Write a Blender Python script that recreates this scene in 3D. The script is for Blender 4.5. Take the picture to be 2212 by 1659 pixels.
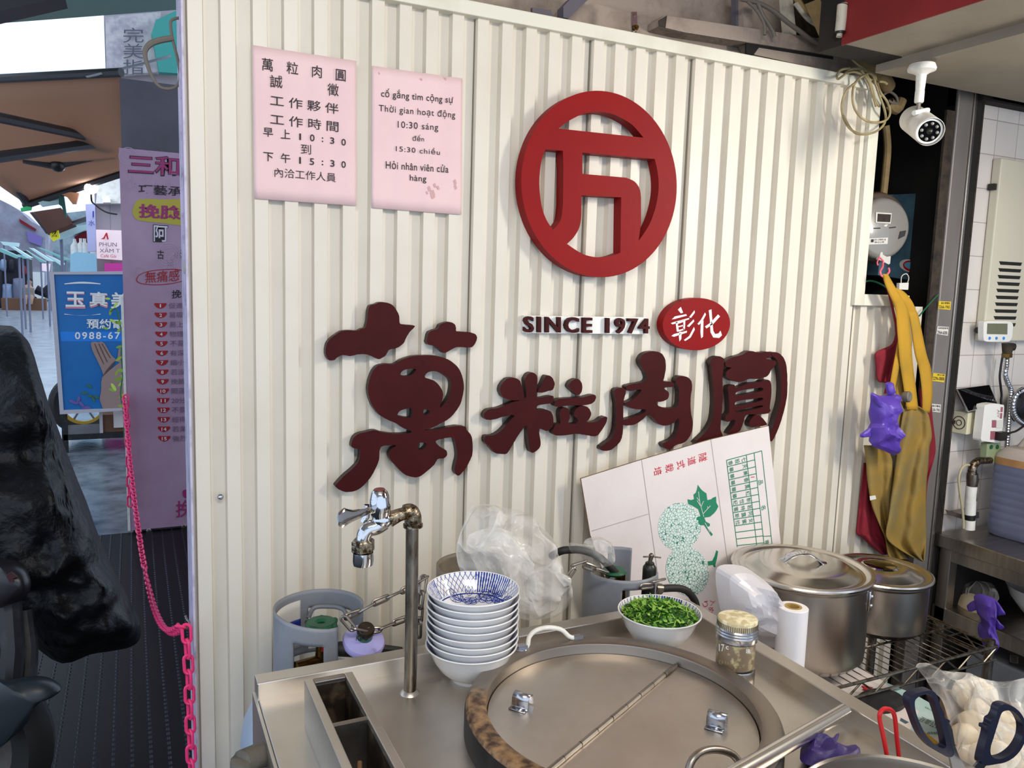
import bpy, bmesh, math, random
from mathutils import Vector, Matrix, noise
from mathutils.geometry import tessellate_polygon
random.seed(7)
SC = bpy.context.scene
COL = SC.collection
for o in list(bpy.data.objects): bpy.data.objects.remove(o)
# ------------------------------------------------------------------ camera
W, H, FOC = 2212.0, 1659.0, 1715.0
CX, CY = W/2, H/2
EYE = Vector((0, 0, 1.55))
_vx = Vector((4720-CX, 725-CY, FOC)); _vz = -Vector((690-CX, 14500-CY, FOC))
AXX = _vx.normalized()
AXZ = (_vz - _vz.dot(AXX)*AXX).normalized()
AXY = AXZ.cross(AXX)
if AXY.z < 0: AXY = -AXY
def ray(px, py):
    d = Vector((px-CX, py-CY, FOC)); return Vector((d.dot(AXX), d.dot(AXY), d.dot(AXZ)))
def A(px, py, y):            # photo point on the plane y = const
    r = ray(px, py); return EYE + r*(y/r.y)
def B(px, py, z):            # photo point on the plane z = const
    r = ray(px, py); return EYE + r*((z-EYE.z)/r.z)
def Cx(px, py, x):
    r = ray(px, py); return EYE + r*(x/r.x)
def PL(px, py, p0, n):
    r = ray(px, py); return EYE + r*((p0-EYE).dot(n)/r.dot(n))
right = Vector((AXX.x, AXY.x, AXZ.x)); down = Vector((AXX.y, AXY.y, AXZ.y)); fwd = Vector((AXX.z, AXY.z, AXZ.z))
cam = bpy.data.cameras.new('camera'); camo = bpy.data.objects.new('camera', cam); COL.objects.link(camo)
cam.sensor_fit = 'HORIZONTAL'; cam.sensor_width = 36.0; cam.lens = FOC/W*36.0; cam.clip_start = .02; cam.clip_end = 300
mw = Matrix.Identity(4)
for i in range(3):
    mw[i][0] = right[i]; mw[i][1] = -down[i]; mw[i][2] = -fwd[i]; mw[i][3] = EYE[i]
camo.matrix_world = mw
SC.camera = camo
# ------------------------------------------------------------------ world, lamps, exposure
SC.view_settings.view_transform = 'Standard'; SC.view_settings.look = 'None'
SC.view_settings.exposure = 0.0; SC.view_settings.gamma = 1.0; SC.view_settings.use_curve_mapping = False
wd = bpy.data.worlds.new('overcast'); SC.world = wd; wd.use_nodes = True
bg = wd.node_tree.nodes['Background']; bg.inputs[0].default_value = (.66, .80, 1.0, 1); bg.inputs[1].default_value = 1.65
def lamp(name, loc, target, size, size_y, power, col):
    l = bpy.data.lights.new(name, 'AREA'); l.shape = 'RECTANGLE'; l.size = size; l.size_y = size_y; l.energy = power; l.color = col
    o = bpy.data.objects.new(name, l); COL.objects.link(o); o.location = loc
    o.rotation_euler = (Vector(target)-Vector(loc)).to_track_quat('-Z', 'Y').to_euler(); return o
lamp('soffit_tube_lamp', (2.08, .62, 2.13), (.85, 1.6, 1.2), .16, .9, 34, (1, .935, .82))
lamp('ceiling_tube_lamp', (.20, -.25, 2.50), (.9, 1.5, 1.2), 1.2, .16, 21, (1, .94, .84))
lamp('ceiling_tube_lamp', (2.55, .55, 2.30), (2.7, 1.5, 1.1), .6, .14, 7, (1, .92, .80))
# ------------------------------------------------------------------ materials
def lin(c):
    if isinstance(c, str):
        c = [int(c[i:i+2], 16)/255 for i in (0, 2, 4)]
    return tuple(x/12.92 if x <= .04045 else ((x+.055)/1.055)**2.4 for x in c) + (1,)
def M(name, col, rough=.5, metal=0, mix=None, bump=None, alpha=1, emit=0, trans=0, spec=None, aniso=None, ior=None, coat=0):
    """mix=(other colour, scale, low, high[, stretch xyz]); bump=(scale, strength[, stretch])"""
    m = bpy.data.materials.new(name); m.use_nodes = True
    nt = m.node_tree; b = nt.nodes['Principled BSDF']; L = nt.links.new
    b.inputs['Base Color'].default_value = lin(col); b.inputs['Roughness'].default_value = rough; b.inputs['Metallic'].default_value = metal
    if spec is not None: b.inputs['Specular IOR Level'].default_value = spec
    if ior: b.inputs['IOR'].default_value = ior
    if coat: b.inputs['Coat Weight'].default_value = coat; b.inputs['Coat Roughness'].default_value = .08
    b.inputs['Alpha'].default_value = alpha; b.inputs['Transmission Weight'].default_value = trans
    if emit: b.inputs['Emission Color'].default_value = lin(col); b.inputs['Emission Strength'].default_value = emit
    tc = None
    def coords(st):
        nonlocal tc
        if tc is None: tc = nt.nodes.new('ShaderNodeTexCoord')
        if not st: return tc.outputs['Object']
        mp = nt.nodes.new('ShaderNodeMapping'); mp.inputs['Scale'].default_value = st; L(tc.outputs['Object'], mp.inputs['Vector']); return mp.outputs['Vector']
    if mix:
        n = nt.nodes.new('ShaderNodeTexNoise'); n.inputs['Scale'].default_value = mix[1]; n.inputs['Detail'].default_value = 6; n.inputs['Roughness'].default_value = .6
        L(coords(mix[4] if len(mix) > 4 else None), n.inputs['Vector'])
        mr = nt.nodes.new('ShaderNodeMapRange'); mr.inputs[1].default_value = mix[2]; mr.inputs[2].default_value = mix[3]; L(n.outputs['Fac'], mr.inputs[0])
        mx = nt.nodes.new('ShaderNodeMix'); mx.data_type = 'RGBA'; mx.inputs[6].default_value = lin(col); mx.inputs[7].default_value = lin(mix[0])
        L(mr.outputs[0], mx.inputs[0]); L(mx.outputs[2], b.inputs['Base Color'])
    if bump:
        n = nt.nodes.new('ShaderNodeTexNoise'); n.inputs['Scale'].default_value = bump[0]; n.inputs['Detail'].default_value = 4
        L(coords(bump[2] if len(bump) > 2 else None), n.inputs['Vector'])
        bp = nt.nodes.new('ShaderNodeBump'); bp.inputs['Strength'].default_value = bump[1]; bp.inputs['Distance'].default_value = .01
        L(n.outputs['Fac'], bp.inputs['Height']); L(bp.outputs[0], b.inputs['Normal'])
    return m
MT = dict(
 wall=M('white_cladding', 'dad2c4', .42, mix=('d0c7b7', 3, .45, .75)),
 wallend=M('lavender_film', 'c3bcd0', .5, mix=('8d86a0', 14, .5, .7)),
 trim=M('white_trim', 'dedaca', .4, mix=('cdc7b4', 6, .5, .75)),
 groove=M('dark_groove', '7d776a', .8),
 beam=M('painted_timber', '9d8d80', .8, mix=('7c6c60', 9, .5, .72), bump=(40, .4)),
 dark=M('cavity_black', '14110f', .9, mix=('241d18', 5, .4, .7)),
 darkbrown=M('grimy_brown', '3a2e22', .8, mix=('191410', 30, .4, .65)),
 red=M('red_acrylic', '8a1113', .5, mix=('7c0f11', 3, .4, .7), spec=.12),
 maroon=M('maroon_acrylic', '3a0a0b', .55, spec=.14, mix=('460e10', 8, .45, .7)),
 maroonside=M('maroon_side', '2c1613', .5),
 white=M('white_plastic', 'e9e7e2', .35),
 whitep=M('white_paint', 'e4e1da', .45, mix=('cfcabf', 20, .5, .7)),
 paper=M('pink_paper', 'e6c6c6', .8, mix=('dfbcbe', 5, .4, .7)),
 ink=M('black_ink', '2a2024', .7), redink=M('red_ink', 'c4243a', .6), greenink=M('green_ink', '127a58', .6), blueink=M('blue_ink', '1d2f8f', .5),
 steel=M('brushed_steel', 'b5aea6', .34, 1, mix=('9c958c', 6, .35, .7, (1, 8, 1)), bump=(60, .015, (1, 20, 1))),
 steelt=M('counter_steel', 'd2cbc2', .38, 1, mix=('bcb4aa', 4, .4, .7), bump=(25, .02)),
 steeld=M('worn_steel', 'a39b93', .38, 1, mix=('7d746b', 12, .4, .7)),
 potsteel=M('pot_steel', 'b8b1a8', .3, 1, mix=('a0978d', 5, .4, .7, (1, 1, .2))),
 lidsteel=M('lid_steel', 'd0c9c0', .22, 1, bump=(5, .01)),
 chrome=M('chrome', 'c9c9cc', .09, 1, mix=('8f8a80', 60, .55, .75)),
 rustchrome=M('corroded_chrome', '9a8c78', .3, 1, mix=('3f3222', 90, .42, .58), bump=(120, .3)),
 oldpipe=M('worn_pipe', '8c8478', .35, 1, mix=('54483a', 45, .45, .65, (1, 1, .3))),
 rim=M('rim_steel', '8f877d', .38, 1, mix=('756d64', 8, .4, .7)),
 rust=M('rusty_rim', '6d5240', .55, .6, mix=('9a8467', 30, .4, .62, (1, 1, 1)), bump=(50, .2)),
 black=M('black_plastic', '15140f', .4), rubber=M('black_rubber', '1c1a18', .6),
 soot=M('soot_black', '17161a', .5, mix=('2e2c30', 20, .5, .7)),
 cylgrey=M('cylinder_grey', '8a8c92', .5, mix=('777a80', 8, .4, .7)),
 cylblue=M('cylinder_pale_blue', 'aab8c8', .4, mix=('97a5b6', 6, .4, .7)),
 cyltan=M('cylinder_tan', '8a8070', .5, mix=('6d6457', 12, .4, .7)),
 green=M('valve_green', '0e5a3a', .45, mix=('0a4028', 30, .45, .7)),
 lav=M('regulator_lavender', 'b0aae4', .4, mix=('746c92', 40, .6, .75)),
 brass=M('brass', '7d6030', .35, 1, mix=('4a3418', 30, .4, .7)),
 redpl=M('red_plastic', 'c8161c', .35), pinkpl=M('pink_plastic', 'f03c78', .35, spec=.4), pinkhook=M('pink_hook', 'f06a80', .4),
 porcelain=M('porcelain', 'e6e4e2', .14, coat=.4),
 porcblue=M('bowl_outside', 'd5d8e2', .2, coat=.3),
 film2=M('milky_film', 'd8d2d4', .32, alpha=.86, bump=(8, .5)),
 
 card=M('white_carton', 'dcd2cf', .75, mix=('d2c6c2', 4, .4, .7), bump=(60, .05)), cardedge=M('brown_carton', '8f7450', .85, mix=('6d5638', 40, .4, .7)),
 brownbox=M('brown_box', '7d5a3c', .8, mix=('64462d', 10, .4, .7)),
 yellow=M('apron_yellow', '99772a', .85, mix=('7d6c40', 7, .38, .62), bump=(30, .3)), yellowb=M('apron_strap_yellow', 'bd8d1e', .85, mix=('a98426', 10, .4, .7)),
 redcloth=M('apron_red', '7d0f22', .85, bump=(30, .3)),
 purple=M('nitrile_purple', '5b3fa8', .42, mix=('503698', 12, .4, .7), bump=(22, .25)), dpurple=M('nitrile_dark_purple', '382868', .5, bump=(30, .4)),
 post=M('post_steel', '8f8884', .5, .55, mix=('77706b', 4, .4, .7, (1, 1, .3))),
 cream=M('heater_cream', 'cfc8b4', .4), outlet=M('outlet_cream', 'ddd6b8', .45),
 screen=M('lcd_grey', '6d7059', .2), glass=M('phone_glass', '08080a', .06, coat=.5), blue=M('button_blue', '2f86d8', .4),
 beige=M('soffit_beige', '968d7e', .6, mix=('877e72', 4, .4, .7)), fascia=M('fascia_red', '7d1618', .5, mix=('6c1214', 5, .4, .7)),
 meterglass=M('meter_grey', '8d8983', .25, coat=.6), boardblue=M('meter_board', '547686', .6, mix=('2b3d48', 6, .4, .7)),
 cable=M('cable_tan', 'a9986f', .6, mix=('8a7a58', 30, .4, .7)), tanpipe=M('tan_insulation', '9b8257', .7, mix=('6d5a3c', 12, .4, .7)), cablegrey=M('cable_grey', '6e665c', .6),
 conduit=M('white_conduit', 'bfb7a6', .6, mix=('8d8474', 25, .5, .7)),
 sticky=M('sticker_yellow', 'd8b92a', .6), stickw=M('sticker_white', 'd8d4cc', .6), sticko=M('sticker_orange', 'c98e2a', .6), lightblue=M('print_lightblue', '5fa8c8', .6),
 jug=M('jug_grey', '686c84', .35, mix=('5b5f76', 6, .4, .7)), jugtop=M('jug_milky', 'b3a69c', .4), jugband=M('jug_amber', '9c7048', .4, mix=('b98d5c', 8, .4, .7)),
 jar=M('jar_glass', 'f2f2ec', .03, alpha=.10, coat=1), sauce=M('sauce', '68470c', .4, mix=('b7a86c', 75, .52, .66), coat=.6),
 jarlid=M('jar_lid', 'c9b98f', .5, .1, mix=('efe4c0', 55, .45, .58)), alu=M('aluminium', 'b9bac0', .22, 1),
 roll=M('plastic_roll', 'e9e4e4', .4), core=M('roll_core', 'a8894a', .7), 
 herb=M('coriander', '3f7a1a', .6, mix=('6aa428', 40, .35, .65)), herbd=M('coriander_dark', '235012', .6), herbl=M('coriander_light', '8fb84a', .6),
 navy=M('navy_plastic', '1c1d30', .35), blade=M('blade_steel', 'b9bbc4', .2, 1),
 meat=M('meatball', 'd8c4a4', .5, mix=('e6d8bc', 20, .4, .7)),
 ladle=M('ladle_steel', 'e0dad2', .25, 1),
 clay=M('clay_pipe', '6d675c', .7, mix=('35312b', 14, .42, .65)),
 # street
 asphalt=M('wet_paving', 'a3adb4', .22, mix=('7d878e', 3, .4, .7), bump=(6, .25)),
 sidewalk=M('wet_concrete', '7d848a', .22, mix=('474d52', 5, .4, .68), bump=(18, .4)),
 banner=M('banner_pink', 'a8849c', .5, mix=('b79ab0', 2, .4, .7)), bannerline=M('banner_swirl', 'b79cb2', .5), banneryellow=M('banner_yellow', 'b9a83a', .5), bannered=M('banner_red', 'a3141c', .5),
 bannermag=M('banner_magenta', '9c2a66', .5), bannergrey=M('banner_grey', '6d5a70', .5), bannerwhite=M('banner_white', 'd8d0d8', .5),
 concrete=M('grey_concrete', '5f5a62', .8, mix=('4d4850', 3, .4, .7)),
 signblue=M('sign_blue', '0f6cb0', .4, mix=('0c5fa0', 2, .4, .7)), signblue2=M('sign_bright_blue', '1880dd', .4), signframe=M('sign_frame', 'bdb6bc', .5), signpink=M('sign_pink', 'e08a9c', .5), skin=M('print_skin', '9c8078', .6), leaf=M('leaf_green', '7fa028', .6), leafd=M('leaf_dark', '3d6a4a', .6),
 tarp=M('black_tarp', '08080b', .5, spec=.35, mix=('111118', 9, .45, .7), bump=(24, 1.0)),
 mat=M('rubber_mat', '0c0c10', .35),
 awning=M('tan_canvas', 'b8977e', .8, mix=('a58672', 3, .4, .7)), awntrim=M('awning_bar', '2a2628', .5), teal=M('teal_sheet', '7fb8b0', .5), tealight=M('pale_sheet', 'c8e6e4', .5), eave=M('eave_sheet', '8fa09c', .6),
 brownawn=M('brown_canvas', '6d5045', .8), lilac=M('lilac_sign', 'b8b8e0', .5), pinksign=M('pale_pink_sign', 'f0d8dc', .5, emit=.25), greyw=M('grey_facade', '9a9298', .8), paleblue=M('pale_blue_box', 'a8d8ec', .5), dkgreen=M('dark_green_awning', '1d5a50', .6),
 hotpink=M('hot_pink', 'd83a9c', .6), clothblue=M('cloth_blue', '8a9cb8', .8), clothgrey=M('cloth_grey', '7a7c90', .8), clothdark=M('cloth_dark', '24222c', .8), skinp=M('skin', 'b08a74', .6), facade=M('street_facade', '8a8490', .8, mix=('a8aebc', .8, .4, .65)), lampglow=M('lamp_glow', 'f4f8ff', .5, emit=30), tealwall=M('teal_wall', '2f8a80', .6), signcream=M('stone_sign', 'b9b4b4', .7, mix=('96909a', 12, .4, .65)),
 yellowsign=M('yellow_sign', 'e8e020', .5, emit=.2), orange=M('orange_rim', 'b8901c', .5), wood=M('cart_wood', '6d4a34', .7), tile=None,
)
def pattern_mat(name, build):
    m = bpy.data.materials.new(name); m.use_nodes = True; build(m.node_tree, m.node_tree.nodes['Principled BSDF']); return m
def _n(nt, t, **k):
    n = nt.nodes.new(t)
    for a, v in k.items(): setattr(n, a, v)
    return n
def _math(nt, op, a, b=None, c=None):
    n = nt.nodes.new('ShaderNodeMath'); n.operation = op
    for i, x in enumerate((a, b, c)):
        if x is None: continue
        if isinstance(x, (int, float)): n.inputs[i].default_value = x
        else: nt.links.new(x, n.inputs[i])
    return n.outputs[0]
def _mixc(nt, fac, a, b):
    n = nt.nodes.new('ShaderNodeMix'); n.data_type = 'RGBA'
    for i, x in ((0, fac), (6, a), (7, b)):
        if isinstance(x, (int, float, tuple)): n.inputs[i].default_value = x
        else: nt.links.new(x, n.inputs[i])
    return n.outputs[2]
def _tile(nt, b):
    tc = _n(nt, 'ShaderNodeTexCoord'); mp = _n(nt, 'ShaderNodeMapping'); mp.inputs['Rotation'].default_value = (math.pi/2, 0, 0)
    nt.links.new(tc.outputs['Object'], mp.inputs[0])
    br = _n(nt, 'ShaderNodeTexBrick'); br.offset = 0; br.inputs['Color1'].default_value = lin('d9d2cc'); br.inputs['Color2'].default_value = lin('d3cbc6'); br.inputs['Mortar'].default_value = lin('a89c98')
    br.inputs['Scale'].default_value = 1; br.inputs['Brick Width'].default_value = .108; br.inputs['Row Height'].default_value = .108; br.inputs['Mortar Size'].default_value = .0016; br.inputs['Mortar Smooth'].default_value = .3
    nt.links.new(mp.outputs[0], br.inputs['Vector']); nt.links.new(br.outputs['Color'], b.inputs['Base Color']); b.inputs['Roughness'].default_value = .15
    bp = _n(nt, 'ShaderNodeBump'); bp.inputs['Strength'].default_value = .4; bp.inputs['Distance'].default_value = .002; bp.invert = True
    nt.links.new(br.outputs['Fac'], bp.inputs['Height']); nt.links.new(bp.outputs[0], b.inputs['Normal'])
MT['tile'] = pattern_mat('white_tiles', _tile)
def _matp(nt, b):          # rubber mat: rows of small raised studs
    tc = _n(nt, 'ShaderNodeTexCoord'); sp = _n(nt, 'ShaderNodeSeparateXYZ'); nt.links.new(tc.outputs['Object'], sp.inputs[0])
    sx = _math(nt, 'SINE', _math(nt, 'MULTIPLY', sp.outputs[0], 2*math.pi/.055)); sy = _math(nt, 'SINE', _math(nt, 'MULTIPLY', sp.outputs[1], 2*math.pi/.03))
    h = _math(nt, 'MULTIPLY', _math(nt, 'SMOOTH_MIN', _math(nt, 'MULTIPLY_ADD', sx, 4, -3.0), 1, .3), _math(nt, 'GREATER_THAN', sy, -.2))
    h2 = _math(nt, 'MAXIMUM', h, 0)
    bp = _n(nt, 'ShaderNodeBump'); bp.inputs['Strength'].default_value = 1; bp.inputs['Distance'].default_value = .006
    nt.links.new(h2, bp.inputs['Height']); nt.links.new(bp.outputs[0], b.inputs['Normal'])
    nt.links.new(_mixc(nt, h2, lin('050507'), lin('2c2d34')), b.inputs['Base Color']); b.inputs['Roughness'].default_value = .42; b.inputs['Specular IOR Level'].default_value = .2
MT['mat'] = pattern_mat('studded_mat', _matp)
def _net(nt, b):           # netted melon skin, printed
    tc = _n(nt, 'ShaderNodeTexCoord'); v = _n(nt, 'ShaderNodeTexVoronoi'); v.feature = 'DISTANCE_TO_EDGE'; v.inputs['Scale'].default_value = 125
    nt.links.new(tc.outputs['Object'], v.inputs['Vector'])
    f = _math(nt, 'LESS_THAN', v.outputs['Distance'], .055)
    nt.links.new(_mixc(nt, f, lin('d3e0da'), lin('2f7562')), b.inputs['Base Color']); b.inputs['Roughness'].default_value = .7
MT['net'] = pattern_mat('net_print', _net)
def _bowl(nt, b):          # blue and white brush decoration inside the bowls (object origin = bowl foot centre)
    tc = _n(nt, 'ShaderNodeTexCoord'); sp = _n(nt, 'ShaderNodeSeparateXYZ'); nt.links.new(tc.outputs['Object'], sp.inputs[0])
    x, y = sp.outputs[0], sp.outputs[1]
    r = _math(nt, 'SQRT', _math(nt, 'ADD', _math(nt, 'MULTIPLY', x, x), _math(nt, 'MULTIPLY', y, y)))
    an = _math(nt, 'ARCTAN2', y, x)
    band = _math(nt, 'MULTIPLY', _math(nt, 'GREATER_THAN', r, .0615), _math(nt, 'LESS_THAN', r, .0795))
    sect = _math(nt, 'GREATER_THAN', _math(nt, 'SINE', _math(nt, 'MULTIPLY_ADD', an, 3, .4)), .1)
    wob = _n(nt, 'ShaderNodeTexNoise'); wob.inputs['Scale'].default_value = 160; nt.links.new(tc.outputs['Object'], wob.inputs[0])
    hatch = _math(nt, 'GREATER_THAN', _math(nt, 'ADD', _math(nt, 'SINE', _math(nt, 'MULTIPLY', an, 95)), _math(nt, 'MULTIPLY', _math(nt, 'SUBTRACT', wob.outputs['Fac'], .5), 3.5)), -.15)
    a1 = _math(nt, 'ABSOLUTE', _math(nt, 'SINE', _math(nt, 'ADD', _math(nt, 'MULTIPLY', an, 24), _math(nt, 'MULTIPLY', r, 420))))
    a2 = _math(nt, 'ABSOLUTE', _math(nt, 'SINE', _math(nt, 'SUBTRACT', _math(nt, 'MULTIPLY', an, 24), _math(nt, 'MULTIPLY', r, 420))))
    lat = _math(nt, 'LESS_THAN', _math(nt, 'MINIMUM', a1, a2), .2)
    bandv = _math(nt, 'MULTIPLY', band, _math(nt, 'ADD', _math(nt, 'MULTIPLY', sect, hatch), _math(nt, 'MULTIPLY', _math(nt, 'SUBTRACT', 1, sect), lat)))
    ring = _math(nt, 'LESS_THAN', _math(nt, 'ABSOLUTE', _math(nt, 'SUBTRACT', r, .0595)), .0007)
    vo = _n(nt, 'ShaderNodeTexVoronoi'); vo.feature = 'DISTANCE_TO_EDGE'; vo.inputs['Scale'].default_value = 62; nt.links.new(tc.outputs['Object'], vo.inputs[0])
    no = _n(nt, 'ShaderNodeTexNoise'); no.inputs['Scale'].default_value = 34; no.inputs['Detail'].default_value = 3; nt.links.new(tc.outputs['Object'], no.inputs[0])
    mask = _math(nt, 'GREATER_THAN', _math(nt, 'SUBTRACT', no.outputs['Fac'], _math(nt, 'MULTIPLY', r, 2.6)), .30)
    pet = _math(nt, 'SUBTRACT', .30, vo.outputs['Distance'])
    flower = _math(nt, 'MULTIPLY', _math(nt, 'MULTIPLY', mask, _math(nt, 'LESS_THAN', r, .057)), _math(nt, 'MULTIPLY', pet, 3.4))
    fac = _math(nt, 'MINIMUM', _math(nt, 'MAXIMUM', _math(nt, 'ADD', bandv, ring), 0), 1)
    nt.links.new(_mixc(nt, fac, lin('e9e7e6'), lin('23388f')), b.inputs['Base Color']); b.inputs['Roughness'].default_value = .12
MT['bowlin'] = pattern_mat('blue_white_glaze', _bowl)

def film_mat(name, col, lo, hi, scale, rough=.14):   # thin crinkled plastic: clear where smooth, whiter along the creases
    def f(nt, b):
        tc = _n(nt, 'ShaderNodeTexCoord'); a = _n(nt, 'ShaderNodeTexNoise'); a.inputs['Scale'].default_value = scale; a.inputs['Detail'].default_value = 2; a.inputs['Distortion'].default_value = .5
        nt.links.new(tc.outputs['Object'], a.inputs[0])
        rid = _math(nt, 'SUBTRACT', 1.0, _math(nt, 'MULTIPLY', _math(nt, 'ABSOLUTE', _math(nt, 'SUBTRACT', a.outputs['Fac'], .5)), 14))
        rid = _math(nt, 'MAXIMUM', rid, 0)
        nt.links.new(_math(nt, 'MULTIPLY_ADD', rid, hi-lo, lo), b.inputs['Alpha'])
        bp = _n(nt, 'ShaderNodeBump'); bp.inputs['Strength'].default_value = .8; bp.inputs['Distance'].default_value = .012
        nt.links.new(rid, bp.inputs['Height']); nt.links.new(bp.outputs[0], b.inputs['Normal'])
        b.inputs['Base Color'].default_value = lin(col); b.inputs['Roughness'].default_value = rough
    return pattern_mat(name, f)
MT['film'] = film_mat('clear_film', 'f4f0ea', .15, .5, 6)
MT['cling'] = film_mat('cling_film', 'efeae2', .10, .45, 9)

def cloth_mat(name, col, t):      # canvas that lets daylight through
    m = bpy.data.materials.new(name); m.use_nodes = True; nt = m.node_tree; out = nt.nodes['Material Output']; nt.nodes.remove(nt.nodes['Principled BSDF'])
    d = _n(nt, 'ShaderNodeBsdfDiffuse'); tr = _n(nt, 'ShaderNodeBsdfTranslucent'); mx = _n(nt, 'ShaderNodeMixShader'); mx.inputs[0].default_value = t
    d.inputs[0].default_value = lin(col); tr.inputs[0].default_value = lin(col)
    nt.links.new(d.outputs[0], mx.inputs[1]); nt.links.new(tr.outputs[0], mx.inputs[2]); nt.links.new(mx.outputs[0], out.inputs[0]); return m
MT['awning'] = cloth_mat('tan_canvas', 'c6a28a', .5)
MT['eave'] = cloth_mat('eave_sheet', '8fa6a0', .3)
MT['brownawn'] = cloth_mat('brown_canvas', '7d5c50', .3)
# ------------------------------------------------------------------ mesh helpers
V = Vector
WL = {}                      # object -> world position of its origin
def catmull(pts, n=4, closed=True):
    out = []; N = len(pts)
    rng = range(N) if closed else range(N-1)
    for i in rng:
        p0, p1, p2, p3 = (pts[(i-1) % N], pts[i], pts[(i+1) % N], pts[(i+2) % N]) if closed else (pts[max(i-1, 0)], pts[i], pts[i+1], pts[min(i+2, N-1)])
        for k in range(n):
            t = k/n
            out.append(tuple(.5*((2*b)+(c-a)*t+(2*a-5*b+4*c-d)*t*t+(-a+3*b-3*c+d)*t**3) for a, b, c, d in zip(p0, p1, p2, p3)))
    if not closed: out.append(tuple(pts[-1]))
    return out
class MB:
    def __init__(s): s.v = []; s.f = []; s.mi = []; s.sm = []
    def add(s, vs, fs, mi=0, sm=False):
        o = len(s.v); s.v += [V(p) for p in vs]
        for f in fs: s.f.append([i+o for i in f]); s.mi.append(mi); s.sm.append(sm)
        return s
    def box(s, x0, x1, y0, y1, z0, z1, mi=0):
        return s.hexa([V((x, y, z)) for z in (z0, z1) for y in (y0, y1) for x in (x0, x1)], mi)
    def hexa(s, p, mi=0):
        return s.add(p, [(0, 2, 3, 1), (4, 5, 7, 6), (0, 1, 5, 4), (2, 6, 7, 3), (0, 4, 6, 2), (1, 3, 7, 5)], mi)
    def obox(s, c, u, v, w, mi=0):   # centre and three half-vectors
        c = V(c); u, v, w = V(u), V(v), V(w)
        return s.hexa([c+a*u+b*v+d*w for d in (-1, 1) for b in (-1, 1) for a in (-1, 1)], mi)
    def tube(s, pts, r, n=10, closed=False, mi=0, smooth=0, squash=None):
        pts = [V(p) for p in pts]
        if smooth: pts = [V(p) for p in catmull([tuple(p) for p in pts], smooth, closed)]
        N = len(pts); rs = r if isinstance(r, (list, tuple)) else None
        vs = []; up = None
        for i, p in enumerate(pts):
            if closed: t = pts[(i+1) % N]-pts[i-1]
            else: t = pts[min(i+1, N-1)]-pts[max(i-1, 0)]
            t = t.normalized() if t.length > 1e-9 else V((0, 0, 1))
            if up is None: up = V((0, 0, 1)) if abs(t.z) < .9 else V((1, 0, 0))
            a = up - t*up.dot(t)
            if a.length < 1e-6: a = t.orthogonal()
            a.normalize(); b = t.cross(a); up = a
            if rs: q = i/max(1, N-1)*(len(rs)-1); k = min(int(q), len(rs)-2); rr = rs[k]+(rs[k+1]-rs[k])*(q-k)
            else: rr = r
            for j in range(n):
                an = 2*math.pi*j/n; sx = squash or 1
                vs.append(p+a*(math.cos(an)*rr*sx)+b*(math.sin(an)*rr))
        fs = []
        for i in range(N if closed else N-1):
            i2 = (i+1) % N
            for j in range(n): fs.append((i*n+j, i*n+(j+1) % n, i2*n+(j+1) % n, i2*n+j))
        s.add(vs, fs, mi, True)
        if not closed:
            o = len(s.v)-len(vs); s.f.append([o+j for j in range(n)][::-1]); s.mi.append(mi); s.sm.append(False)
            s.f.append([o+(N-1)*n+j for j in range(n)]); s.mi.append(mi); s.sm.append(False)
        return s
    def lathe(s, prof, c=(0, 0, 0), n=40, mi=0, ax=None, a0=0, a1=None, mis=None):
        c = V(c); Z = V(ax).normalized() if ax else V((0, 0, 1)); X = Z.orthogonal().normalized() if ax else V((1, 0, 0)); Y = Z.cross(X)
        full = a1 is None; seg = n if full else n
        cols = n if full else n+1; span = 2*math.pi if full else a1-a0
        vs = []
        for (r, z) in prof:
            for j in range(cols):
                t = a0+span*j/n; vs.append(c+X*(r*math.cos(t))+Y*(r*math.sin(t))+Z*z)
        for i in range(len(prof)-1):
            fs = []
            for j in range(n):
                j2 = (j+1) % cols if full else j+1
                fs.append((i*cols+j, i*cols+j2, (i+1)*cols+j2, (i+1)*cols+j))
            if i == 0: o = len(s.v); s.v += vs
            for f in fs: s.f.append([k+o for k in f]); s.mi.append(mis[i] if mis else mi); s.sm.append(True)
        return s
    def prism(s, outer, holes=(), d=(0, .02, 0), mi=0, mside=None, back=True):
        d = V(d); loops = [[V(p) for p in outer]]+[[V(p) for p in h] for h in holes]
        tri = tessellate_polygon(loops); flat = [p for l in loops for p in l]
        n = len(flat); nrm = V((0, 0, 0))
        for t in tri: nrm += (flat[t[1]]-flat[t[0]]).cross(flat[t[2]]-flat[t[0]])
        tris = []
        for t in tri:
            q = (flat[t[1]]-flat[t[0]]).cross(flat[t[2]]-flat[t[0]])
            tris.append(tuple(t) if q.dot(d) < 0 else tuple(t)[::-1])
        s.add(flat, tris, mi)
        if d.length < 1e-7: return s
        o = len(s.v); s.v += [p+d for p in flat]
        if back:
            for t in tris: s.f.append([i+o for i in t[::-1]]); s.mi.append(mi); s.sm.append(False)
        k = 0; ms = mi if mside is None else mside
        for l in loops:
            m = len(l)
            for i in range(m):
                a, b = k+i, k+(i+1) % m
                s.f.append([o-n+a, o-n+b, o+b, o+a]); s.mi.append(ms); s.sm.append(False)
            k += m
        return s
    def grid(s, g, mi=0, sm=True, closed=False):
        r, c = len(g), len(g[0]); fs = []
        for i in range(r-1):
            for j in range(c if closed else c-1): fs.append((i*c+j, i*c+(j+1) % c, (i+1)*c+(j+1) % c, (i+1)*c+j))
        return s.add([p for row in g for p in row], fs, mi, sm)
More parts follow.
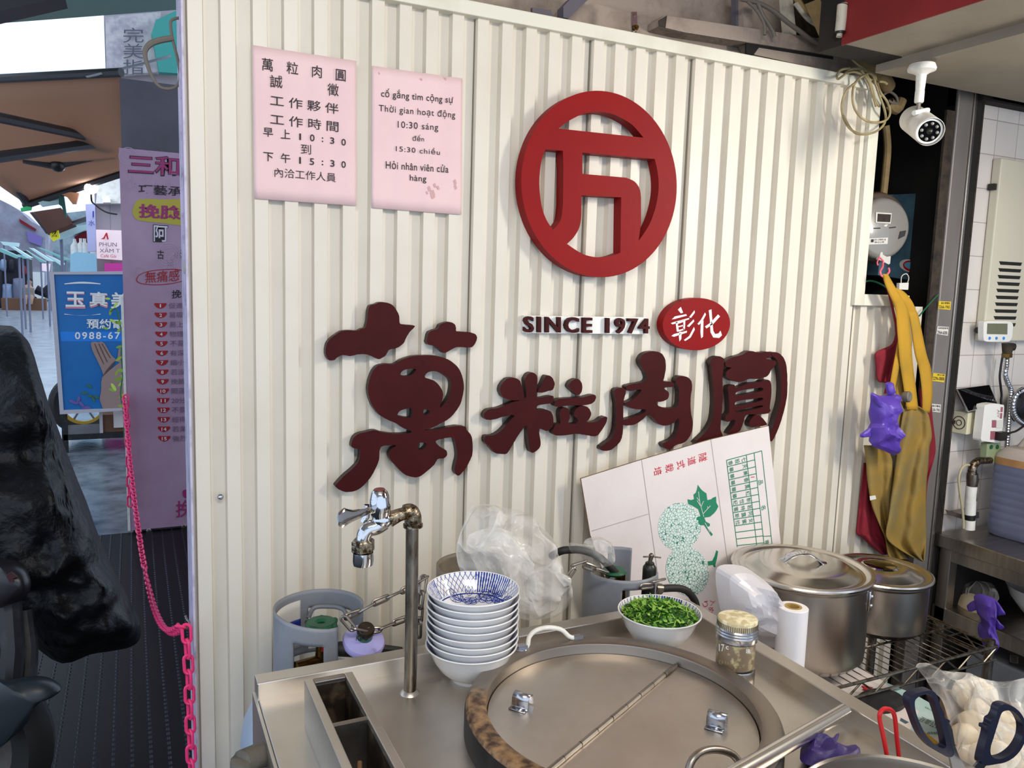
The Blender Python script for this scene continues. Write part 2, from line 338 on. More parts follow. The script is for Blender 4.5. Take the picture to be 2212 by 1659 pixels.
    def sphere(s, c, r, n=14, mi=0, sc=(1, 1, 1), wob=0):
        c = V(c); vs = []; m = n//2+1
        for i in range(m+1):
            t = math.pi*i/m
            for j in range(n):
                a = 2*math.pi*j/n; p = V((math.sin(t)*math.cos(a)*sc[0], math.sin(t)*math.sin(a)*sc[1], math.cos(t)*sc[2]))
                k = r*(1+wob*noise.noise(p*2+c*30)) if wob else r
                vs.append(c+p*k)
        return s.grid([vs[i*n:(i+1)*n] for i in range(m+1)], mi, True, True)
    def build(s, name, mats, parent=None, label=None, cat=None, group=None, kind=None, bevel=0, sharp=35, solid=0, origin=None, subsurf=0):
        me = bpy.data.meshes.new(name)
        if parent is not None: org = WL[parent.name]
        elif origin is not None: org = V(origin)
        else:
            xs = [p.x for p in s.v]; ys = [p.y for p in s.v]; zs = [p.z for p in s.v]
            org = V(((min(xs)+max(xs))/2, (min(ys)+max(ys))/2, min(zs)))
        me.from_pydata([p-org for p in s.v], [], s.f)
        if not isinstance(mats, (list, tuple)): mats = [mats]
        for m in mats: me.materials.append(MT[m] if isinstance(m, str) else m)
        me.polygons.foreach_set('material_index', s.mi); me.polygons.foreach_set('use_smooth', s.sm)
        bm = bmesh.new(); bm.from_mesh(me); bmesh.ops.remove_doubles(bm, verts=bm.verts, dist=1e-6)
        if not solid and any(s.sm): bmesh.ops.recalc_face_normals(bm, faces=bm.faces)
        bm.to_mesh(me); bm.free()
        if any(s.sm) and sharp: me.set_sharp_from_angle(angle=math.radians(sharp))
        o = bpy.data.objects.new(name, me); COL.objects.link(o)
        if parent is not None: o.parent = parent
        else: o.location = org
        WL[o.name] = org
        tag(o, label, cat, group, kind)
        if solid: md = o.modifiers.new('thickness', 'SOLIDIFY'); md.thickness = solid; md.offset = 0
        if bevel: md = o.modifiers.new('edges', 'BEVEL'); md.width = bevel; md.segments = 2; md.limit_method = 'ANGLE'; md.angle_limit = math.radians(40)
        if subsurf: md = o.modifiers.new('smooth', 'SUBSURF'); md.levels = subsurf; md.render_levels = subsurf
        return o
def tag(o, label=None, cat=None, group=None, kind=None):
    for k, x in (('label', label), ('category', cat), ('group', group), ('kind', kind)):
        if x: o[k] = x
    return o
def thing(name, label, cat, loc, group=None):
    o = bpy.data.objects.new(name, None); COL.objects.link(o); o.location = loc; o.empty_display_size = .05
    WL[o.name] = V(loc); return tag(o, label, cat, group)
def dup(root, delta, label=None):
    def cp(o, par):
        c = o.copy(); COL.objects.link(c); WL[c.name] = WL[o.name]+V(delta)
        if par is not None: c.parent = par
        else: c.location = o.location+V(delta)
        for ch in o.children: cp(ch, c)
        return c
    r = cp(root, None)
    if label: r['label'] = label
    return r
# printed or raised lettering: ink box mapped on (left-bottom, right-bottom, left-top)
def text_mb(body, O, U, T, d=None, bold=0, space=1.0, mb=None, mi=0, line=1.0, align='LEFT'):
    cu = bpy.data.curves.new('lettering', 'FONT'); cu.body = body; cu.size = 1; cu.offset = bold; cu.space_character = space; cu.space_line = line; cu.align_x = align
    cu.resolution_u = 3
    ob = bpy.data.objects.new('lettering', cu); COL.objects.link(ob)
    bpy.context.view_layer.update()
    me = bpy.data.meshes.new_from_object(ob.evaluated_get(bpy.context.evaluated_depsgraph_get()))
    bpy.data.objects.remove(ob); bpy.data.curves.remove(cu)
    mb = mb or MB()
    if not me.vertices: return mb
    x0 = min(v.co.x for v in me.vertices); x1 = max(v.co.x for v in me.vertices); y0 = min(v.co.y for v in me.vertices); y1 = max(v.co.y for v in me.vertices)
    O, U, T = V(O), V(U), V(T); u = (U-O)/max(1e-6, x1-x0); w = (T-O)/max(1e-6, y1-y0)
    P = [O+u*(v.co.x-x0)+w*(v.co.y-y0) for v in me.vertices]
    F = [list(p.vertices) for p in me.polygons]
    nrm = u.cross(w)
    if d is None: mb.add(P, F, mi)
    else:
        d = V(d); n = len(P); mb.add(P, F if nrm.dot(d) < 0 else [f[::-1] for f in F], mi)
        o = len(mb.v); mb.v += [p+d for p in P]
        cnt = {}
        for f in F:
            for a, b in zip(f, f[1:]+f[:1]): cnt[(a, b)] = 1
        for (a, b) in cnt:
            if (b, a) not in cnt: mb.f.append([o-n+a, o-n+b, o+b, o+a]); mb.mi.append(mi); mb.sm.append(False)
    bpy.data.meshes.remove(me); return mb
def K(ox, oy, s): return lambda x, y: (ox+x/s, oy+y/s)
def poly(k, pts, f, n=0):     # crop points -> 3-D points through the surface function f
    q = catmull(pts, n) if n else pts
    return [f(*k(*p)) for p in q]
def pillow(out, dvec, thick, rings=6, wob=.15, seed=0, back=.5, freq=18, center=None, mb=None, ridge=0):
    """a puffed shape from an outline: rings shrink to the centre and bulge towards dvec, less to the back"""
    out = [V(p) for p in out]; c = V(center) if center else sum(out, V((0, 0, 0)))/len(out); d = V(dvec).normalized(); mb = mb or MB()
    for sgn, th in ((1, thick), (-1, thick*back)):
        g = []
        for i in range(rings+1):
            t = i/rings; k = 1-t; h = math.sqrt(max(0, 1-k*k))
            row = []
            for p in out:
                q = c+(p-c)*k; nz = noise.noise(q*freq+V((seed, seed*2, 0)))+.5*noise.noise(q*freq*2.3+V((0, seed, 3)))
                rg_ = ridge*(1-2.2*abs(noise.noise(q*freq*.8+V((seed*3, 1, 2))))-.6*abs(noise.noise(q*freq*2+V((1, seed, 2))))) if ridge else 0
                row.append(q+d*sgn*(th*h+thick*(wob*nz+rg_)*min(1, t*3)))
            g.append(row)
        if sgn < 0: g = g[::-1]
        mb.grid(g, 0, True, True)
    return mb
def drape(rows, y0, fold=.015, nf=3, ph=0, nc=22, slope=0, f=None):
    """cloth from rows (py, left px, right px) hanging near the plane y = y0, folded in waves"""
    g = []; yy = [r[0] for r in rows]; N = len(rows)
    dense = catmull(rows, 5, False)
    for i, (py, a, b) in enumerate(dense):
        row = []
        for j in range(nc+1):
            t = j/nc; px = a+(b-a)*t
            dep = fold*math.sin(2*math.pi*nf*t+ph+i*.09)*(.4+.6*min(1, i/len(dense)*2))+.004*noise.noise(V((px*.05, py*.03, ph)))
            row.append(A(px, py, y0+dep+slope*i/len(dense)))
        g.append(row)
    return MB().grid(g)
def chain_mb(pts, pitch, r, wid, n=10, mb=None):
    """links along a polyline, every second one turned a quarter"""
    pts = [V(p) for p in pts]; mb = mb or MB()
    L = [0]
    for a, b in zip(pts, pts[1:]): L.append(L[-1]+(b-a).length)
    def at(s):
        s = max(0, min(L[-1]-1e-6, s))
        for i in range(len(pts)-1):
            if s <= L[i+1]: return pts[i]+(pts[i+1]-pts[i])*((s-L[i])/max(1e-9, L[i+1]-L[i]))
        return pts[-1]
    k = 0; s = pitch/2
    while s < L[-1]:
        c = at(s); t = (at(s+pitch*.4)-at(s-pitch*.4)).normalized()
        a = (V((0, 1, 0)).cross(t)); a = a.normalized() if a.length > .05 else t.orthogonal().normalized(); b = t.cross(a)
        q1 = (a+b).normalized(); q2 = (a-b).normalized()
        w = a if k % 2 == 0 else b
        w = (w*.85+(q1 if k % 2 == 0 else q2)*.35).normalized()
        hl = pitch/2+r*1.0; R = wid/2-r; st = hl-R
        loop = []
        for j in range(7): an = -math.pi/2+math.pi*j/6; loop.append(c+t*(st+R*math.cos(an))+w*(R*math.sin(an)))
        for j in range(7): an = math.pi/2+math.pi*j/6; loop.append(c+t*(-st+R*math.cos(an))+w*(R*math.sin(an)))
        mb.tube(loop, r, n=7, closed=True); s += pitch; k += 1
    return mb
def shell(c, r, z0, z1, keep, na=96, nz=14, topf=None):
    """curved sheet round a vertical axis; keep(angle in degrees, height 0..1) says where there is metal"""
    c = V(c); mb = MB(); idx = {}
    def vid(i, j):
        k = (i % na, j)
        if k not in idx:
            a = 2*math.pi*i/na; zz = z0+(z1-z0)*j/nz*(topf(math.degrees(a)) if topf else 1)
            idx[k] = len(mb.v); mb.v.append(V((c.x+r*math.cos(a), c.y+r*math.sin(a), zz)))
        return idx[k]
    for i in range(na):
        for j in range(nz):
            if keep((i+.5)*360/na, (j+.5)/nz):
                mb.f.append([vid(i, j), vid(i+1, j), vid(i+1, j+1), vid(i, j+1)]); mb.mi.append(0); mb.sm.append(True)
    return mb
def ang(a, lo, hi):
    a = (a-lo) % 360; return a <= (hi-lo) % 360

def islands(mb):
    """the separate pieces of a mesh builder"""
    par = list(range(len(mb.v)))
    def fd(i):
        while par[i] != i: par[i] = par[par[i]]; i = par[i]
        return i
    key = {}
    for i, p in enumerate(mb.v):
        k = (round(p.x, 6), round(p.y, 6), round(p.z, 6))
        if k in key: par[fd(i)] = fd(key[k])
        else: key[k] = i
    for f in mb.f:
        for j in f[1:]: par[fd(j)] = fd(f[0])
    out = {}
    for f, m, sm in zip(mb.f, mb.mi, mb.sm):
        o, mp = out.setdefault(fd(f[0]), (MB(), {}))
        q = []
        for i in f:
            if i not in mp: mp[i] = len(o.v); o.v.append(mb.v[i])
            q.append(mp[i])
        o.f.append(q); o.mi.append(m); o.sm.append(sm)
    return [o for o, _ in out.values()]
# ------------------------------------------------------------------ the setting
YW = 1.71
def S(mb, name, mats, **k): return mb.build(name, mats, kind='structure', **k)
def corrugated(x0, x1, z0, z1, seams=()):
    pr = []; P = .06004; k = int((x0-.048)/P)-1
    while .048+k*P < x1:
        X = .048+k*P; pr += [(X, YW), (X+.0268, YW), (X+.0298, YW+.016), (X+.0572, YW+.016)]; k += 1
    pr = [(min(max(x, x0), x1), y) for x, y in pr]
    pr = [p for i, p in enumerate(pr) if i == 0 or abs(p[0]-pr[i-1][0])+abs(p[1]-pr[i-1][1]) > 1e-5]
    mb = MB().grid([[V((x, y, z)) for x, y in pr] for z in (z0, z1)], 0, False)
    mb.box(x0, x1, YW+.02, YW+.05, z0, z1)
    for s in seams: mb.box(s-.0004, s+.0004, YW+.010, YW+.0165, z0, z1, 1)
    return mb
sx = [A(x, y, YW+.012).x for x, y in ((1020, 300), (1275, 90), (1494.6, 122), (1689, 160))]
xr, xo = 1.935, 2.262
S(corrugated(.100, xr, 0, 2.15, sx), 'wall_back', ['wall', 'groove'])
zl = A(1840, 655, YW).z-.006
S(corrugated(xr+.002, xo, 0, zl), 'wall_niche_front', ['wall', 'groove'])
mb = MB().box(xr+.0, xr+.0025, YW-.002, YW+.02, 0, zl); S(mb, 'trim_1', 'groove')
mb = MB().box(.0965, .101, YW-.004, YW+.15, 0, 2.6)
S(mb, 'wall_end', 'wallend')
S(MB().box(.101, 1.9, YW+.13, YW+.15, 0, 2.12).box(.101, 1.9, YW+.05, YW+.13, 2.10, 2.14), 'wall_behind', 'dark')
mb = MB().box(.101, 1.945, YW-.012, YW+.03, 2.134, 2.164); S(mb, 'trim_2', 'trim', bevel=.002)
# frame round the meter niche
zt = 2.134; fx = A(1848, 640, YW-.01).x
mb = MB().box(fx-.005, fx+.034, YW-.014, YW+.10, zl+.0, zt); S(mb, 'trim_3', 'trim', bevel=.002)
mb = MB().box(fx+.034, 2.16, YW-.014, YW+.10, zl, zl+.034); S(mb, 'trim_4', 'trim', bevel=.002)
# niche: dark cavity
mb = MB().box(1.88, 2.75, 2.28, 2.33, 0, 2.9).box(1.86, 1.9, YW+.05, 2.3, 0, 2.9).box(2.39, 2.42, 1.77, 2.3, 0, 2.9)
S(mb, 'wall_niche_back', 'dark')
mb = MB().box(2.16, 2.26, YW+.03, 2.1, zl-.03, zl); mb.box(1.95, 2.26, YW+.03, 2.1, zl-.06, zl-.03); S(mb, 'wall_niche_ledge', 'darkbrown')
mb = MB().box(2.2625, 2.301, YW-.004, YW+.004, 0, 2.12); S(mb, 'trim_5', 'darkbrown')
# steel door post and black track
pl = A(2074, 166, 1.73).x
def pillar_prism(x0, x1, y0, y1, z1): return MB().box(x0, x1, y0, y1, 0, z1)
S(pillar_prism(2.302, 2.372, 1.70, 1.712, 2.22), 'door_frame_post', 'post', bevel=.004)
S(MB().box(2.3725, 2.385, 1.696, 1.712, 0, 2.22), 'door_frame_lip', 'steel', bevel=.002)
S(MB().box(2.3855, 2.4235, 1.705, 1.80, 0, 2.3).box(2.3855, 4.2, 1.68, 1.80, 2.16, 2.30), 'door_track', 'dark')
S(MB().box(2.424, 2.4315, 1.704, 1.72, 0, 2.2), 'door_track_edge', 'darkbrown')
S(MB().box(2.432, 4.2, 1.72, 1.80, 0, 2.35), 'wall_right', 'tile', origin=(2.523, 1.72, 1.471))
lz = A(2150, 195, 1.70).z
S(MB().box(2.42, 4.2, 1.62, 1.70, lz+.0, lz+.07).box(2.4325, 4.2, 1.68, 1.715, lz-.035, lz-.005), 'trim_6', 'darkbrown')
# upper timber work above the cladding
S(MB().box(.101, 2.0, 1.86, 1.90, 2.10, 2.75), 'wall_upper', 'beam')
def plank(p, y, d, mat='beam', n='beam'):
    mb = MB().prism([A(a, b, y) for a, b in p], d=(0, d, 0)); return S(mb, n, mat)
plank([(1240, -5), (1480, 62), (1850, 128), (1850, 175), (1480, 118), (1180, 60)], 1.80, .05)
plank([(1612, 88), (1860, 130), (1860, 168), (1630, 118)], 1.755, .04, 'beam')
plank([(1612, 92), (1800, 122), (1800, 128), (1640, 102), (1628, 118), (1612, 116)], 1.752, .005, 'dark', 'beam_gap')
plank([(1425, 42), (1436, 33), (1850, 95), (1850, 128), (1480, 70), (1438, 60), (1425, 56)], 1.745, .05)
plank([(1423, 44), (1441, 33), (1438, 59), (1424, 56)], 1.743, .002, 'darkbrown', 'beam_gap')
plank([(1590, -10), (1606, -10), (1606, 66), (1590, 62)], 1.79, .02, 'concrete', 'beam_post')
plank([(1606, -10), (1625, -10), (1625, 70), (1606, 66)], 1.77, .04, 'beam', 'beam_post')
plank([(1700, -10), (1712, -10), (1722, 92), (1708, 88)], 1.76, .03, 'conduit', 'beam_post')
plank([(1712, -10), (1900, -10), (1900, 200), (1790, 140), (1722, 95)], 1.85, .004, 'darkbrown', 'beam_gap')
plank([(1217, 38), (1217, 14), (1236, -6), (1276, -6), (1228, 40)], 1.76, .03, 'concrete', 'beam_brace')
plank([(1150, 28), (1150, 16), (1190, 22), (1196, 36)], 1.775, .01, 'concrete', 'beam_plate')
# red fascia box and beige soffit
c0 = A(1820, 95, 1.52); x0, z0 = c0.x, c0.z
S(MB().box(x0-.004, x0, -1.2, 1.52, z0-.004, 2.95), 'fascia', 'fascia')
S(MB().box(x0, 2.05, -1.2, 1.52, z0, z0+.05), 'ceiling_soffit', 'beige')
c1 = A(1963, 116, 1.50); x1 = c1.x; z1 = A(1968, 140, 1.50).z
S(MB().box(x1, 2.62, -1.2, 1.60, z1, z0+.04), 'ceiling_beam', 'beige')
S(MB().box(x0, 4.2, 1.52, 1.60, z0-.002, 2.9).box(2.62, 4.2, -1.2, 1.60, z1+.16, z1+.2), 'ceiling_back', 'dark')
S(MB().box(-2.4, 4.2, -1.6, 3.0, 2.75, 2.80), 'ceiling', M('ceiling_paint', 'cfc8bc', .8))
S(MB().box(4.2, 4.25, -1.6, 1.8, 0, 2.8), 'wall_far_right', 'tile')
# floors
S(MB().box(-4, 4.2, -2.2, 5.15, -.05, 0), 'floor', 'mat', origin=(0, 0, 0))
S(MB().box(-6, 3, 5.15, 8.6, -.06, -.01), 'floor_pavement', 'sidewalk', origin=(0, 0, 0))
S(MB().box(-60, 30, 8.6, 160, -.08, -.03), 'floor_street', 'asphalt', origin=(0, 0, 0))
# pillar beyond the passage
S(MB().box(-.035, 1.6, 5.16, 5.6, -.02, A(240, 166, 5.16).z), 'wall_pillar', 'concrete')
# narrow screw in the cladding
mb = MB().lathe([(0, -.004), (.004, -.003), (.0065, 0)], A(476, 1074, YW+.001), 14, ax=(0, 1, 0)); mb.build('screw', 'chrome', label='small round screw head low in the white cladding near its left edge', cat='screw')
# ------------------------------------------------------------------ things on the wall
YF = YW-.003
k4 = K(520, 80, 4.148)
F = lambda y: (lambda px, py: A(px, py, y))
def notice(corners, label, rows, chars):
    q = [A(*k4(*c), YF) for c in corners]     # TL TR BR BL
    g = []
    for i in range(13):
        row = []
        for j in range(31):
            a = q[0].lerp(q[1], j/30); b = q[3].lerp(q[2], j/30); p = a.lerp(b, i/12)
            row.append(p+V((0, .0009*math.sin((p.x-.075)*2*math.pi/.06004)+.0006*noise.noise(p*9), 0)))
        g.append(row)
    o = MB().grid(g).build('paper_notice', 'paper', label=label, cat='notice', group='pink paper notices on the cladding', solid=.0006)
    tx = MB()
    for body, O, U, T, sp, bo in rows: text_mb(body, *[A(*k4(*p), YF-.0022) for p in (O, U, T)], bold=bo, space=sp, mb=tx)
    for ch, cx, cy, hw, hh, bo in chars:
        sl = .085*hw
        text_mb(ch, *[A(*k4(*p), YF-.0022) for p in ((cx-hw, cy+hh-sl), (cx+hw, cy+hh+sl), (cx-hw, cy-hh-sl))], bold=bo, mb=tx)
    tx.build('printed_text', 'ink', o)
notice([(103, 72), (1036, 215), (1036, 1512), (122, 1447)], 'pink paper notice with Chinese job advert in large characters, left one',
 [('萬　粒　肉　圓', (190, 297), (940, 400), (190, 183), 1.0, .005), ('工作夥伴', (265, 612), (876, 692), (265, 515), 1.52, .004), ('工作時間', (265, 780), (876, 852), (265, 683), 1.52, .004),
  ('內洽工作人員', (303, 1252), (852, 1300), (303, 1170), 1, 0)],
 [('誠', 318, 398, 56, 56, .004), ('徵', 828, 472, 50, 56, .004), ('早', 246, 853, 44, 40, .010), ('上', 402, 870, 42, 42, .010), ('1', 533, 893, 8, 29, .0), ('0', 641, 903, 21, 31, .012), (':', 733, 920, 7, 22, .02), ('3', 820, 928, 19, 29, .012), ('0', 922, 942, 20, 30, .012),
  ('到', 585, 1005, 45, 44, 0), ('下', 247, 1073, 44, 40, .010), ('午', 402, 1085, 42, 43, .010), ('1', 532, 1105, 8, 30, .0), ('5', 638, 1116, 20, 30, .012), (':', 733, 1128, 7, 22, .02), ('3', 822, 1132, 19, 30, .012), ('0', 922, 1142, 20, 30, .012)])
notice([(1176, 258), (1985, 372), (1978, 1592), (1172, 1530)], 'pink paper notice with Vietnamese text and a stained corner, right one',
 [('cố gắng tìm cộng sự', (1258, 552), (1903, 610), (1258, 455), 1.06, .006), ('Thời gian hoạt động', (1238, 682), (1922, 742), (1238, 600), 1.1, .002), ('10:30 sáng', (1407, 830), (1770, 854), (1407, 752), 1.12, .002), ('đến', (1540, 928), (1643, 936), (1540, 870), 1.05, .002),
  ('15:30 chiều', (1390, 1022), (1785, 1056), (1390, 962), 1.12, .002), ('Hỏi nhân viên cửa', (1300, 1178), (1862, 1216), (1300, 1105), 1.06, .006), ('hàng', (1515, 1302), (1664, 1312), (1515, 1232), 1.06, .006)], [])
mb = MB()
for (x, y, s) in ((1720, 1410, 1.6), (1690, 1360, 1), (1740, 1330, .8), (1770, 1350, .7), (1670, 1395, .6), (1920, 1300, 1), (1925, 1345, .9), (1240, 325, .5), (1620, 378, .5), (1835, 370, .5)):
    mb.prism([A(*k4(x+14*s*math.cos(t)+5*math.sin(3*t), y+26*s*math.sin(t)), YF-.0019) for t in [i*.7 for i in range(9)]], d=(0, .0002, 0))
st = bpy.data.objects['paper_notice.001']; mb.build('stain', M('paper_stain', 'c9a0a0', .8), st, label='greyish pink stains')
# round emblem
k5 = K(1100, 170, 3.6875); ye = YW-.034
def circ_plane(L, R, T, Bt, y, n=96):
    l, r, t, b = A(*L, y), A(*R, y), A(*T, y), A(*Bt, y); c = V(((l.x+r.x)/2, y, (t.z+b.z)/2)); rx, rz = (r.x-l.x)/2, (t.z-b.z)/2
    return [c+V((rx*math.cos(2*math.pi*i/n), 0, rz*math.sin(2*math.pi*i/n))) for i in range(n)]
outer = circ_plane(k5(98, 760), k5(1336, 860), k5(715, 92), k5(755, 1583), ye)
def arcp(pts, n): return catmull(pts, n, False)
holes = [
 [(395, 397), (1070, 470)]+arcp([(1070, 470), (985, 372), (890, 312), (800, 276), (690, 264), (590, 281), (500, 322), (440, 360), (395, 397)], 4)[1:-1],
 [(290, 562), (428, 574), (432, 720), (428, 1000)]+arcp([(428, 1000), (415, 1110), (385, 1165), (348, 1202)], 4)[1:]+arcp([(348, 1202), (300, 1130), (262, 1030), (243, 900), (241, 780), (258, 650), (290, 562)], 4)[1:-1],
 [(583, 588), (1160, 640)]+arcp([(1160, 640), (1185, 760), (1190, 880), (1172, 1000), (1135, 1120), (1088, 1210), (1030, 1292)], 4)[1:]+[(1050, 1150), (1050, 950)]+arcp([(1050, 950), (1040, 880), (1000, 820), (930, 788)], 4)[1:]+[(583, 758)],
 [(575, 928), (892, 945), (886, 1386)]+arcp([(886, 1386), (800, 1415), (700, 1422), (610, 1405), (540, 1370), (460, 1316)], 4)[1:]+arcp([(460, 1316), (512, 1265), (557, 1190), (574, 1100), (575, 1000)], 4)[1:]]
mb = MB().prism(outer, [[A(*k5(*p), ye) for p in h] for h in holes], d=(0, .033, 0))
mb.build('round_emblem', 'red', label='large round glossy red emblem sign with cut-out strokes on white wall', cat='sign')
# strip with raised letters
k7 = K(1020, 620, 3.0722)
o = MB().prism([A(*k7(*p), YW-.012) for p in ((345, 190), (1155, 201), (1160, 313), (340, 305))], d=(0, .011, 0)).build('lettered_strip', 'white', label='narrow white strip reading SINCE 1974 in raised dark letters', cat='sign')
for m in islands(text_mb('SINCE 1974', *[A(*k7(*p), YW-.024) for p in ((347, 303), (1178, 311), (347, 194))], d=(0, .0118, 0), bold=.022, space=1.22)): m.build('raised_letter', 'maroon', o)
# oval plaque
ov = circ_plane(k7(1266, 240), k7(1711, 255), k7(1480, 72), k7(1500, 420), YW-.028, 72)
o = MB().prism(ov, d=(0, .027, 0)).build('oval_plaque', 'red', label='small oval red plaque with two white Chinese characters beside the strip', cat='sign')
mb = MB()
for st in ([(1325, 215), (1345, 195), (1420, 180), (1425, 190), (1345, 212)], [(1365, 150), (1385, 132), (1400, 170), (1385, 175)], [(1318, 240), (1340, 232), (1440, 205), (1440, 215), (1330, 248)], [(1350, 232), (1362, 228), (1372, 290), (1358, 296)], [(1362, 232), (1415, 215), (1412, 280), (1400, 285), (1402, 232), (1365, 245)], [(1360, 262), (1405, 250), (1405, 258), (1362, 270)], [(1360, 288), (1408, 275), (1408, 285), (1362, 298)], [(1322, 325), (1340, 312), (1425, 290), (1425, 302), (1340, 330)], [(1375, 298), (1390, 296), (1388, 345), (1376, 362), (1372, 330)],
           [(1440, 200), (1475, 155), (1478, 170), (1452, 205)], [(1425, 260), (1470, 215), (1474, 228), (1440, 265)], [(1405, 352), (1440, 325), (1472, 265), (1478, 282), (1450, 335), (1415, 358)],
           [(1495, 245), (1520, 215), (1545, 170), (1552, 182), (1530, 225), (1505, 252)], [(1518, 235), (1535, 222), (1532, 330), (1520, 340), (1515, 300)], [(1570, 155), (1588, 148), (1592, 200), (1600, 290), (1612, 312), (1635, 308), (1648, 290), (1658, 320), (1640, 338), (1600, 335), (1582, 300), (1578, 220)], [(1545, 262), (1580, 238), (1632, 182), (1645, 195), (1600, 245), (1555, 275)]):
    mb.prism([A(*k7(*p), YW-.0285) for p in st], d=(0, .0006, 0))
mb.build('painted_characters', 'white', o, label='white characters')
# four big brush-style characters
k6 = K(680, 620, 3.6066); yc = YW-.020
def brush(name_label, k, pieces):
    pts = [[A(*k(*p), yc) for p in pc[0]] for pc in pieces]; al = [p for q in pts for p in q]
    root = thing('raised_character', name_label, 'sign', ((min(p.x for p in al)+max(p.x for p in al))/2, YW-.001, min(p.z for p in al)), 'big dark red characters on the wall')
    for i, pc in enumerate(pieces):
        ou = catmull(pc[0], 5); rg = []
        for j, (x, y) in enumerate(ou): rg.append((x+1.6*noise.noise(V((x*.08, y*.08, i))), y+2.2*noise.noise(V((y*.09, x*.09, i+5)))))
        dy = .0004*i
        m = MB().prism([A(*k(*p), yc-dy) for p in rg], [[A(*k(*p), yc-dy) for p in catmull(h, 4)] for h in pc[1:]], d=(0, .019+dy, 0), mside=1)
        m.build('stroke', ['maroon', 'maroonside'], root)
brush('largest dark maroon raised character, furthest left on white wall above the tap', k6, [
 [[(85, 490), (95, 440), (125, 400), (165, 370), (205, 345), (250, 338), (330, 340), (365, 325), (395, 315), (410, 250), (415, 190), (430, 145), (470, 133), (510, 118), (560, 122), (605, 140), (640, 185), (658, 230), (662, 280), (690, 292), (775, 300), (770, 320), (740, 350), (710, 400), (690, 440), (640, 475), (580, 490), (550, 535), (500, 562), (460, 545), (400, 525), (340, 525), (275, 538), (220, 530), (180, 545), (150, 570), (110, 568), (88, 530)]],
 [[(875, 410), (890, 355), (925, 335), (960, 325), (975, 295), (1010, 278), (1050, 272), (1085, 285), (1100, 315), (1105, 345), (1160, 350), (1220, 355), (1258, 375), (1262, 410), (1235, 460), (1200, 472), (1110, 468), (1060, 490), (1010, 515), (975, 490), (940, 460), (890, 450), (872, 430)]],
 [[(620, 600), (680, 565), (760, 540), (860, 533), (950, 538), (1030, 560), (1090, 600), (1125, 640), (1150, 700), (1162, 780), (1150, 860), (1130, 920), (1090, 980), (1040, 1030), (985, 1060), (920, 1095), (850, 1115), (960, 1110), (1050, 1090), (1120, 1082), (1175, 1090), (1185, 1115), (1215, 1150), (1228, 1200), (1228, 1300), (1200, 1370), (1170, 1420), (1120, 1470), (1090, 1440), (1095, 1390), (1110, 1320), (1105, 1260), (1095, 1215), (1080, 1175), (1030, 1175), (950, 1195), (950, 1220), (985, 1250), (1025, 1275), (1030, 1310), (1005, 1335), (960, 1340), (930, 1385), (880, 1430), (820, 1475), (770, 1482), (700, 1460), (640, 1400), (590, 1345), (578, 1300), (600, 1260), (635, 1235), (560, 1235), (520, 1245), (505, 1280), (500, 1350), (470, 1420), (430, 1490), (370, 1555), (310, 1590), (230, 1595), (165, 1560), (170, 1535), (230, 1470), (300, 1410), (340, 1360), (352, 1300), (345, 1265), (300, 1255), (285, 1235), (300, 1180), (340, 1145), (400, 1130), (470, 1115), (520, 1130), (620, 1145), (750, 1135), (740, 1115), (690, 1100), (640, 1065), (570, 1035), (510, 1000), (460, 940), (430, 880), (415, 800), (425, 730), (450, 660), (490, 615), (550, 600)],
  [(668, 680), (690, 650), (740, 638), (790, 640), (775, 665), (745, 690), (700, 695)], [(860, 705), (875, 670), (920, 655), (970, 665), (1030, 700), (1060, 740), (1055, 820), (1030, 880), (990, 930), (972, 935), (990, 890), (1000, 830), (975, 775), (930, 730)],
  [(645, 1000), (665, 965), (720, 948), (755, 945), (757, 1000), (740, 1018), (690, 1012)], [(848, 960), (870, 952), (895, 970), (880, 990), (850, 995)], [(805, 1218), (845, 1212), (870, 1220), (860, 1250), (825, 1270), (805, 1255)]]])
brush('dark maroon raised character directly below the left half of the lettered strip', k7, [
 [[(185, 690), (195, 650), (230, 610), (270, 602), (310, 615), (330, 660), (345, 745), (300, 752), (250, 750), (205, 730)]],
 [[(435, 695), (465, 640), (490, 590), (525, 595), (548, 640), (535, 680), (505, 690), (470, 700)]],
 [[(350, 620), (370, 580), (400, 567), (430, 590), (432, 640), (428, 700), (440, 735), (530, 722), (540, 745), (525, 770), (440, 785), (430, 815), (480, 812), (525, 830), (540, 880), (530, 930), (495, 955), (455, 940), (445, 960), (455, 1040), (440, 1075), (405, 1100), (385, 1090), (375, 1040), (370, 980), (360, 920), (330, 950), (290, 1010), (260, 1060), (230, 1105), (190, 1108), (150, 1100), (115, 1060), (85, 1030), (90, 990), (140, 985), (190, 955), (240, 900), (280, 850), (200, 862), (150, 878), (95, 880), (78, 850), (105, 815), (180, 800), (270, 765), (350, 740), (358, 700)]],
 [[(640, 660), (660, 625), (700, 610), (728, 640), (728, 690), (700, 718), (665, 690)]],
 [[(548, 770), (570, 745), (650, 738), (740, 730), (805, 715), (822, 735), (800, 770), (740, 785), (650, 785), (560, 795)]],
 [[(535, 950), (560, 910), (585, 905), (580, 850), (590, 810), (620, 800), (645, 820), (648, 870), (640, 905), (690, 905), (700, 880), (675, 850), (690, 810), (730, 790), (770, 800), (790, 840), (775, 880), (760, 895), (820, 895), (870, 865), (895, 865), (890, 900), (860, 950), (820, 990), (740, 980), (690, 975), (600, 985), (545, 980)]]])
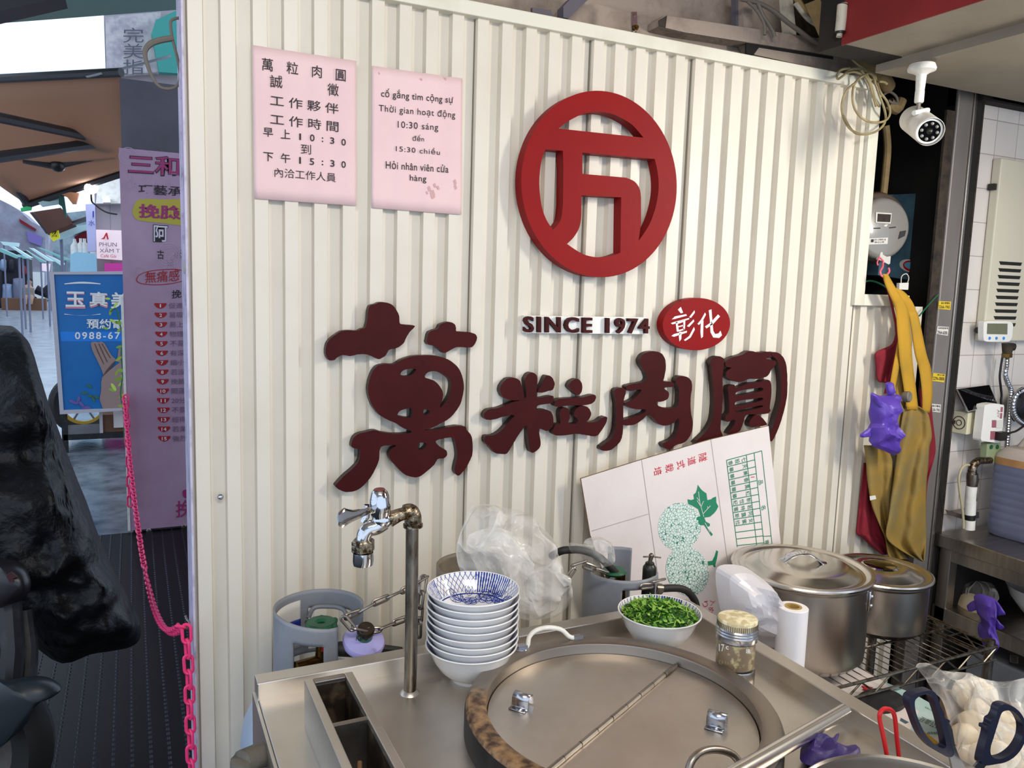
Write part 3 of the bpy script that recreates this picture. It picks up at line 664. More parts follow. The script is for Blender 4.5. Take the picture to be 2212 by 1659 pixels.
brush('dark maroon raised character with a round knob on top, third from left', k7, [
 [[(945, 690), (980, 670), (1015, 675), (1020, 700), (1005, 760), (1003, 850), (1000, 960), (985, 1020), (950, 1060), (910, 1085), (860, 1085), (852, 1065), (880, 1040), (920, 1010), (945, 960), (955, 880), (955, 780)]],
 [[(1120, 520), (1115, 480), (1145, 440), (1205, 427), (1255, 440), (1280, 480), (1285, 540), (1275, 600), (1272, 625), (1330, 632), (1335, 660), (1275, 670), (1305, 700), (1300, 740), (1260, 760), (1225, 765), (1240, 790), (1300, 805), (1360, 795), (1372, 740), (1370, 670), (1350, 630), (1360, 600), (1395, 590), (1440, 605), (1460, 650), (1450, 740), (1452, 830), (1465, 910), (1450, 980), (1410, 1030), (1350, 1050), (1320, 1075), (1280, 1070), (1265, 1040), (1320, 1015), (1355, 980), (1370, 930), (1370, 870), (1340, 900), (1290, 920), (1240, 910), (1200, 870), (1165, 850), (1130, 880), (1070, 915), (1000, 915), (1000, 885), (1080, 860), (1140, 835), (1150, 812), (1100, 812), (1050, 802), (1012, 775), (1060, 750), (1100, 715), (1120, 680), (1040, 690), (1022, 660), (1060, 645), (1150, 625), (1155, 580)]]])
brush('dark maroon raised character partly hidden by the carton, furthest right', k7, [
 [[(1580, 500), (1600, 470), (1640, 460), (1672, 480), (1670, 520), (1662, 600), (1665, 700), (1660, 800), (1650, 900), (1650, 950), (1662, 990), (1610, 1000), (1550, 1015), (1480, 1035), (1500, 1010), (1550, 960), (1590, 890), (1605, 800), (1605, 700), (1595, 600), (1588, 530)]],
 [[(1680, 500), (1720, 470), (1790, 450), (1840, 425), (1900, 435), (1960, 430), (2005, 440), (1990, 465), (1950, 475), (2010, 490), (2015, 515), (1985, 550), (1960, 590), (1900, 610), (1840, 610), (1780, 630), (1720, 620), (1685, 590), (1690, 560), (1720, 535), (1690, 530)]],
 [[(1700, 660), (1740, 650), (1755, 670), (1830, 640), (1900, 632), (1930, 620), (1970, 618), (1985, 650), (1985, 720), (1975, 800), (1980, 820), (1960, 840), (1900, 845), (1820, 850), (1800, 900), (1770, 960), (1700, 975), (1740, 910), (1740, 880), (1690, 895), (1682, 860), (1705, 830), (1705, 760), (1700, 700)],
  [(1752, 700), (1790, 686), (1850, 676), (1922, 668), (1925, 688), (1850, 706), (1790, 716), (1752, 720)], [(1748, 765), (1790, 752), (1850, 744), (1922, 735), (1924, 752), (1850, 772), (1790, 784), (1748, 790)], [(1748, 822), (1790, 812), (1850, 800), (1922, 785), (1922, 798), (1850, 816), (1790, 828), (1748, 830)]],
 [[(1840, 900), (1870, 855), (1905, 852), (1940, 885), (1955, 915), (1900, 925), (1850, 930)]],
 [[(1985, 440), (2020, 433), (2060, 460), (2085, 520), (2092, 620), (2090, 720), (2070, 820), (2040, 920), (2010, 990), (1985, 1025), (1978, 980), (2000, 920), (2020, 850), (2045, 760), (2052, 660), (2045, 560), (2025, 490), (2000, 465)]]])
# ------------------------------------------------------------------ steel counter and what stands on it
ZC, ZL = .85, .879
ctr = thing('steel_counter', 'stainless steel cooking counter with raised back and right rim under the steamer', 'counter', (.63, .75, 0))
MB().box(.172, 1.078, .12, 1.332, ZC-.02, ZC).build('counter_top', 'steelt', ctr, bevel=.002)
MB().box(.170, 1.080, 1.300, 1.334, ZC-.03, ZL).build('back_rim', 'steelt', ctr, bevel=.002)
MB().box(1.047, 1.081, .12, 1.2995, ZC-.03, ZL).build('side_rim', 'steelt', ctr, bevel=.002)
MB().box(.166, .1715, .12, 1.332, .60, ZC-.001).build('side_panel', 'steelt', ctr, bevel=.001)
MB().box(.172, 1.078, 1.322, 1.328, .60, ZC-.021).build('back_panel', 'steelt', ctr)
MB().box(1.072, 1.078, .12, 1.321, .60, ZC-.021).build('side_panel', 'steelt', ctr)
for x in (.20, 1.045):
    for y in (.15, 1.295): MB().box(x-.018, x+.018, y-.018, y+.018, 0, ZC-.021).build('leg', 'steeld', ctr)
# trough box
tr = thing('trough_box', 'narrow two-compartment steel trough with greasy insides on left of counter', 'box', (.265, .9, ZC))
tx0, tx1, ty0, ty1, tz = .226, .302, .55, 1.190, .928; w = .0135
for (a, b, c, d, n) in ((tx0, tx0+w, ty0, ty1, 'side_wall'), (tx1-w, tx1, ty0, ty1, 'side_wall'), (tx0+w, tx1-w, ty1-w, ty1, 'end_wall'), (tx0+w, tx1-w, ty0, ty0+w, 'end_wall')):
    MB().box(a, b, c, d, ZC, tz).build(n, 'steeld' if n == 'end_wall' else 'steelt', tr, bevel=.0015)
    mb = MB()
for yy in (1.050, .78): MB().box(tx0+w, tx1-w, yy-.005, yy+.005, ZC+.004, tz-.002).build('divider', 'steeld', tr)
MB().box(tx0+w, tx1-w, ty0+w, ty1-w, ZC+.001, ZC+.004).build('bottom', 'soot', tr)
mb = MB().box(tx0+w, tx0+w+.0015, ty0+w, ty1-w, ZC+.004, tz-.006).box(tx1-w-.0015, tx1-w, ty0+w, ty1-w, ZC+.004, tz-.006).box(tx0+w, tx1-w, ty1-w-.0015, ty1-w, ZC+.004, tz-.006)
mb.build('grease', M('grease', '241c14', .45, mix=('5a4a38', 35, .5, .68)), tr, label='dark brown grease')
mb = MB().tube([(.245, .93, ZC+.02), (.262, .99, ZC+.05)], .0035, 8); mb.build('stick', 'brownbox', label='short brown stick lying inside the steel trough', cat='stick')
# faucet
YP = 1.227
ft = thing('faucet', 'chrome lever tap on an upright worn pipe, rising from the counter', 'faucet', (.4115, YP, ZC))
k9 = K(560, 1040, 3.95); Q = lambda x, y, yy=YP: A(*k9(x, y), yy)
pt = Q(1305, 375)
MB().tube([(.4115, YP, ZC), (.4125, YP, ZC+.1), pt], .0108, 18).build('pipe', 'oldpipe', ft)
MB().lathe([(.0105, .006), (.014, .004), (.017, 0)], (.4115, YP, ZC), 20).build('weld_collar', 'steelt', ft)
mb = MB().tube([Q(1312, 385), Q(1312, 330), Q(1308, 285), Q(1285, 262), Q(1240, 268)], [.0145, .0145, .014, .0145, .0135], 16, smooth=3)
mb.tube([Q(1312, 388), Q(1312, 362)], .0165, 16); mb.build('elbow', 'rustchrome', ft)
MB().tube([Q(1258, 266), Q(1190, 288), Q(1110, 325)], [.0105, .0105, .0112, .013], 16).build('inlet', 'rustchrome', ft)
b0 = Q(1050, 325); mb = MB().sphere(b0, .0165, 16, sc=(1.05, 1, .95))
mb.tube([Q(1060, 345), Q(1000, 385), Q(935, 405), Q(900, 445), Q(888, 505)], [.0140, .0135, .0125, .0125, .0120], 16, smooth=4); mb.build('spout', 'chrome', ft)
mb = MB().lathe([(.0001, .0425), (.010, .042), (.0135, .038), (.0165, .026), (.0175, .015), (.0165, .005), (.0135, -.006), (.0125, -.014), (.012, -.02)], Q(1035, 285), 24, ax=(-.06, 0, 1)); mb.build('valve_cap', 'chrome', ft)
MB().lathe([(.0001, .0445), (.0085, .0440), (.0098, .0425)], Q(1035, 285), 20, ax=(-.06, 0, 1)).build('cap_button', M('cap_brown', '6d3430', .4), ft, label='reddish brown cap button')
# lever: paddle towards the left front
lv = [Q(990, 235, 1.215), Q(900, 262, 1.19), Q(800, 292, 1.175), Q(720, 310, 1.165), Q(672, 318, 1.16)]
hw = [.0065, .0062, .0090, .0150, .0095]
mb = MB(); g = []
lv2 = catmull([tuple(p) for p in lv], 4, False)
for sgn in (1, -1):
    row = []
for i, p in enumerate(lv2):
    q = i/(len(lv2)-1)*4; kx = min(3, int(q)); h = hw[kx]+(hw[kx+1]-hw[kx])*(q-kx); nn = V((.3, -.85, .35)).normalized(); up = V((.12, .25, 1)).normalized()
    g.append([V(p)+up*(h*math.cos(t))+nn*(.0022*math.sin(t)) for t in [2*math.pi*j/12 for j in range(12)]])
mb.grid(g, 0, True, True); mb.add(g[-1], [tuple(range(12))]); mb.build('lever', 'chrome', ft)
mb = MB().tube([Q(925, 200, 1.24), Q(915, 300, 1.24), Q(885, 350, 1.24)], [.006, .0055, .005], 10); mb.build('lever_tail', 'chrome', ft)
nc = Q(886, 545); mb = MB()
for i in range(2):
    pass
mb.lathe([(.0001, .010), (.0165, .010), (.019, .007), (.019, -.009), (.0165, -.0115), (.0001, -.0115)], nc, 6); mb.build('hex_nut', 'rustchrome', ft, sharp=20)
MB().lathe([(.0165, .0), (.0172, -.014), (.016, -.021), (.013, -.0225), (.0001, -.0215)], nc-V((0, 0, .0115)), 24).build('aerator', 'chrome', ft)
# bowls
def bowl_mb(h=.067, R=.082):
    out = [(.0001, .004), (.029, .004), (.030, 0), (.034, 0), (.0355, .006), (.046, .0125), (.058, .024), (.068, .040), (.0755, h-.010), (.0800, h-.004), (R, h-.0012), (R-.0006, h+.0006), (R-.0024, h)]
    inn = [(.0775, h-.006), (.0725, h-.014), (.065, .040), (.055, .026), (.044, .016), (.030, .010), (.015, .0085), (.0001, .008)]
    return MB().lathe(out+inn, (0, 0, 0), 56, mis=[0]*12+[1]*8)
words = ['topmost', 'second', 'third', 'fourth', 'fifth', 'sixth', 'seventh', 'eighth', 'lowest']
bx, by = .529, 1.236; proto = None
for i in range(9):
    lab = {0: 'topmost bowl of the nested stack, its blue and white flower decoration showing', 8: 'lowest bowl of the nested white stack, resting on the counter beside the tap'}.get(i, f'{words[i]} white porcelain bowl from the top of the nested stack by the tap')
    z = ZC+.0126*(8-i)
    if proto is None:
        proto = bowl_mb(); proto = proto.build('bowl', ['porcelain', 'bowlin'], origin=(0, 0, 0), label=lab, cat='bowl', group='stack of nested blue and white bowls'); o = proto
    else:
        o = proto.copy(); COL.objects.link(o); o['label'] = lab
    o.location = (bx+.0012*math.sin(i*2.1), by+.001*math.cos(i*1.7), z); o.rotation_euler = (0, 0, 2.35+i*.5); WL[o.name] = V(o.location)
gx, gy = .921, 1.219
kbw = K(880, 1060, 3.7696); pin = [(.0001, .008), (.015, .0085), (.030, .010), (.044, .016), (.055, .026), (.065, .040), (.0725, .053), (.0775, .061), (.082, .067)]
def inbowl(x, y):            # point on the inside of the top bowl
    z = .02; tb = WL['bowl']
    for _ in range(40):
        p = B(*kbw(x, y), tb.z+z); r = math.hypot(p.x-tb.x, p.y-tb.y); zn = .067
        for (r0, h0), (r1, h1) in zip(pin, pin[1:]):
            if r <= r1: zn = h0+(h1-h0)*max(0, r-r0)/(r1-r0); break
        z += (zn-z)*.5
    return p+V((0, 0, .0009))
fw = MB()
def brushline(pts, w=3.2, closed=False, n=3):
    q = catmull(pts, n, closed); m = len(q)
    for i in range(m if closed else m-1):
        (xa, ya), (xb, yb) = q[i], q[(i+1) % m]; dx, dy = xb-xa, yb-ya; l = math.hypot(dx, dy) or 1; ox, oy = -dy/l*w/2, dx/l*w/2*.75
        fw.add([inbowl(xa+ox, ya+oy), inbowl(xb+ox, yb+oy), inbowl(xb-ox, yb-oy), inbowl(xa-ox, ya-oy)], [(0, 1, 2, 3)])
def fillp(pts): fw.prism([inbowl(*p) for p in pts], d=(0, 0, -.0003), back=False)
leaves = [[(338, 795), (375, 812), (405, 850), (425, 895), (390, 885), (355, 850)], [(490, 757), (512, 765), (532, 800), (530, 838), (505, 858), (478, 838), (472, 795)], [(778, 797), (774, 835), (748, 866), (722, 862), (730, 835)], [(350, 868), (395, 872), (440, 905), (400, 912), (362, 895)], [(800, 870), (830, 862), (850, 875), (815, 892), (775, 895)], [(430, 840), (450, 862), (462, 895), (440, 900)]]
for lf_ in leaves:
    brushline(lf_, 6, True); cx_ = sum(p[0] for p in lf_)/len(lf_); cy_ = sum(p[1] for p in lf_)/len(lf_)
    brushline([lf_[0], (cx_, cy_), lf_[len(lf_)//2]], 3, False)
    for i in range(len(lf_)):
        p = lf_[i]; fillp([(p[0]+(cx_-p[0])*.1, p[1]+(cy_-p[1])*.1), (p[0]+(cx_-p[0])*.75-4, p[1]+(cy_-p[1])*.75), (p[0]+(cx_-p[0])*.75+4, p[1]+(cy_-p[1])*.75+3)])
def flower(cx_, cy_, rx, ry, n, ph):
    for ring_, (k0, k1, m) in enumerate(((1, .62, n), (.62, .3, n-2), (.3, .05, 4))):
        for i in range(m):
            a0 = 2*math.pi*(i+ring_*.5)/m+ph; a1 = a0+2*math.pi/m; am = (a0+a1)/2
            P = lambda a, k: (cx_+rx*k*math.cos(a), cy_+ry*k*math.sin(a))
            brushline([P(a0, k1), P(a0+.1, k0*.92), P(am, k0*1.05), P(a1-.1, k0*.92), P(a1, k1)], 5.5, False)
            for d in (-.5, -.18, .18, .5):
                a = am+d*(a1-a0)*.8; fillp([P(a-.10, k1+.02), P(a+.10, k1+.02), P(a, k1+(k0-k1)*.75)])
flower(650, 862, 92, 56, 8, .2); flower(515, 900, 66, 30, 6, .5); flower(740, 905, 46, 24, 5, .1)
brushline([(455, 905), (425, 880), (400, 850)], 4); brushline([(300, 880), (300, 850), (330, 812), (390, 778)], 2.6); brushline([(820, 850), (800, 822), (760, 795)], 2.6)
fwo = fw.build('flower_print', M('cobalt_print', '2a3f98', .25), bpy.data.objects['bowl']); fwo.rotation_euler.z = -bpy.data.objects['bowl'].rotation_euler.z
o = proto.copy(); COL.objects.link(o); o['label'] = 'porcelain bowl heaped with chopped green coriander at the back of the counter'; del o['group']; o.location = (gx, gy, ZC); o.scale = (1, 1, 1.07); o.rotation_euler = (0, 0, .4); WL[o.name] = V(o.location)
mb = MB(); rnd = random.Random(3)
mb.lathe([(.0001, .080), (.03, .078), (.052, .072), (.066, .064), (.071, .057), (.060, .046), (.0001, .046)], (gx, gy, ZC), 24, 1)
for i in range(620):
    a = rnd.random()*6.283; r = .071*math.sqrt(rnd.random()); z = ZC+.0795-.021*(r/.071)**2+rnd.random()*.009
    c = V((gx+r*math.cos(a), gy+r*math.sin(a), z)); s = .0025+.0045*rnd.random()
    u = V((rnd.uniform(-1, 1), rnd.uniform(-1, 1), rnd.uniform(-.5, .7))).normalized(); v = u.cross(V((rnd.uniform(-.5, .5), rnd.uniform(-.5, .5), 1))).normalized(); n = u.cross(v)
    m = rnd.choice((0, 0, 0, 1, 2))
    if i % 6 == 0: mb.tube([c-u*s*2.2, c+n*s*.3, c+u*s*2.2], .0011, 5, mi=2)
    else:
        q = [c-u*s*1.3, c-u*s*.2+v*s*.9+n*s*.4, c+u*s*.5+v*s*.6, c+u*s*1.4+n*s*.3, c+u*s*.5-v*s*.7+n*s*.4, c-u*s*.3-v*s*.8]
        mb.add(q+[c+n*s*.25], [(6, i2, (i2+1) % 6) for i2 in range(6)], m)
mb.build('chopped_coriander', ['herb', 'herbd', 'herbl'], label='heap of finely chopped green coriander in the porcelain bowl', cat='herbs', kind='stuff', sharp=0)
# steamer pot with recessed lid
sc_, sr, si, zr = V((.682, .988, 0)), .248, .213, .897
sp = thing('steamer_pot', 'wide round steamer pot with scorched rim and flat hinged lid, set in the counter', 'pot', (sc_.x, sc_.y, ZC))
mb = MB().lathe([(sr, ZC+.0), (sr, zr-.012), (sr-.002, zr-.006)], (sc_.x, sc_.y, 0), 96); mb.build('outer_wall', 'soot', sp)
def _rim(nt, b):
    tc = _n(nt, 'ShaderNodeTexCoord'); s = _n(nt, 'ShaderNodeSeparateXYZ'); nt.links.new(tc.outputs['Object'], s.inputs[0])
    no = _n(nt, 'ShaderNodeTexNoise'); no.inputs['Scale'].default_value = 9; no.inputs['Detail'].default_value = 8; nt.links.new(tc.outputs['Object'], no.inputs[0])
    sr_ = _n(nt, 'ShaderNodeTexNoise'); sr_.inputs['Scale'].default_value = 70; sr_.inputs['Detail'].default_value = 6; nt.links.new(tc.outputs['Object'], sr_.inputs[0])
    f = _math(nt, 'ADD', _math(nt, 'MULTIPLY', s.outputs[0], -5.2), _math(nt, 'MULTIPLY', s.outputs[1], -1.6))
    f = _math(nt, 'ADD', f, _math(nt, 'MULTIPLY', _math(nt, 'SUBTRACT', no.outputs['Fac'], .5), 1.6))
    mr = _n(nt, 'ShaderNodeMapRange'); mr.inputs[1].default_value = .65; mr.inputs[2].default_value = 1.0; nt.links.new(f, mr.inputs[0])
    mr2 = _n(nt, 'ShaderNodeMapRange'); mr2.inputs[1].default_value = .35; mr2.inputs[2].default_value = .65; nt.links.new(sr_.outputs['Fac'], mr2.inputs[0])
    rustc = _mixc(nt, mr2.outputs[0], lin('3a2010'), lin('9c7a54'))
    nt.links.new(_mixc(nt, mr.outputs[0], lin('9a9188'), rustc), b.inputs['Base Color'])
    nt.links.new(_math(nt, 'SUBTRACT', 1.0, _math(nt, 'MULTIPLY', mr.outputs[0], .75)), b.inputs['Metallic']); b.inputs['Roughness'].default_value = .38
MT['burntrim'] = pattern_mat('scorched_rim', _rim)
mb = MB().lathe([(sr-.002, zr-.006), (sr-.006, zr-.0005), (sr-.010, zr), (si+.006, zr), (si+.001, zr-.002), (si, zr-.005), (si, zr-.030), (si-.002, zr-.035)], (sc_.x, sc_.y, 0), 96); mb.build('rim', 'burntrim', sp)
f1, f2 = B(1126, 1400, zr), B(1246, 1379, zr); md = (f1+f2)/2; dr = (f2-f1).normalized(); outw = V((-.2, .9, 0)).normalized()
hd = MB().tube([f1, f1+dr*.012+V((0, 0, .002)), f1+dr*.018+outw*.004+V((0, 0, .016)), f1+dr*.032+outw*.006+V((0, 0, .026)), md+outw*.006+V((0, 0, .028)), f2-dr*.03+outw*.005+V((0, 0, .020)), f2-dr*.016+V((0, 0, .006)), f2], .0042, 10, smooth=4)
h = hd.build('carry_handle', 'whitep', sp)
mb = MB().obox(f1+V((0, 0, .003)), dr*.009, outw*.006, (0, 0, .003)).obox(f2+V((0, 0, .003)), dr*.009, outw*.006, (0, 0, .003)); mb.lathe([(.0001, .001), (.012, .001), (.013, 0)], f1, 16); mb.build('handle_clip', 'alu', h)
zlid = zr-.020
ld = sp
ha, hb = B(1190, 1659, zlid+.004), B(1470, 1428, zlid+.004); hd_ = (hb-ha).normalized(); nh = V((-hd_.y, hd_.x, 0))
ccut = V((sc_.x, sc_.y, 0)); off = (ha-ccut).dot(nh); rl = si-.0025
halves = []
for sg in (1, -1):
    pts = []
    for i in range(97):
        a = 2*math.pi*i/96; p = V((rl*math.cos(a), rl*math.sin(a), 0))
        if (p.dot(nh)-off)*sg >= .001: pts.append((a, p))
    # order along the arc from the hinge chord
    hdv = V((hd_.x, hd_.y, 0)); half = math.sqrt(rl*rl-off*off); c = nh*off
    e1, e2 = c+hdv*half, c-hdv*half; a1, a2 = math.atan2(e1.y, e1.x), math.atan2(e2.y, e2.x)
    if sg > 0:
        while a2 < a1: a2 += 2*math.pi
    else:
        while a2 > a1: a2 -= 2*math.pi
    loop = [V((rl*math.cos(a1+(a2-a1)*i/60), rl*math.sin(a1+(a2-a1)*i/60), 0)) for i in range(61)]
    loop = [V((sc_.x, sc_.y, zlid))+p+nh*(sg*.0006) for p in loop]
    hv_ = MB().prism(loop, d=(0, 0, -.003)).build('lid_half', 'steelt', ld); halves.append(hv_)
e1 = V((sc_.x, sc_.y, zlid+.003))+nh*off+hdv*(half-.004); e2 = V((sc_.x, sc_.y, zlid+.003))+nh*off-hdv*(half-.004)
mb = MB(); n = 9
for i in range(n):
    a, b = e1.lerp(e2, i/n), e1.lerp(e2, (i+.965)/n); mb.tube([a, b], .0040 if i % 2 else .0043, 10)
mb.build('hinge_rod', 'steeld', ld)
for (px, py, rot) in ((1128, 1524, 0), (1548, 1566, 0)):
    c = B(px, py, zlid+.0008); wv = V((.6, -.8, 0)).normalized(); pv = V((.8, .6, 0)).normalized(); hv_ = max(halves, key=lambda o: sum(((o.matrix_basis.translation+WL['steamer_pot'])-c).dot(nh)*0+((v.co+WL['steamer_pot'])-c).dot(nh)*(c-ha).dot(nh) for v in o.data.vertices))
    prof = [(-.024, .001), (-.012, .001), (-.0102, .010), (-.009, .022), (-.004, .031), (.003, .0325), (.0095, .027), (.0125, .015), (.013, .001)]
    g = [[c+pv*a*.85+V((0, 0, z*.64))+wv*s for s in (-.0145, .0145)] for a, z in catmull(prof, 4, False)]
    MB().grid(g).build('lid_clip', 'alu', hv_, solid=.0014)
mb = MB().tube([A(1484, 1675, .80), A(1497, 1640, .805), A(1522, 1622, .81), A(1556, 1620, .812), A(1585, 1632, .81), A(1604, 1660, .80)], .0055, 12, smooth=5); mb.build('loop_handle', 'steeld', ld)
# front pot with things in it
fp = B(1800, 1637, .925); fr = .15; fc = V((fp.x-.01, fp.y-fr, 0))
pr = thing('open_pot', 'open round steel pot at the front edge, only its rim in view', 'pot', (fc.x, fc.y, ZC))
mb = MB().lathe([(.0001, ZC+.002), (fr-.01, ZC), (fr-.004, ZC+.004), (fr-.002, .915), (fr+.0015, .922), (fr+.0015, .925), (fr-.001, .9265), (fr-.004, .924), (fr-.006, .915), (fr-.008, ZC+.010), (.0001, ZC+.008)], (fc.x, fc.y, 0), 72); mb.build('pot_body', 'potsteel', pr)
# ladle handle
a, b = A(1824, 1537, .86), A(1540, 1700, .72)
ldl = thing('ladle', 'shiny round steel ladle handle lying across the pot rims', 'ladle', tuple(b))
MB().tube([b, a], .0118, 18).build('handle', 'ladle', ldl)
MB().lathe([(.0001, .0), (.0105, .001), (.0118, -.004)], a, 18, ax=(a-b)).build('end_cap', 'ladle', ldl)
# red tongs
yt = .70; T_ = lambda x, y: A(x, y, yt)
tg = thing('tongs', 'red coated wire tongs handle standing at front right', 'tongs', tuple(T_(1925, 1680)-V((0, 0, .02))))
mb = MB().tube([T_(1925, 1700), T_(1917, 1640), T_(1908, 1590), T_(1900, 1552), T_(1903, 1537), T_(1913, 1531), T_(1926, 1535), T_(1933, 1550), T_(1937, 1590), T_(1942, 1636)], .0031, 10, smooth=4); mb.build('handle_sleeve', 'redpl', tg)
mb = MB().tube([T_(1942, 1634), T_(1944, 1665), T_(1946, 1720)], .0017, 8).tube([T_(1925, 1698), T_(1928, 1720)], .0017, 8); mb.build('wire_leg', 'chrome', tg)
# scissors
ys = .66; ks = K(1780, 1400, 5.12); Sx = lambda x, y, d=0: A(*ks(x, y), ys+d)
ss = thing('scissors', 'open kitchen scissors with dark navy handles pointing up, front right corner', 'scissors', tuple(Sx(1600, 1500)))
def ringh(o, i, nm, d):
    m = MB().prism(poly(ks, o, lambda x, y: A(x, y, ys+d), 5), [poly(ks, i, lambda x, y: A(x, y, ys+d), 5)], d=(0, .011, 0)); return m.build(nm, 'navy', ss, bevel=.0025)
ringh([(950, 560), (1000, 510), (1080, 485), (1170, 470), (1225, 490), (1255, 540), (1290, 640), (1330, 720), (1340, 770), (1390, 800), (1385, 825), (1365, 850), (1390, 960), (1420, 1080), (1440, 1160), (1420, 1200), (1370, 1205), (1300, 1170), (1200, 1110), (1100, 1000), (1040, 880), (990, 740), (955, 650)],
      [(1005, 600), (1040, 545), (1110, 515), (1170, 510), (1210, 550), (1240, 640), (1280, 760), (1320, 920), (1350, 1060), (1345, 1100), (1300, 1105), (1220, 1060), (1130, 960), (1070, 850), (1020, 720)], 'finger_ring', 0)
ringh([(1930, 660), (1960, 630), (2010, 620), (2080, 640), (2160, 700), (2220, 790), (2250, 880), (2235, 1000), (2180, 1120), (2100, 1210), (2000, 1265), (1900, 1285), (1800, 1300), (1750, 1285), (1742, 1240), (1765, 1130), (1800, 1000), (1815, 915), (1790, 905), (1795, 865), (1835, 860), (1850, 800), (1890, 770), (1915, 720)],
      [(1960, 730), (2000, 695), (2070, 695), (2140, 740), (2190, 820), (2205, 900), (2190, 1000), (2130, 1110), (2040, 1190), (1950, 1225), (1880, 1215), (1845, 1170), (1845, 1090), (1880, 980), (1920, 850)], 'finger_ring', .012)
MB().prism(poly(ks, [(1365, 850), (1385, 825), (1420, 900), (1450, 1080), (1500, 1210), (1570, 1330), (1600, 1450), (1420, 1450), (1420, 1330), (1390, 1190), (1410, 1150)], lambda x, y: A(x, y, ys+.003)), d=(0, .003, 0)).build('blade', 'blade', ss)
MB().prism(poly(ks, [(1745, 1235), (1800, 1290), (1770, 1330), (1760, 1450), (1600, 1450), (1650, 1330), (1700, 1270)], lambda x, y: A(x, y, ys+.014)), d=(0, .003, 0)).build('blade', 'blade', ss)
# purple glove on the counter
kg = K(1440, 1480, 5.027)
go = [(1450, 740), (1460, 680), (1500, 630), (1600, 610), (1700, 618), (1765, 630), (1800, 605), (1845, 600), (1845, 640), (1820, 655), (1880, 690), (1940, 750), (2000, 730), (2070, 725), (2105, 760), (2100, 800), (2000, 850), (1800, 880), (1600, 880), (1460, 830)]
gp = [B(*kg(x, y), ZC+.014) for x, y in catmull(go, 3)]
mb = pillow(gp, (0, -.3, 1), .020, wob=.3, ridge=.7, seed=4, freq=26, back=.25, rings=9); mb.build('rubber_glove', 'dpurple', label='crumpled dark purple glove lying on the counter behind the open pot', cat='glove')
# seasoning jar on a small steel cup
jx, jy, jr = .962, 1.045, .0345; zj1 = A(1594, 1332, jy).z+.004; zj0 = A(1590, 1437, jy).z
mb = MB().lathe([(.0001, ZC+.002), (.030, ZC), (.033, ZC+.002), (.0335, zj0-.004), (.032, zj0-.001), (.0001, zj0-.001)], (jx+.004, jy, 0), 36); mb.build('steel_cup', 'potsteel', label='small upturned steel cup under the seasoning jar', cat='cup')
J = thing('seasoning_jar', 'glass shaker jar of pale minced garlic with metal screw collar and holed lid', 'jar', (jx, jy, zj0))
hh = zj1-zj0
MB().lathe([(.0001, zj0+.001), (jr-.004, zj0), (jr, zj0+.004), (jr, zj1-.045), (jr-.002, zj1-.040), (jr-.002, zj1-.016)], (jx, jy, 0), 40).build('glass_body', 'jar', J)
mb = MB().lathe([(.0001, zj0+.003), (jr-.004, zj0+.002), (jr-.0008, zj0+.005), (jr-.0008, zj1-.046), (.0001, zj1-.047)], (jx, jy, 0), 40); mb.build('minced_contents', 'sauce', J)
cz = zj1-.044; mb = MB().lathe([(jr+.0005, cz), (jr+.0022, cz+.001), (jr+.0022, cz+.009), (jr+.0032, cz+.011), (jr+.0018, cz+.0135), (jr+.0030, cz+.016), (jr+.0016, cz+.0185), (jr+.0028, cz+.021), (jr+.001, cz+.024)], (jx, jy, 0), 44); mb.build('screw_collar', 'alu', J)
mb = MB().lathe([(jr+.0005, zj1-.020), (jr+.0005, zj1-.010), (jr, zj1-.006), (jr-.002, zj1-.005), (jr-.004, zj1-.0045), (.0001, zj1-.003)], (jx, jy, 0), 44); lidj = mb.build('shaker_lid', 'jarlid', J)
mb = MB()
for i in range(60): a = 2*math.pi*i/60; mb.obox((jx+(jr+.0008)*math.cos(a), jy+(jr+.0008)*math.sin(a), zj1-.0150), (-.0008*math.sin(a), .0008*math.cos(a), 0), (.0007*math.cos(a), .0007*math.sin(a), 0), (0, 0, .0045))
mb.build('knurling', 'steeld', lidj)
mb = MB()
kj = K(1500, 1260, 7.373)
def onjar(px, py): # near surface of the glass
    r = ray(px, py); ox, oy = EYE.x-jx, EYE.y-jy; R_ = jr+.0004; aa = r.x*r.x+r.y*r.y; bb = ox*r.x+oy*r.y; cc = ox*ox+oy*oy-R_*R_
    t = (-bb-math.sqrt(max(0, bb*bb-aa*cc)))/aa; return EYE+r*t
for body, (lx, by_), (rx, ry), (tx_, ty_) in (('&', (435, 890), (510, 905), (435, 800)), ('L', (395, 905), (432, 912), (395, 840)), ('17', (390, 1080), (475, 1090), (390, 965)), ('c', (500, 1050), (545, 1058), (500, 1000)), ('古', (830, 1000), (905, 990), (830, 870)), ('早', (905, 985), (955, 975), (905, 860)), ('味', (825, 1130), (890, 1120), (825, 1050))):
    text_mb(body, onjar(*kj(lx, by_)), onjar(*kj(rx, ry)), onjar(*kj(tx_, ty_)), d=(.0003, .0004, 0), bold=.01, mb=mb)
mb.build('raised_lettering', 'white', J)
# plastic bag roll and loose sheet
rx_, ry_, rr_ = 1.235, 1.18, .031; zt_ = A(1722, 1309, ry_).z
R0 = thing('bag_roll', 'white roll of plastic bags standing upright beside the big stock pot', 'roll', (rx_, ry_, .613))
MB().lathe([(.013, .615), (rr_, .615), (rr_+.0005, .70), (rr_, zt_-.001), (rr_-.001, zt_), (.018, zt_+.0005), (.018, .618)], (rx_, ry_, 0), 44).build('film_roll', 'roll', R0)
MB().lathe([(.0178, .62), (.0178, zt_+.0012), (.0125, zt_+.0012), (.0125, .62)], (rx_, ry_, 0), 32).build('cardboard_core', 'core', R0)
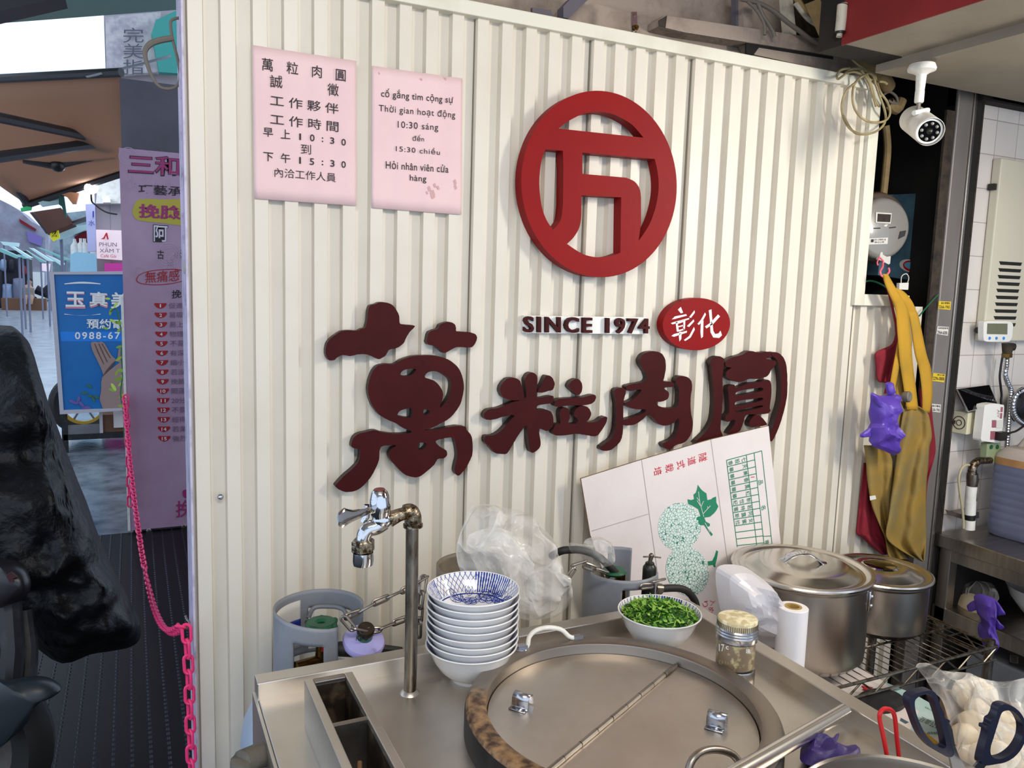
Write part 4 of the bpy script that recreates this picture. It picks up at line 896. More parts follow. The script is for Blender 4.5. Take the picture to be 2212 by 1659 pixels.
# white plastic bag by the roll
def bagf(y): return lambda px, py: A(px, py, y)
mb = pillow(poly(K(0, 0, 1), [(1549, 1226), (1575, 1219), (1612, 1226), (1642, 1252), (1664, 1300), (1680, 1318), (1693, 1322), (1690, 1396), (1668, 1394), (1640, 1397), (1632, 1372), (1600, 1360), (1562, 1330), (1551, 1290), (1546, 1255)], bagf(1.275), 3), (0, -1, .1), .05, wob=.3, ridge=.9, seed=2, freq=12, back=.2, rings=8)
mb.build('plastic_bag', 'film2', sharp=14, label='milky white plastic bag pulled loose next to the upright roll', cat='bag')
# ------------------------------------------------------------------ gas cylinders
def cyl_body(c, r, ztop, mat, root):
    prof = [(.0001, .03), (r-.03, .03), (r-.02, 0), (r-.012, 0), (r-.012, .03), (r, .06), (r, ztop-.13), (r-.006, ztop-.095), (r-.025, ztop-.055), (r-.06, ztop-.02), (r-.1, ztop-.004), (.03, ztop), (.0001, ztop)]
    return MB().lathe(prof, (c.x, c.y, 0), 56).build('cylinder_body', mat, root)
G1 = V((.312, 1.492, 0)); zc1 = .79; zt1 = .918
g1 = thing('gas_cylinder', 'pale gas cylinder with grey collar and green valve wheel, behind left end of counter', 'gas cylinder', G1, 'gas cylinders along the wall')
cyl_body(G1, .148, zc1, 'cylblue', g1)
def keep1(a, h):
    if ang(a, -78, -8): return False
    if ang(a, -134, -97) and .16 < h < .70: return False
    if ang(a, 28, 94) and .04 < h < .73: return False
    return True
shell(G1, .084, zc1-.005, zt1, keep1, 120, 18, topf=lambda a: 1-.10*max(0, min(1, ((a-200) % 360)/70)) if ang(a, 200, 284) else 1).build('collar', 'cylgrey', g1, solid=.004)
mb = MB(); arc = [V((G1.x+.078*math.cos(math.radians(a)), G1.y+.078*math.sin(math.radians(a)), z)) for a, z in ((32, .865), (38, .879), (50, .883), (64, .883), (80, .883), (88, .878), (93, .863))]
mb.tube(arc, .0045, 8, smooth=3); mb.build('grip_edge', 'cylgrey', g1)
la = shell(G1, .0805, zc1+.012, zt1-.016, lambda a, h: ang(a, 106, 160), 120, 6).build('label_sticker', 'stickw', g1, solid=.0006)
shell(G1, .0798, zc1+.052, zt1-.055, lambda a, h: ang(a, 106, 160), 120, 4).build('blue_band', 'blueink', la, solid=.0004)
vh = A(694, 1350, 1.462)
mb = MB().lathe([(.007, .004), (.012, .008), (.026, .008), (.030, .004), (.030, -.002), (.024, -.005), (.012, -.003), (.007, -.002), (.007, .004)], vh, 28)
for i in range(6): a = i*math.pi/3+.3; mb.sphere(vh+V((.029*math.cos(a), .029*math.sin(a), .001)), .0065, 8)
mb.build('valve_wheel', 'green', g1)
mb = MB().tube([(vh.x, vh.y, zc1-.002), (vh.x, vh.y, vh.z-.002)], [.016, .014, .009, .006], 14).tube([(vh.x, vh.y, zc1+.03), vh+V((-.055, -.03, -.062))], .011, 12); mb.build('valve_body', 'brass', g1)
# regulator on the left cylinder
rg = A(786, 1384, 1.42)
RG = thing('gas_regulator', 'round lavender gas regulator with dark knob, fixed to the green valve', 'regulator', rg-V((0, 0, .03)))
axr = V((.05, -.38, .9)).normalized()
MB().lathe([(.0001, -.022), (.020, -.022), (.032, -.014), (.0395, -.008), (.0405, -.001), (.038, .004), (.026, .008), (.015, .0105), (.0001, .011)], rg, 40, ax=axr).build('regulator_disc', 'lav', RG)
kb = MB().lathe([(.0145, .010), (.0145, .024), (.0165, .025), (.0165, .034), (.015, .0365), (.0001, .037)], rg, 28, ax=(.0, -.45, .9)).build('knob', M('knob_bronze', '4a3f33', .35, .6), RG)
kz = K(560, 1040, 3.95); pf = rg+V((0, -.0165, .010))
mb = MB().lathe([(.0152, .0115), (.0152, .0235)], rg, 28, ax=(.0, -.45, .9)); mb.build('knob_band', M('band_green', '3f6a52', .5), kb)
yb = rg.y-.0265
text_mb('iGAS', *[A(*kz(*p), yb) for p in ((826, 1360), (925, 1355), (826, 1315))], bold=.01).build('lettering', 'black', kb)
mb = MB().tube([rg+V((-.018, .0, -.015)), rg+V((-.045, .008, -.012)), rg+V((-.052, .01, -.012))], [.014, .014, .012], 12); mb.build('union_nut', 'rubber', RG)
mb = MB().tube([rg+V((-.052, .01, -.012)), rg+V((-.075, .02, -.008))], .009, 10); mb.build('red_inlet', 'redpl', RG)
mb = MB().tube([rg+V((.02, 0, -.02)), rg+V((.045, .01, -.03)), rg+V((.08, .02, -.045))], .009, 10, smooth=3); mb.build('hose_tail', 'rubber', RG)
# middle cylinder, mostly behind the bowls
G3 = V((.648, 1.500, 0))
g3 = thing('gas_cylinder', 'tan grey gas cylinder mostly hidden behind the stack of bowls', 'gas cylinder', G3, 'gas cylinders along the wall')
cyl_body(G3, .148, .80, 'cyltan', g3)
shell(G3, .084, .795, .955, lambda a, h: not ang(a, -60, 20) and not (ang(a, 60, 120) and .1 < h < .62), 120, 16).build('collar', 'cyltan', g3, solid=.004)
# right cylinder
G2 = V((1.000, 1.478, 0))
g2 = thing('gas_cylinder', 'grey gas cylinder with slotted collar directly behind the coriander bowl', 'gas cylinder', G2, 'gas cylinders along the wall')
cyl_body(G2, .148, .795, 'cylgrey', g2)
zt2 = A(1329, 1181, 1.555).z
def keep2(a, h):
    if ang(a, -16, 38): return False
    if ang(a, -121, -58) and .46 < h < .68: return False
    if ang(a, 78, 150): return h < .35
    if ang(a, -175, -16): return h < .80+.06*abs(math.cos(math.radians(a+110)))
    return True
shell(G2, .084, .79, zt2, keep2, 120, 20).build('collar', 'cylgrey', g2, solid=.004)
mb = MB().tube([V((1.0, 1.478, .795)), V((1.0, 1.478, .90))], [.018, .015, .012], 12).tube([V((1.0, 1.478, .845)), A(1300, 1288, 1.44)], .010, 10); mb.build('valve_body', 'brass', g2)
vz = A(1326, 1234, 1.47); MB().lathe([(.0001, .004), (.026, .004), (.030, 0), (.024, -.006), (.0001, -.005)], vz, 20).build('valve_wheel', 'green', g2)
MB().tube([vz-V((0, 0, .004)), V((vz.x-.02, vz.y, .895))], .005, 8).build('valve_stem', 'brass', g2)
# black high-pressure valve with T handle and hose
kt = K(1180, 1120, 5.821); ytv = 1.42; Tq = lambda x, y: A(*kt(x, y), ytv)
tv = thing('gas_valve', 'black cylindrical gas valve with T-bar handle standing in front of carton', 'valve', (Tq(1295, 700).x, ytv, .80))
c = Tq(1295, 700); zz = lambda y: Tq(1295, y).z-EYE.z*0
mb = MB().lathe([(.0001, .80), (.0155, .80), (.0155, zz(640)), (.0150, zz(610)), (.0125, zz(590)), (.0105, zz(575)), (.0105, zz(560)), (.0085, zz(550)), (.0001, zz(548))], (c.x, c.y, 0), 26); mb.build('valve_body', 'black', tv)
mb = MB().tube([V((c.x, c.y, zz(552))), V((c.x+.003, c.y, zz(470)))], [.0045, .0035, .0055], 10).sphere(V((c.x+.003, c.y, zz(470))), .006, 10); mb.build('spindle', 'oldpipe', tv)
MB().tube([Tq(1222, 482), Tq(1330, 480), Tq(1440, 492)], .0018, 8).build('handle_bar', 'oldpipe', tv)
mb = MB().tube([Tq(1330, 860), Tq(1400, 880), Tq(1480, 880), Tq(1560, 875), Tq(1680, 880), Tq(1780, 920), Tq(1860, 1020), Tq(1890, 1120), Tq(1895, 1200)], .0088, 12, smooth=4); mb.build('gas_hose', 'rubber', tv)
MB().tube([Tq(1360, 880), Tq(1440, 885)], .0125, 14).build('hose_clamp', 'oldpipe', tv)
# black hose arching over, wrapped in a small bag
kq = lambda x, y, yy=1.47: A(*kt(x, y), yy)
mb = MB().tube([kq(70, 475, 1.50), kq(110, 445, 1.49), kq(200, 405), kq(290, 395), kq(450, 400), kq(640, 470), kq(780, 590, 1.46), kq(880, 690, 1.46)], .0085, 12, smooth=4)
mb.build('gas_hose', 'rubber', label='black rubber gas hose arching from the big clear bag to the grey cylinder', cat='hose')
mb = pillow(poly(kt, [(280, 330), (300, 300), (380, 310), (440, 320), (500, 315), (530, 270), (590, 235), (660, 230), (740, 260), (790, 310), (810, 400), (800, 470), (780, 540), (740, 600), (640, 615), (540, 590), (450, 510), (360, 450), (300, 410)], bagf(1.452), 3), (0, -1, .2), .045, wob=.3, ridge=.5, seed=9, freq=20, rings=8)
mb.build('plastic_wrap', 'film', label='small clear plastic bag wrapped round the black hose above grey cylinder', cat='plastic bag')
k8 = K(880, 1060, 3.7696)
mb = pillow(poly(k8, [(395, 500), (420, 380), (445, 300), (480, 210), (510, 140), (560, 116), (640, 108), (700, 116), (780, 135), (860, 150), (930, 165), (990, 195), (1040, 230), (1090, 290), (1140, 360), (1165, 430), (1185, 510), (1205, 580), (1205, 640), (1250, 665), (1290, 720), (1318, 780), (1322, 850), (1305, 900), (1270, 960), (1225, 1000), (1160, 1035), (1080, 1048), (980, 1055), (900, 1030), (740, 960), (560, 860), (440, 680)], bagf(1.385), 2), (0, -1, .15), .070, wob=.3, ridge=.45, seed=5, freq=12, rings=14)
cb = mb.build('plastic_bag', 'film', label='large crumpled clear plastic bag behind the stack of bowls', cat='plastic bag')
mb = pillow(poly(k8, [(480, 420), (560, 330), (760, 300), (900, 420), (1000, 560), (1050, 700), (1150, 820), (1180, 960), (1000, 1010), (800, 900), (600, 700)], bagf(1.40), 2), (0, -1, .15), .04, wob=.5, ridge=.8, seed=8, freq=16, rings=10)
mb.build('inner_bag', 'film', cb)
# steel chain holding the cylinders
kk = K(560, 1040, 3.95); ch = MB(); Y1 = 1.415
chain_mb([A(*kk(740, 1160), 1.41), A(*kk(860, 1110), 1.42), A(*kk(1000, 1030), 1.42), A(*kk(1140, 970), 1.425), A(*kk(1270, 910), 1.43), A(*kk(1405, 830), 1.44)], .030, .0026, .0165, mb=ch)
chain_mb([A(*kk(725, 1150), 1.405), A(*kk(760, 1215), 1.40), A(*kk(850, 1270), 1.40), A(*kk(1000, 1270), 1.41), A(*kk(1130, 1215), 1.42), A(*kk(1250, 1170), 1.43), A(*kk(1390, 1160), 1.435)], .030, .0026, .0165, mb=ch)
chain_mb([A(*kk(1405, 815), 1.44), A(*kk(1385, 960), 1.43), A(*kk(1365, 1120), 1.43), A(*kk(1360, 1330), 1.43)], .030, .0030, .018, mb=ch)
ch.build('steel_chain', 'steeld', label='steel link chain strung between left gas cylinder and the bowls', cat='chain')
ch = chain_mb([kq(250, 780, 1.40), kq(310, 690, 1.395), kq(410, 560, 1.39), kq(480, 590, 1.39), kq(640, 640, 1.39), kq(760, 680, 1.39)], .031, .0026, .0165)
ch.build('steel_chain', 'steeld', label='steel chain hung over the collar of the grey cylinder', cat='chain')
ch = chain_mb([kq(1195, 850, 1.385), kq(1300, 850, 1.385), kq(1420, 770, 1.385), kq(1480, 810, 1.385)], .031, .0027, .017)
ch.build('steel_chain', 'steeld', label='short piece of steel chain in front of the black T-bar valve', cat='chain')
# ------------------------------------------------------------------ flattened carton with melon print
kc = K(1240, 900, 3.95)
cp0 = V((1.3, 1.682, 1.2)); cn = V((0, -1, .07)).normalized()
def CP(off=0): return lambda px, py: PL(px, py, cp0-V((0, off, 0)), cn)
cd = thing('flattened_carton', 'flattened white melon carton with green and red print leaning on the wall', 'carton', CP()(1420, 1330))
MB().prism(poly(kc, [(60, 530), (565, 372), (1165, 196), (1660, 80), (1765, 1090), (1830, 1700), (780, 1760), (400, 1760), (140, 1010)], CP(.006)), d=(0, .006, 0), mside=1).build('carton_board', ['card', 'cardedge'], cd)
mb = MB()
for a, b in (((577, 370), (745, 1560)), ((1168, 196), (1312, 1245)), ((150, 975), (640, 828))): 
    p = [CP(.0064)(*kc(*a)), CP(.0064)(*kc(*b))]; mb.tube(p, .0011, 5)
mb.build('fold_crease', M('crease', 'b9aca6', .8), cd)
cf = CP(.0068); gr = MB(); rd = MB()
def line(mb, a, b, w=.0011): 
    p, q = cf(*kc(*a)), cf(*kc(*b)); t = (q-p).normalized(); n = t.cross(cn).normalized()
    mb.prism([p-n*w, q-n*w, q+n*w, p+n*w], d=(0, .0003, 0))
L_ = lambda a, b, t: (a[0]+(b[0]-a[0])*t, a[1]+(b[1]-a[1])*t)
TL, TR, BR, BL = (1302, 372), (1602, 292), (1690, 1085), (1393, 1112); M1a, M1b = (1470, 327), (1560, 1095); M2a, M2b = (1537, 309), (1622, 1088)
for a, b in ((TL, TR), (TR, BR), (TL, BL), (M1a, M1b), (M2a, M2b)): line(gr, a, b)
for i in range(1, 14):
    t = i/13.2; line(gr, L_(TL, BL, t), L_(M2a, M2b, t))
line(gr, L_(M2a, M2b, .915), L_(TR, BR, .915))
def rot_char(chs, c, s, mb, sk=1.0, d=None, bold=.004):
    # printed upright on a box lying on its side: up of the letters points right
    ux, uy = .957, -.29; rx, ry = .13, .99
    h = s/2
    O = (c[0]-ux*h-rx*h*sk, c[1]-uy*h-ry*h*sk); U = (c[0]-ux*h+rx*h*sk, c[1]-uy*h+ry*h*sk); T = (c[0]+ux*h-rx*h*sk, c[1]+uy*h-ry*h*sk)
    text_mb(chs, cf(*kc(*O)), cf(*kc(*U)), cf(*kc(*T)), bold=bold, mb=mb)
for chs, c in zip('隧道式栽培', ((1100, 348), (1006, 378), (912, 409), (815, 437), (715, 465))): rot_char(chs, c, 72, rd, .95)
rows = ['七股香', '天　華', '美　華', '香　華', '鳳　華', '紅　華', '新世紀', '若特蜜', '阿露斯', '女蜜拉']
for i, rw in enumerate(rows):
    t = (i+.55)/13.2; a, b = L_(TL, BL, t), L_(M1a, M1b, t)
    for j, chn in enumerate(rw):
        if chn != '　': rot_char(chn, L_(a, b, .86-.34*j), 38, gr)
rot_char('品', (1592, 560), 40, gr); rot_char('名', (1617, 775), 40, gr); rot_char('等', (1645, 1072), 38, gr)
line(rd, (1510, 518), (1540, 514), .001)
for body, c in (('入', (1185, 1585)), ('り', (1120, 1600)), ('め', (1170, 1650))): rot_char(body, c, 50, rd, 1, bold=.0)
gr.prism(poly(kc, [(1057, 582), (1080, 615), (1097, 632), (1130, 655), (1138, 712), (1170, 705), (1185, 692), (1212, 682), (1215, 735), (1232, 765), (1215, 800), (1195, 825), (1160, 855), (1112, 862), (1125, 895), (1160, 915), (1158, 935), (1135, 940), (1185, 1005), (1172, 1020), (1110, 925), (1080, 928), (1060, 912), (1060, 885), (1042, 880), (1050, 855), (1080, 850), (1060, 790), (1010, 760), (975, 745), (970, 705), (1000, 712), (1025, 705), (1020, 665), (1040, 650), (1050, 620)], cf), d=(0, .0003, 0))
gr.prism(poly(kc, [(1140, 1235), (1180, 1230), (1200, 1190), (1215, 1140), (1230, 1150), (1220, 1210), (1205, 1265), (1210, 1282), (1195, 1285), (1185, 1265), (1145, 1272)], cf), d=(0, .0003, 0))
gr.build('green_print', 'greenink', cd); rd.build('red_print', 'redink', cd)
vn = MB(); cf = CP(.0074)
for a, b in (((1062, 640), (1075, 740)), ((1075, 740), (1108, 855)), ((1078, 760), (1050, 715)), ((1082, 775), (1105, 720)), ((1100, 830), (1165, 760)), ((1140, 790), (1140, 765)), ((1070, 720), (1048, 690)), ((1118, 905), (1160, 985))): line(vn, a, b, .0008)
vn.build('leaf_veins', 'card', cd)
cf = CP(.0067); ml = MB()
ml.prism(poly(kc, [(900, 940)[:2]] and [(900+183*math.cos(t)-8*math.sin(t), 940+205*math.sin(t)) for t in [i*2*math.pi/60 for i in range(60)]], cf), d=(0, .0003, 0))
cf = CP(.0072)
ml.prism(poly(kc, [(968+182*math.cos(t)+20*math.sin(t), 1318+212*math.sin(t)) for t in [i*2*math.pi/60 for i in range(60)]], cf), d=(0, .0003, 0)); ml.build('melon_print', 'net', cd)
# ------------------------------------------------------------------ wire shelf with stock pots
ZS = .613
sh = thing('wire_shelf', 'rusty chrome wire shelf rack carrying the two stock pots', 'shelf', (1.62, 1.49, 0))
sx0, sx1, sy0, sy1 = 1.175, 2.11, 1.285, 1.68
mb = MB()
for y in (sy0, sy1): mb.tube([(sx0, y, ZS-.004), (sx1, y, ZS-.004)], .0042, 8).tube([(sx0, y, ZS-.042), (sx1, y, ZS-.042)], .0036, 8)
for x in (sx0, sx1): mb.tube([(x, sy0, ZS-.004), (x, sy1, ZS-.004)], .0042, 8).tube([(x, sy0, ZS-.042), (x, sy1, ZS-.042)], .0036, 8)
mb.build('shelf_frame', 'oldpipe', sh)
mb = MB()
for y in (sy0, sy1):
    n = 18
    for i in range(n):
        a, b = sx0+(sx1-sx0)*i/n, sx0+(sx1-sx0)*(i+1)/n; up = i % 2
        mb.tube([(a, y, ZS-.042 if up else ZS-.006), (b, y, ZS-.006 if up else ZS-.042)], .0026, 6)
for i in range(8):
    a, b = sy0+(sy1-sy0)*i/8, sy0+(sy1-sy0)*(i+1)/8; up = i % 2
    mb.tube([(sx1, a, ZS-.042 if up else ZS-.006), (sx1, b, ZS-.006 if up else ZS-.042)], .0026, 6)
mb.build('lattice', 'oldpipe', sh)
mb = MB()
for i in range(33): x = sx0+(sx1-sx0)*(i+.5)/33; mb.tube([(x, sy0, ZS-.0015), (x, sy1, ZS-.0015)], .0015, 6)
for y in (1.42, 1.55): mb.tube([(sx0, y, ZS-.0065), (sx1, y, ZS-.0065)], .0035, 6)
mb.build('shelf_wires', 'oldpipe', sh)
for x in (sx0+.012, sx1-.012):
    for y in (sy0+.012, sy1-.012):
        MB().tube([(x, y, 0), (x, y, ZS-.05), (x, y, ZS+.012)], .0125, 12).build('leg', 'oldpipe', sh)
def stock_pot(c, r, zl, zb, label, knob, conc=1.0):
    t = thing('stock_pot', label, 'pot', (c.x, c.y, zb), 'stainless stock pots on the wire shelf')
    MB().lathe([(.0001, zb+.002), (r-.03, zb), (r-.020, zb+.004), (r-.008, zb+.018), (r-.0065, zb+.04), (r-.0065, zl-.02), (r-.002, zl-.014), (r, zl-.012), (r, zl-.010), (r-.004, zl-.0085), (r-.01, zl-.012), (r-.012, zb+.05)], (c.x, c.y, 0), 80).build('pot_body', 'potsteel', t)
    l = MB().lathe([(r-.012, zl-.010), (r+.003, zl-.0075), (r+.005, zl-.003), (r+.003, zl+.001), (r-.004, zl+.002), (r-.012, zl-.001), (r-.018, zl-.006), (r-.026, zl-.0065), (r-.032, zl-.004), (r-.055, zl+.008), (r-.066, zl+.0115), (r*.45, zl+.013), (.0001, zl+.0135)], (c.x, c.y, 0), 80).build('pot_lid', 'lidsteel', t)
    if knob:
        p0 = V((c.x, c.y, zl+.0135)); d = V((.8, -.45, 0)).normalized(); n = V((-d.y, d.x, 0)); g = []
        for s, z, w in ((-.060, .0, .012), (-.046, .002, .019), (-.034, .014, .021), (-.012, .024, .019), (.012, .025, .019), (.034, .014, .021), (.048, .002, .019), (.062, .0, .012)):
            g.append([p0+d*s+n*(w*q)+V((0, 0, z-.002*abs(q))) for q in (-1, -.5, 0, .5, 1)])
        MB().grid(g).build('lid_handle', 'chrome', l, solid=.002)
    else:
        MB().lathe([(.050, .0002), (.044, .003), (.040, .001), (.0001, .002)], (c.x, c.y, zl+.013), 40).build('lid_boss', 'chrome', l)
    return t, l
P1 = V((1.559, 1.472, 0)); r1 = .1735; zl1 = 1.55-.7065
pa, _ = stock_pot(P1, r1, zl1, ZS, 'larger stainless stock pot with strap-handled lid, in front of the carton', True)
a = V((math.cos(-1.02), math.sin(-1.02), 0)); tg_ = V((-a.y, a.x, 0)); pc = P1+a*(r1-.004)+V((0, 0, zl1-.052))
mb = MB().obox(pc, tg_*.010, a*.0025, (0, 0, .026)); mb.sphere(pc+a*.003+V((0, 0, .012)), .0055, 10).sphere(pc+a*.003-V((0, 0, .012)), .0055, 10); mb.build('riveted_lug', 'chrome', pa, bevel=.002)
P2 = V((1.905, 1.512, 0)); stock_pot(P2, .137, 1.55-.776, ZS, 'smaller stainless stock pot with round lid, right beside the bigger pot', False)
# clay coloured pipe stub at the left of the counter
mb = MB().tube([A(522, 1648, 1.16), A(560, 1632, 1.18), A(600, 1622, 1.21)], .0185, 14).tube([A(524, 1640, 1.16), A(522, 1710, 1.16)], .0175, 14); mb.build('pipe_fitting', 'clay', label='stained grey pipe elbow at lower left of the steel counter', cat='pipe')
# ------------------------------------------------------------------ niche: electricity meter, cables, camera
k1 = K(1780, 400, 3.606); kr = K(1780, 0, 3.606); ym = 1.86
mb = MB().prism(poly(k1, [(480, 75), (800, 62), (900, 90), (925, 300), (905, 640), (800, 738), (640, 735), (420, 700)], bagf(ym+.03), 0), d=(0, .05, 0)); bd = mb.build('meter_board', 'boardblue', label='blue grey meter mounting board with peeling stickers inside the dark niche', cat='board')
mb = MB()
def sticker(k, pts, y, mat, par, name='sticker', lab=None, d=.0006): return MB().prism(poly(k, pts, bagf(y)), d=(0, d, 0)).build(name, mat, par, label=lab)
ob = lambda cx, cy, rx, ry, rot=0, n=28: [(cx+rx*math.cos(t)*math.cos(rot)-ry*math.sin(t)*math.sin(rot), cy+rx*math.cos(t)*math.sin(rot)+ry*math.sin(t)*math.cos(rot)) for t in [2*math.pi*i/n for i in range(n)]]
sticker(k1, [(770, 240), (850, 150), (800, 130), (795, 105), (860, 110), (880, 95), (910, 150), (915, 400), (850, 455), (785, 420)], ym+.028, 'cyltan', bd)
kb_ = sticker(k1, ob(665, 628, 78, 48, .25), ym+.028, 'stickw', bd)
sticker(k1, ob(675, 630, 60, 42, .25), ym+.027, 'redpl', bd); sticker(k1, ob(675, 628, 50, 26, .25), ym+.026, 'lightblue', bd)
sticker(k1, [(755, 405), (790, 410), (775, 530), (742, 520)], ym+.027, 'sticko', bd)
sticker(k1, ob(818, 590, 42, 65, .1), ym+.028, 'sticky', bd, lab='pale yellow oval sticker'); sticker(k1, ob(815, 515, 36, 62, .12), ym+.027, 'stickw', bd); sticker(k1, ob(815, 515, 30, 55, .12), ym+.0265, 'clothblue', bd)
mc = A(*k1(475, 335), ym-.06); mr_ = .083
mt = thing('electricity_meter', 'round grey electricity meter with small display in the niche above aprons', 'meter', mc)
axm = V((-.22, -1, .0)).normalized()
MB().lathe([(.0001, -.075), (.112, -.075), (.114, -.06), (.108, -.045), (.100, -.04), (.0001, -.04)], mc+V((.012, .0, .006)), 48, ax=axm).build('meter_ring', M('ring_brown', '55443a', .5), mt)
MB().lathe([(.097, -.045), (.097, -.015), (.090, -.004), (.082, 0), (.0001, .001)], mc, 48, ax=axm).build('meter_body', 'meterglass', mt)
yq = mc.y-.003
def face(pts, mat, nm, off=0): 
    return MB().prism([PL(*k1(*p), mc+axm*(.003+off), axm) for p in pts], d=-axm*.0012).build(nm, mat, mt)
face([(405, 210), (528, 218), (520, 300), (402, 292)], 'stickw', 'display_frame'); face([(420, 222), (522, 228), (515, 288), (416, 284)], 'darkbrown', 'display', .0012)
face([(322, 415), (500, 408), (495, 458), (318, 464)], 'stickw', 'rating_label'); 
MB().prism([PL(*k1(*p), mc+axm*.0042, axm) for p in ((368, 422), (388, 421), (386, 444), (366, 445))], d=-axm*.0004).build('barcode', 'ink', mt)
mb = MB()
for body, O, U, T in (('IV-1905-6', (395, 433), (482, 429), (395, 420)), ('99-2 LW', (395, 452), (470, 449), (395, 439))): text_mb(body, *[PL(*k1(*p), mc+axm*.0044, axm) for p in (O, U, T)], mb=mb)
mb.build('label_text', 'ink', mt)
face([(390, 332), (440, 330), (440, 338), (390, 340)], 'ink', 'slot'); face([(510, 328), (560, 322), (560, 331), (510, 336)], 'ink', 'slot'); face([(462, 318), (480, 305), (500, 306), (485, 325)], 'stickw', 'seal')
face([(595, 360), (640, 352), (630, 395), (580, 420)], 'black', 'side_terminal')
mb = MB().prism(poly(k1, [(440, 525), (450, 520), (520, 555), (515, 610), (505, 618), (430, 580)], bagf(1.80), 0), d=(0, .012, 0)); mb.build('cable_seal', 'stickw', label='small grey plastic tag hanging under the electricity meter', cat='tag')
mb = MB().prism(poly(k1, [(588, 762), (660, 760), (656, 815), (585, 812)], bagf(1.72)), d=(0, .01, 0)).tube([A(*k1(600, 765), 1.725), A(*k1(605, 710), 1.74), A(*k1(640, 690), 1.75), A(*k1(660, 720), 1.74), A(*k1(650, 762), 1.725)], .0016, 6, smooth=3); mb.build('hanging_clip', 'stickw', label='pale clip hanging on a wire behind the apron strap', cat='clip')
mb = MB().tube([A(*k1(430, 560), 1.70), A(*k1(415, 600), 1.69), A(*k1(420, 625), 1.685)], .0022, 8, smooth=3).tube([A(*k1(458, 610), 1.70), A(*k1(455, 640), 1.69), A(*k1(438, 670), 1.68), A(*k1(445, 700), 1.678), A(*k1(465, 712), 1.676), A(*k1(492, 695), 1.676), A(*k1(508, 672), 1.678), A(*k1(503, 645), 1.682)], .0030, 8, smooth=4)
mb.tube([A(*k1(430, 560), 1.70), A(*k1(460, 590), 1.70), A(*k1(458, 612), 1.70)], .0026, 8, smooth=3); mb.build('hook', 'pinkhook', label='bright pink plastic S-hook holding the apron straps', cat='hook')
mb = MB().tube([A(*k1(285, 765), 1.80), A(*k1(360, 745), 1.78), A(*k1(450, 775), 1.74), A(*k1(530, 835), 1.71), A(*k1(565, 900), 1.695), A(*k1(580, 1000), 1.69)], .0028, 8, smooth=4); mb.build('green_cable', 'green', label='thin dark green cable drooping across the niche sill', cat='cable')
mb = MB().tube([A(*k1(890, 850), 1.695), A(*k1(820, 925), 1.695), A(*k1(740, 1020), 1.69)], .0024, 8, smooth=3); mb.build('green_cable', 'green', label='short straight green cable beside the steel post', cat='cable')
# security camera
kcm = kr; yc2 = 1.46
Cq = lambda x, y, d=0: A(*kcm(x, y), yc2+d)
m0 = Cq(760, 565); zs = m0.z
cm = thing('security_camera', 'white bullet security camera hanging from the beige soffit', 'camera', Cq(755, 800))
mb = MB().lathe([(.0001, .020), (.030, .020), (.034, .010), (.033, .004), (.022, .0), (.0125, -.006), (.0115, -.03), (.0105, -.045), (.0112, -.046), (.0112, -.072), (.009, -.075), (.0001, -.075)], m0, 28); mb.build('mount', 'whitep', cm)
MB().tube([m0-V((0, 0, .074)), m0-V((0, 0, .094))], .0055, 10).build('swivel', 'steeld', cm)
ca = Cq(735, 970, -.005); cfv = V((-.02, -.88, -.36)); cfv = V((.05, -.86, -.42)).normalized()
front = Cq(822, 1024, -.055); rear = Cq(690, 925, .055); axc = (front-rear).normalized(); Lc = (front-rear).length
mb = MB().lathe([(.0001, 0), (.026, 0), (.031, .004), (.032, .012), (.032, Lc-.004), (.030, Lc), (.0265, Lc), (.0255, Lc-.003), (.0001, Lc-.004)], rear, 40, ax=axc); hb_ = mb.build('camera_body', 'white', cm)
mb = MB().lathe([(.0335, .004), (.0345, .006), (.0345, Lc+.004), (.0335, Lc+.005)], rear, 30, ax=axc); mb.build('sunshade_collar', 'whitep', cm)
MB().lathe([(.0001, Lc-.0015), (.0262, Lc-.0015)], rear, 36, ax=axc).build('front_window', 'glass', cm)
mb = MB(); ex = axc.orthogonal().normalized(); ey = axc.cross(ex)
for i in range(8): a = 2*math.pi*i/8; mb.sphere(rear+axc*(Lc-.001)+ex*(.019*math.cos(a))+ey*(.019*math.sin(a)), .0042, 10)
mb.build('infrared_lamps', 'meterglass', cm)
MB().sphere(rear+axc*(Lc-.002), .008, 12).build('lens', 'black', cm)
mb = MB().tube([Cq(700, 880, -.01), Cq(755, 868, -.01), Cq(810, 858, -.01)], .0065, 8); mb.build('shade_clip', 'white', cm)
text_mb('SaNor', *[PL(*kcm(*p), rear-V((0, .032, 0)), V((-.25, -1, .1)).normalized()) for p in ((640, 950), (712, 1000), (650, 915))]).build('lettering', 'ink', cm)
# coil of tan cable
cl = MB()
def lp(pts, r=.0032): cl.tube([A(*kcm(x, y), 1.665+.004*(i % 5)) for i, (x, y) in enumerate(pts)], r, 8, smooth=5)
lp([(190, 420), (250, 490), (330, 545), (390, 580), (410, 640), (440, 720), (490, 790), (515, 870), (490, 930), (420, 955), (330, 940), (265, 890), (230, 820), (222, 730), (240, 650), (290, 600), (350, 570), (395, 590)])
lp([(400, 660), (380, 590), (300, 540), (210, 540), (150, 590), (110, 615), (100, 590), (130, 545), (200, 530)])
lp([(250, 640), (190, 690), (150, 760), (138, 850), (160, 940), (210, 1010), (290, 1045), (380, 1035), (450, 990), (480, 930), (470, 850), (430, 740), (395, 650), (330, 600)])
lp([(150, 900), (200, 990), (250, 1040), (330, 1048)], .0028)
lp([(290, 545), (350, 640), (380, 740), (405, 830)]); lp([(330, 570), (375, 680), (400, 780), (430, 830)]); lp([(180, 570), (240, 560), (320, 600), (370, 700), (390, 760)])
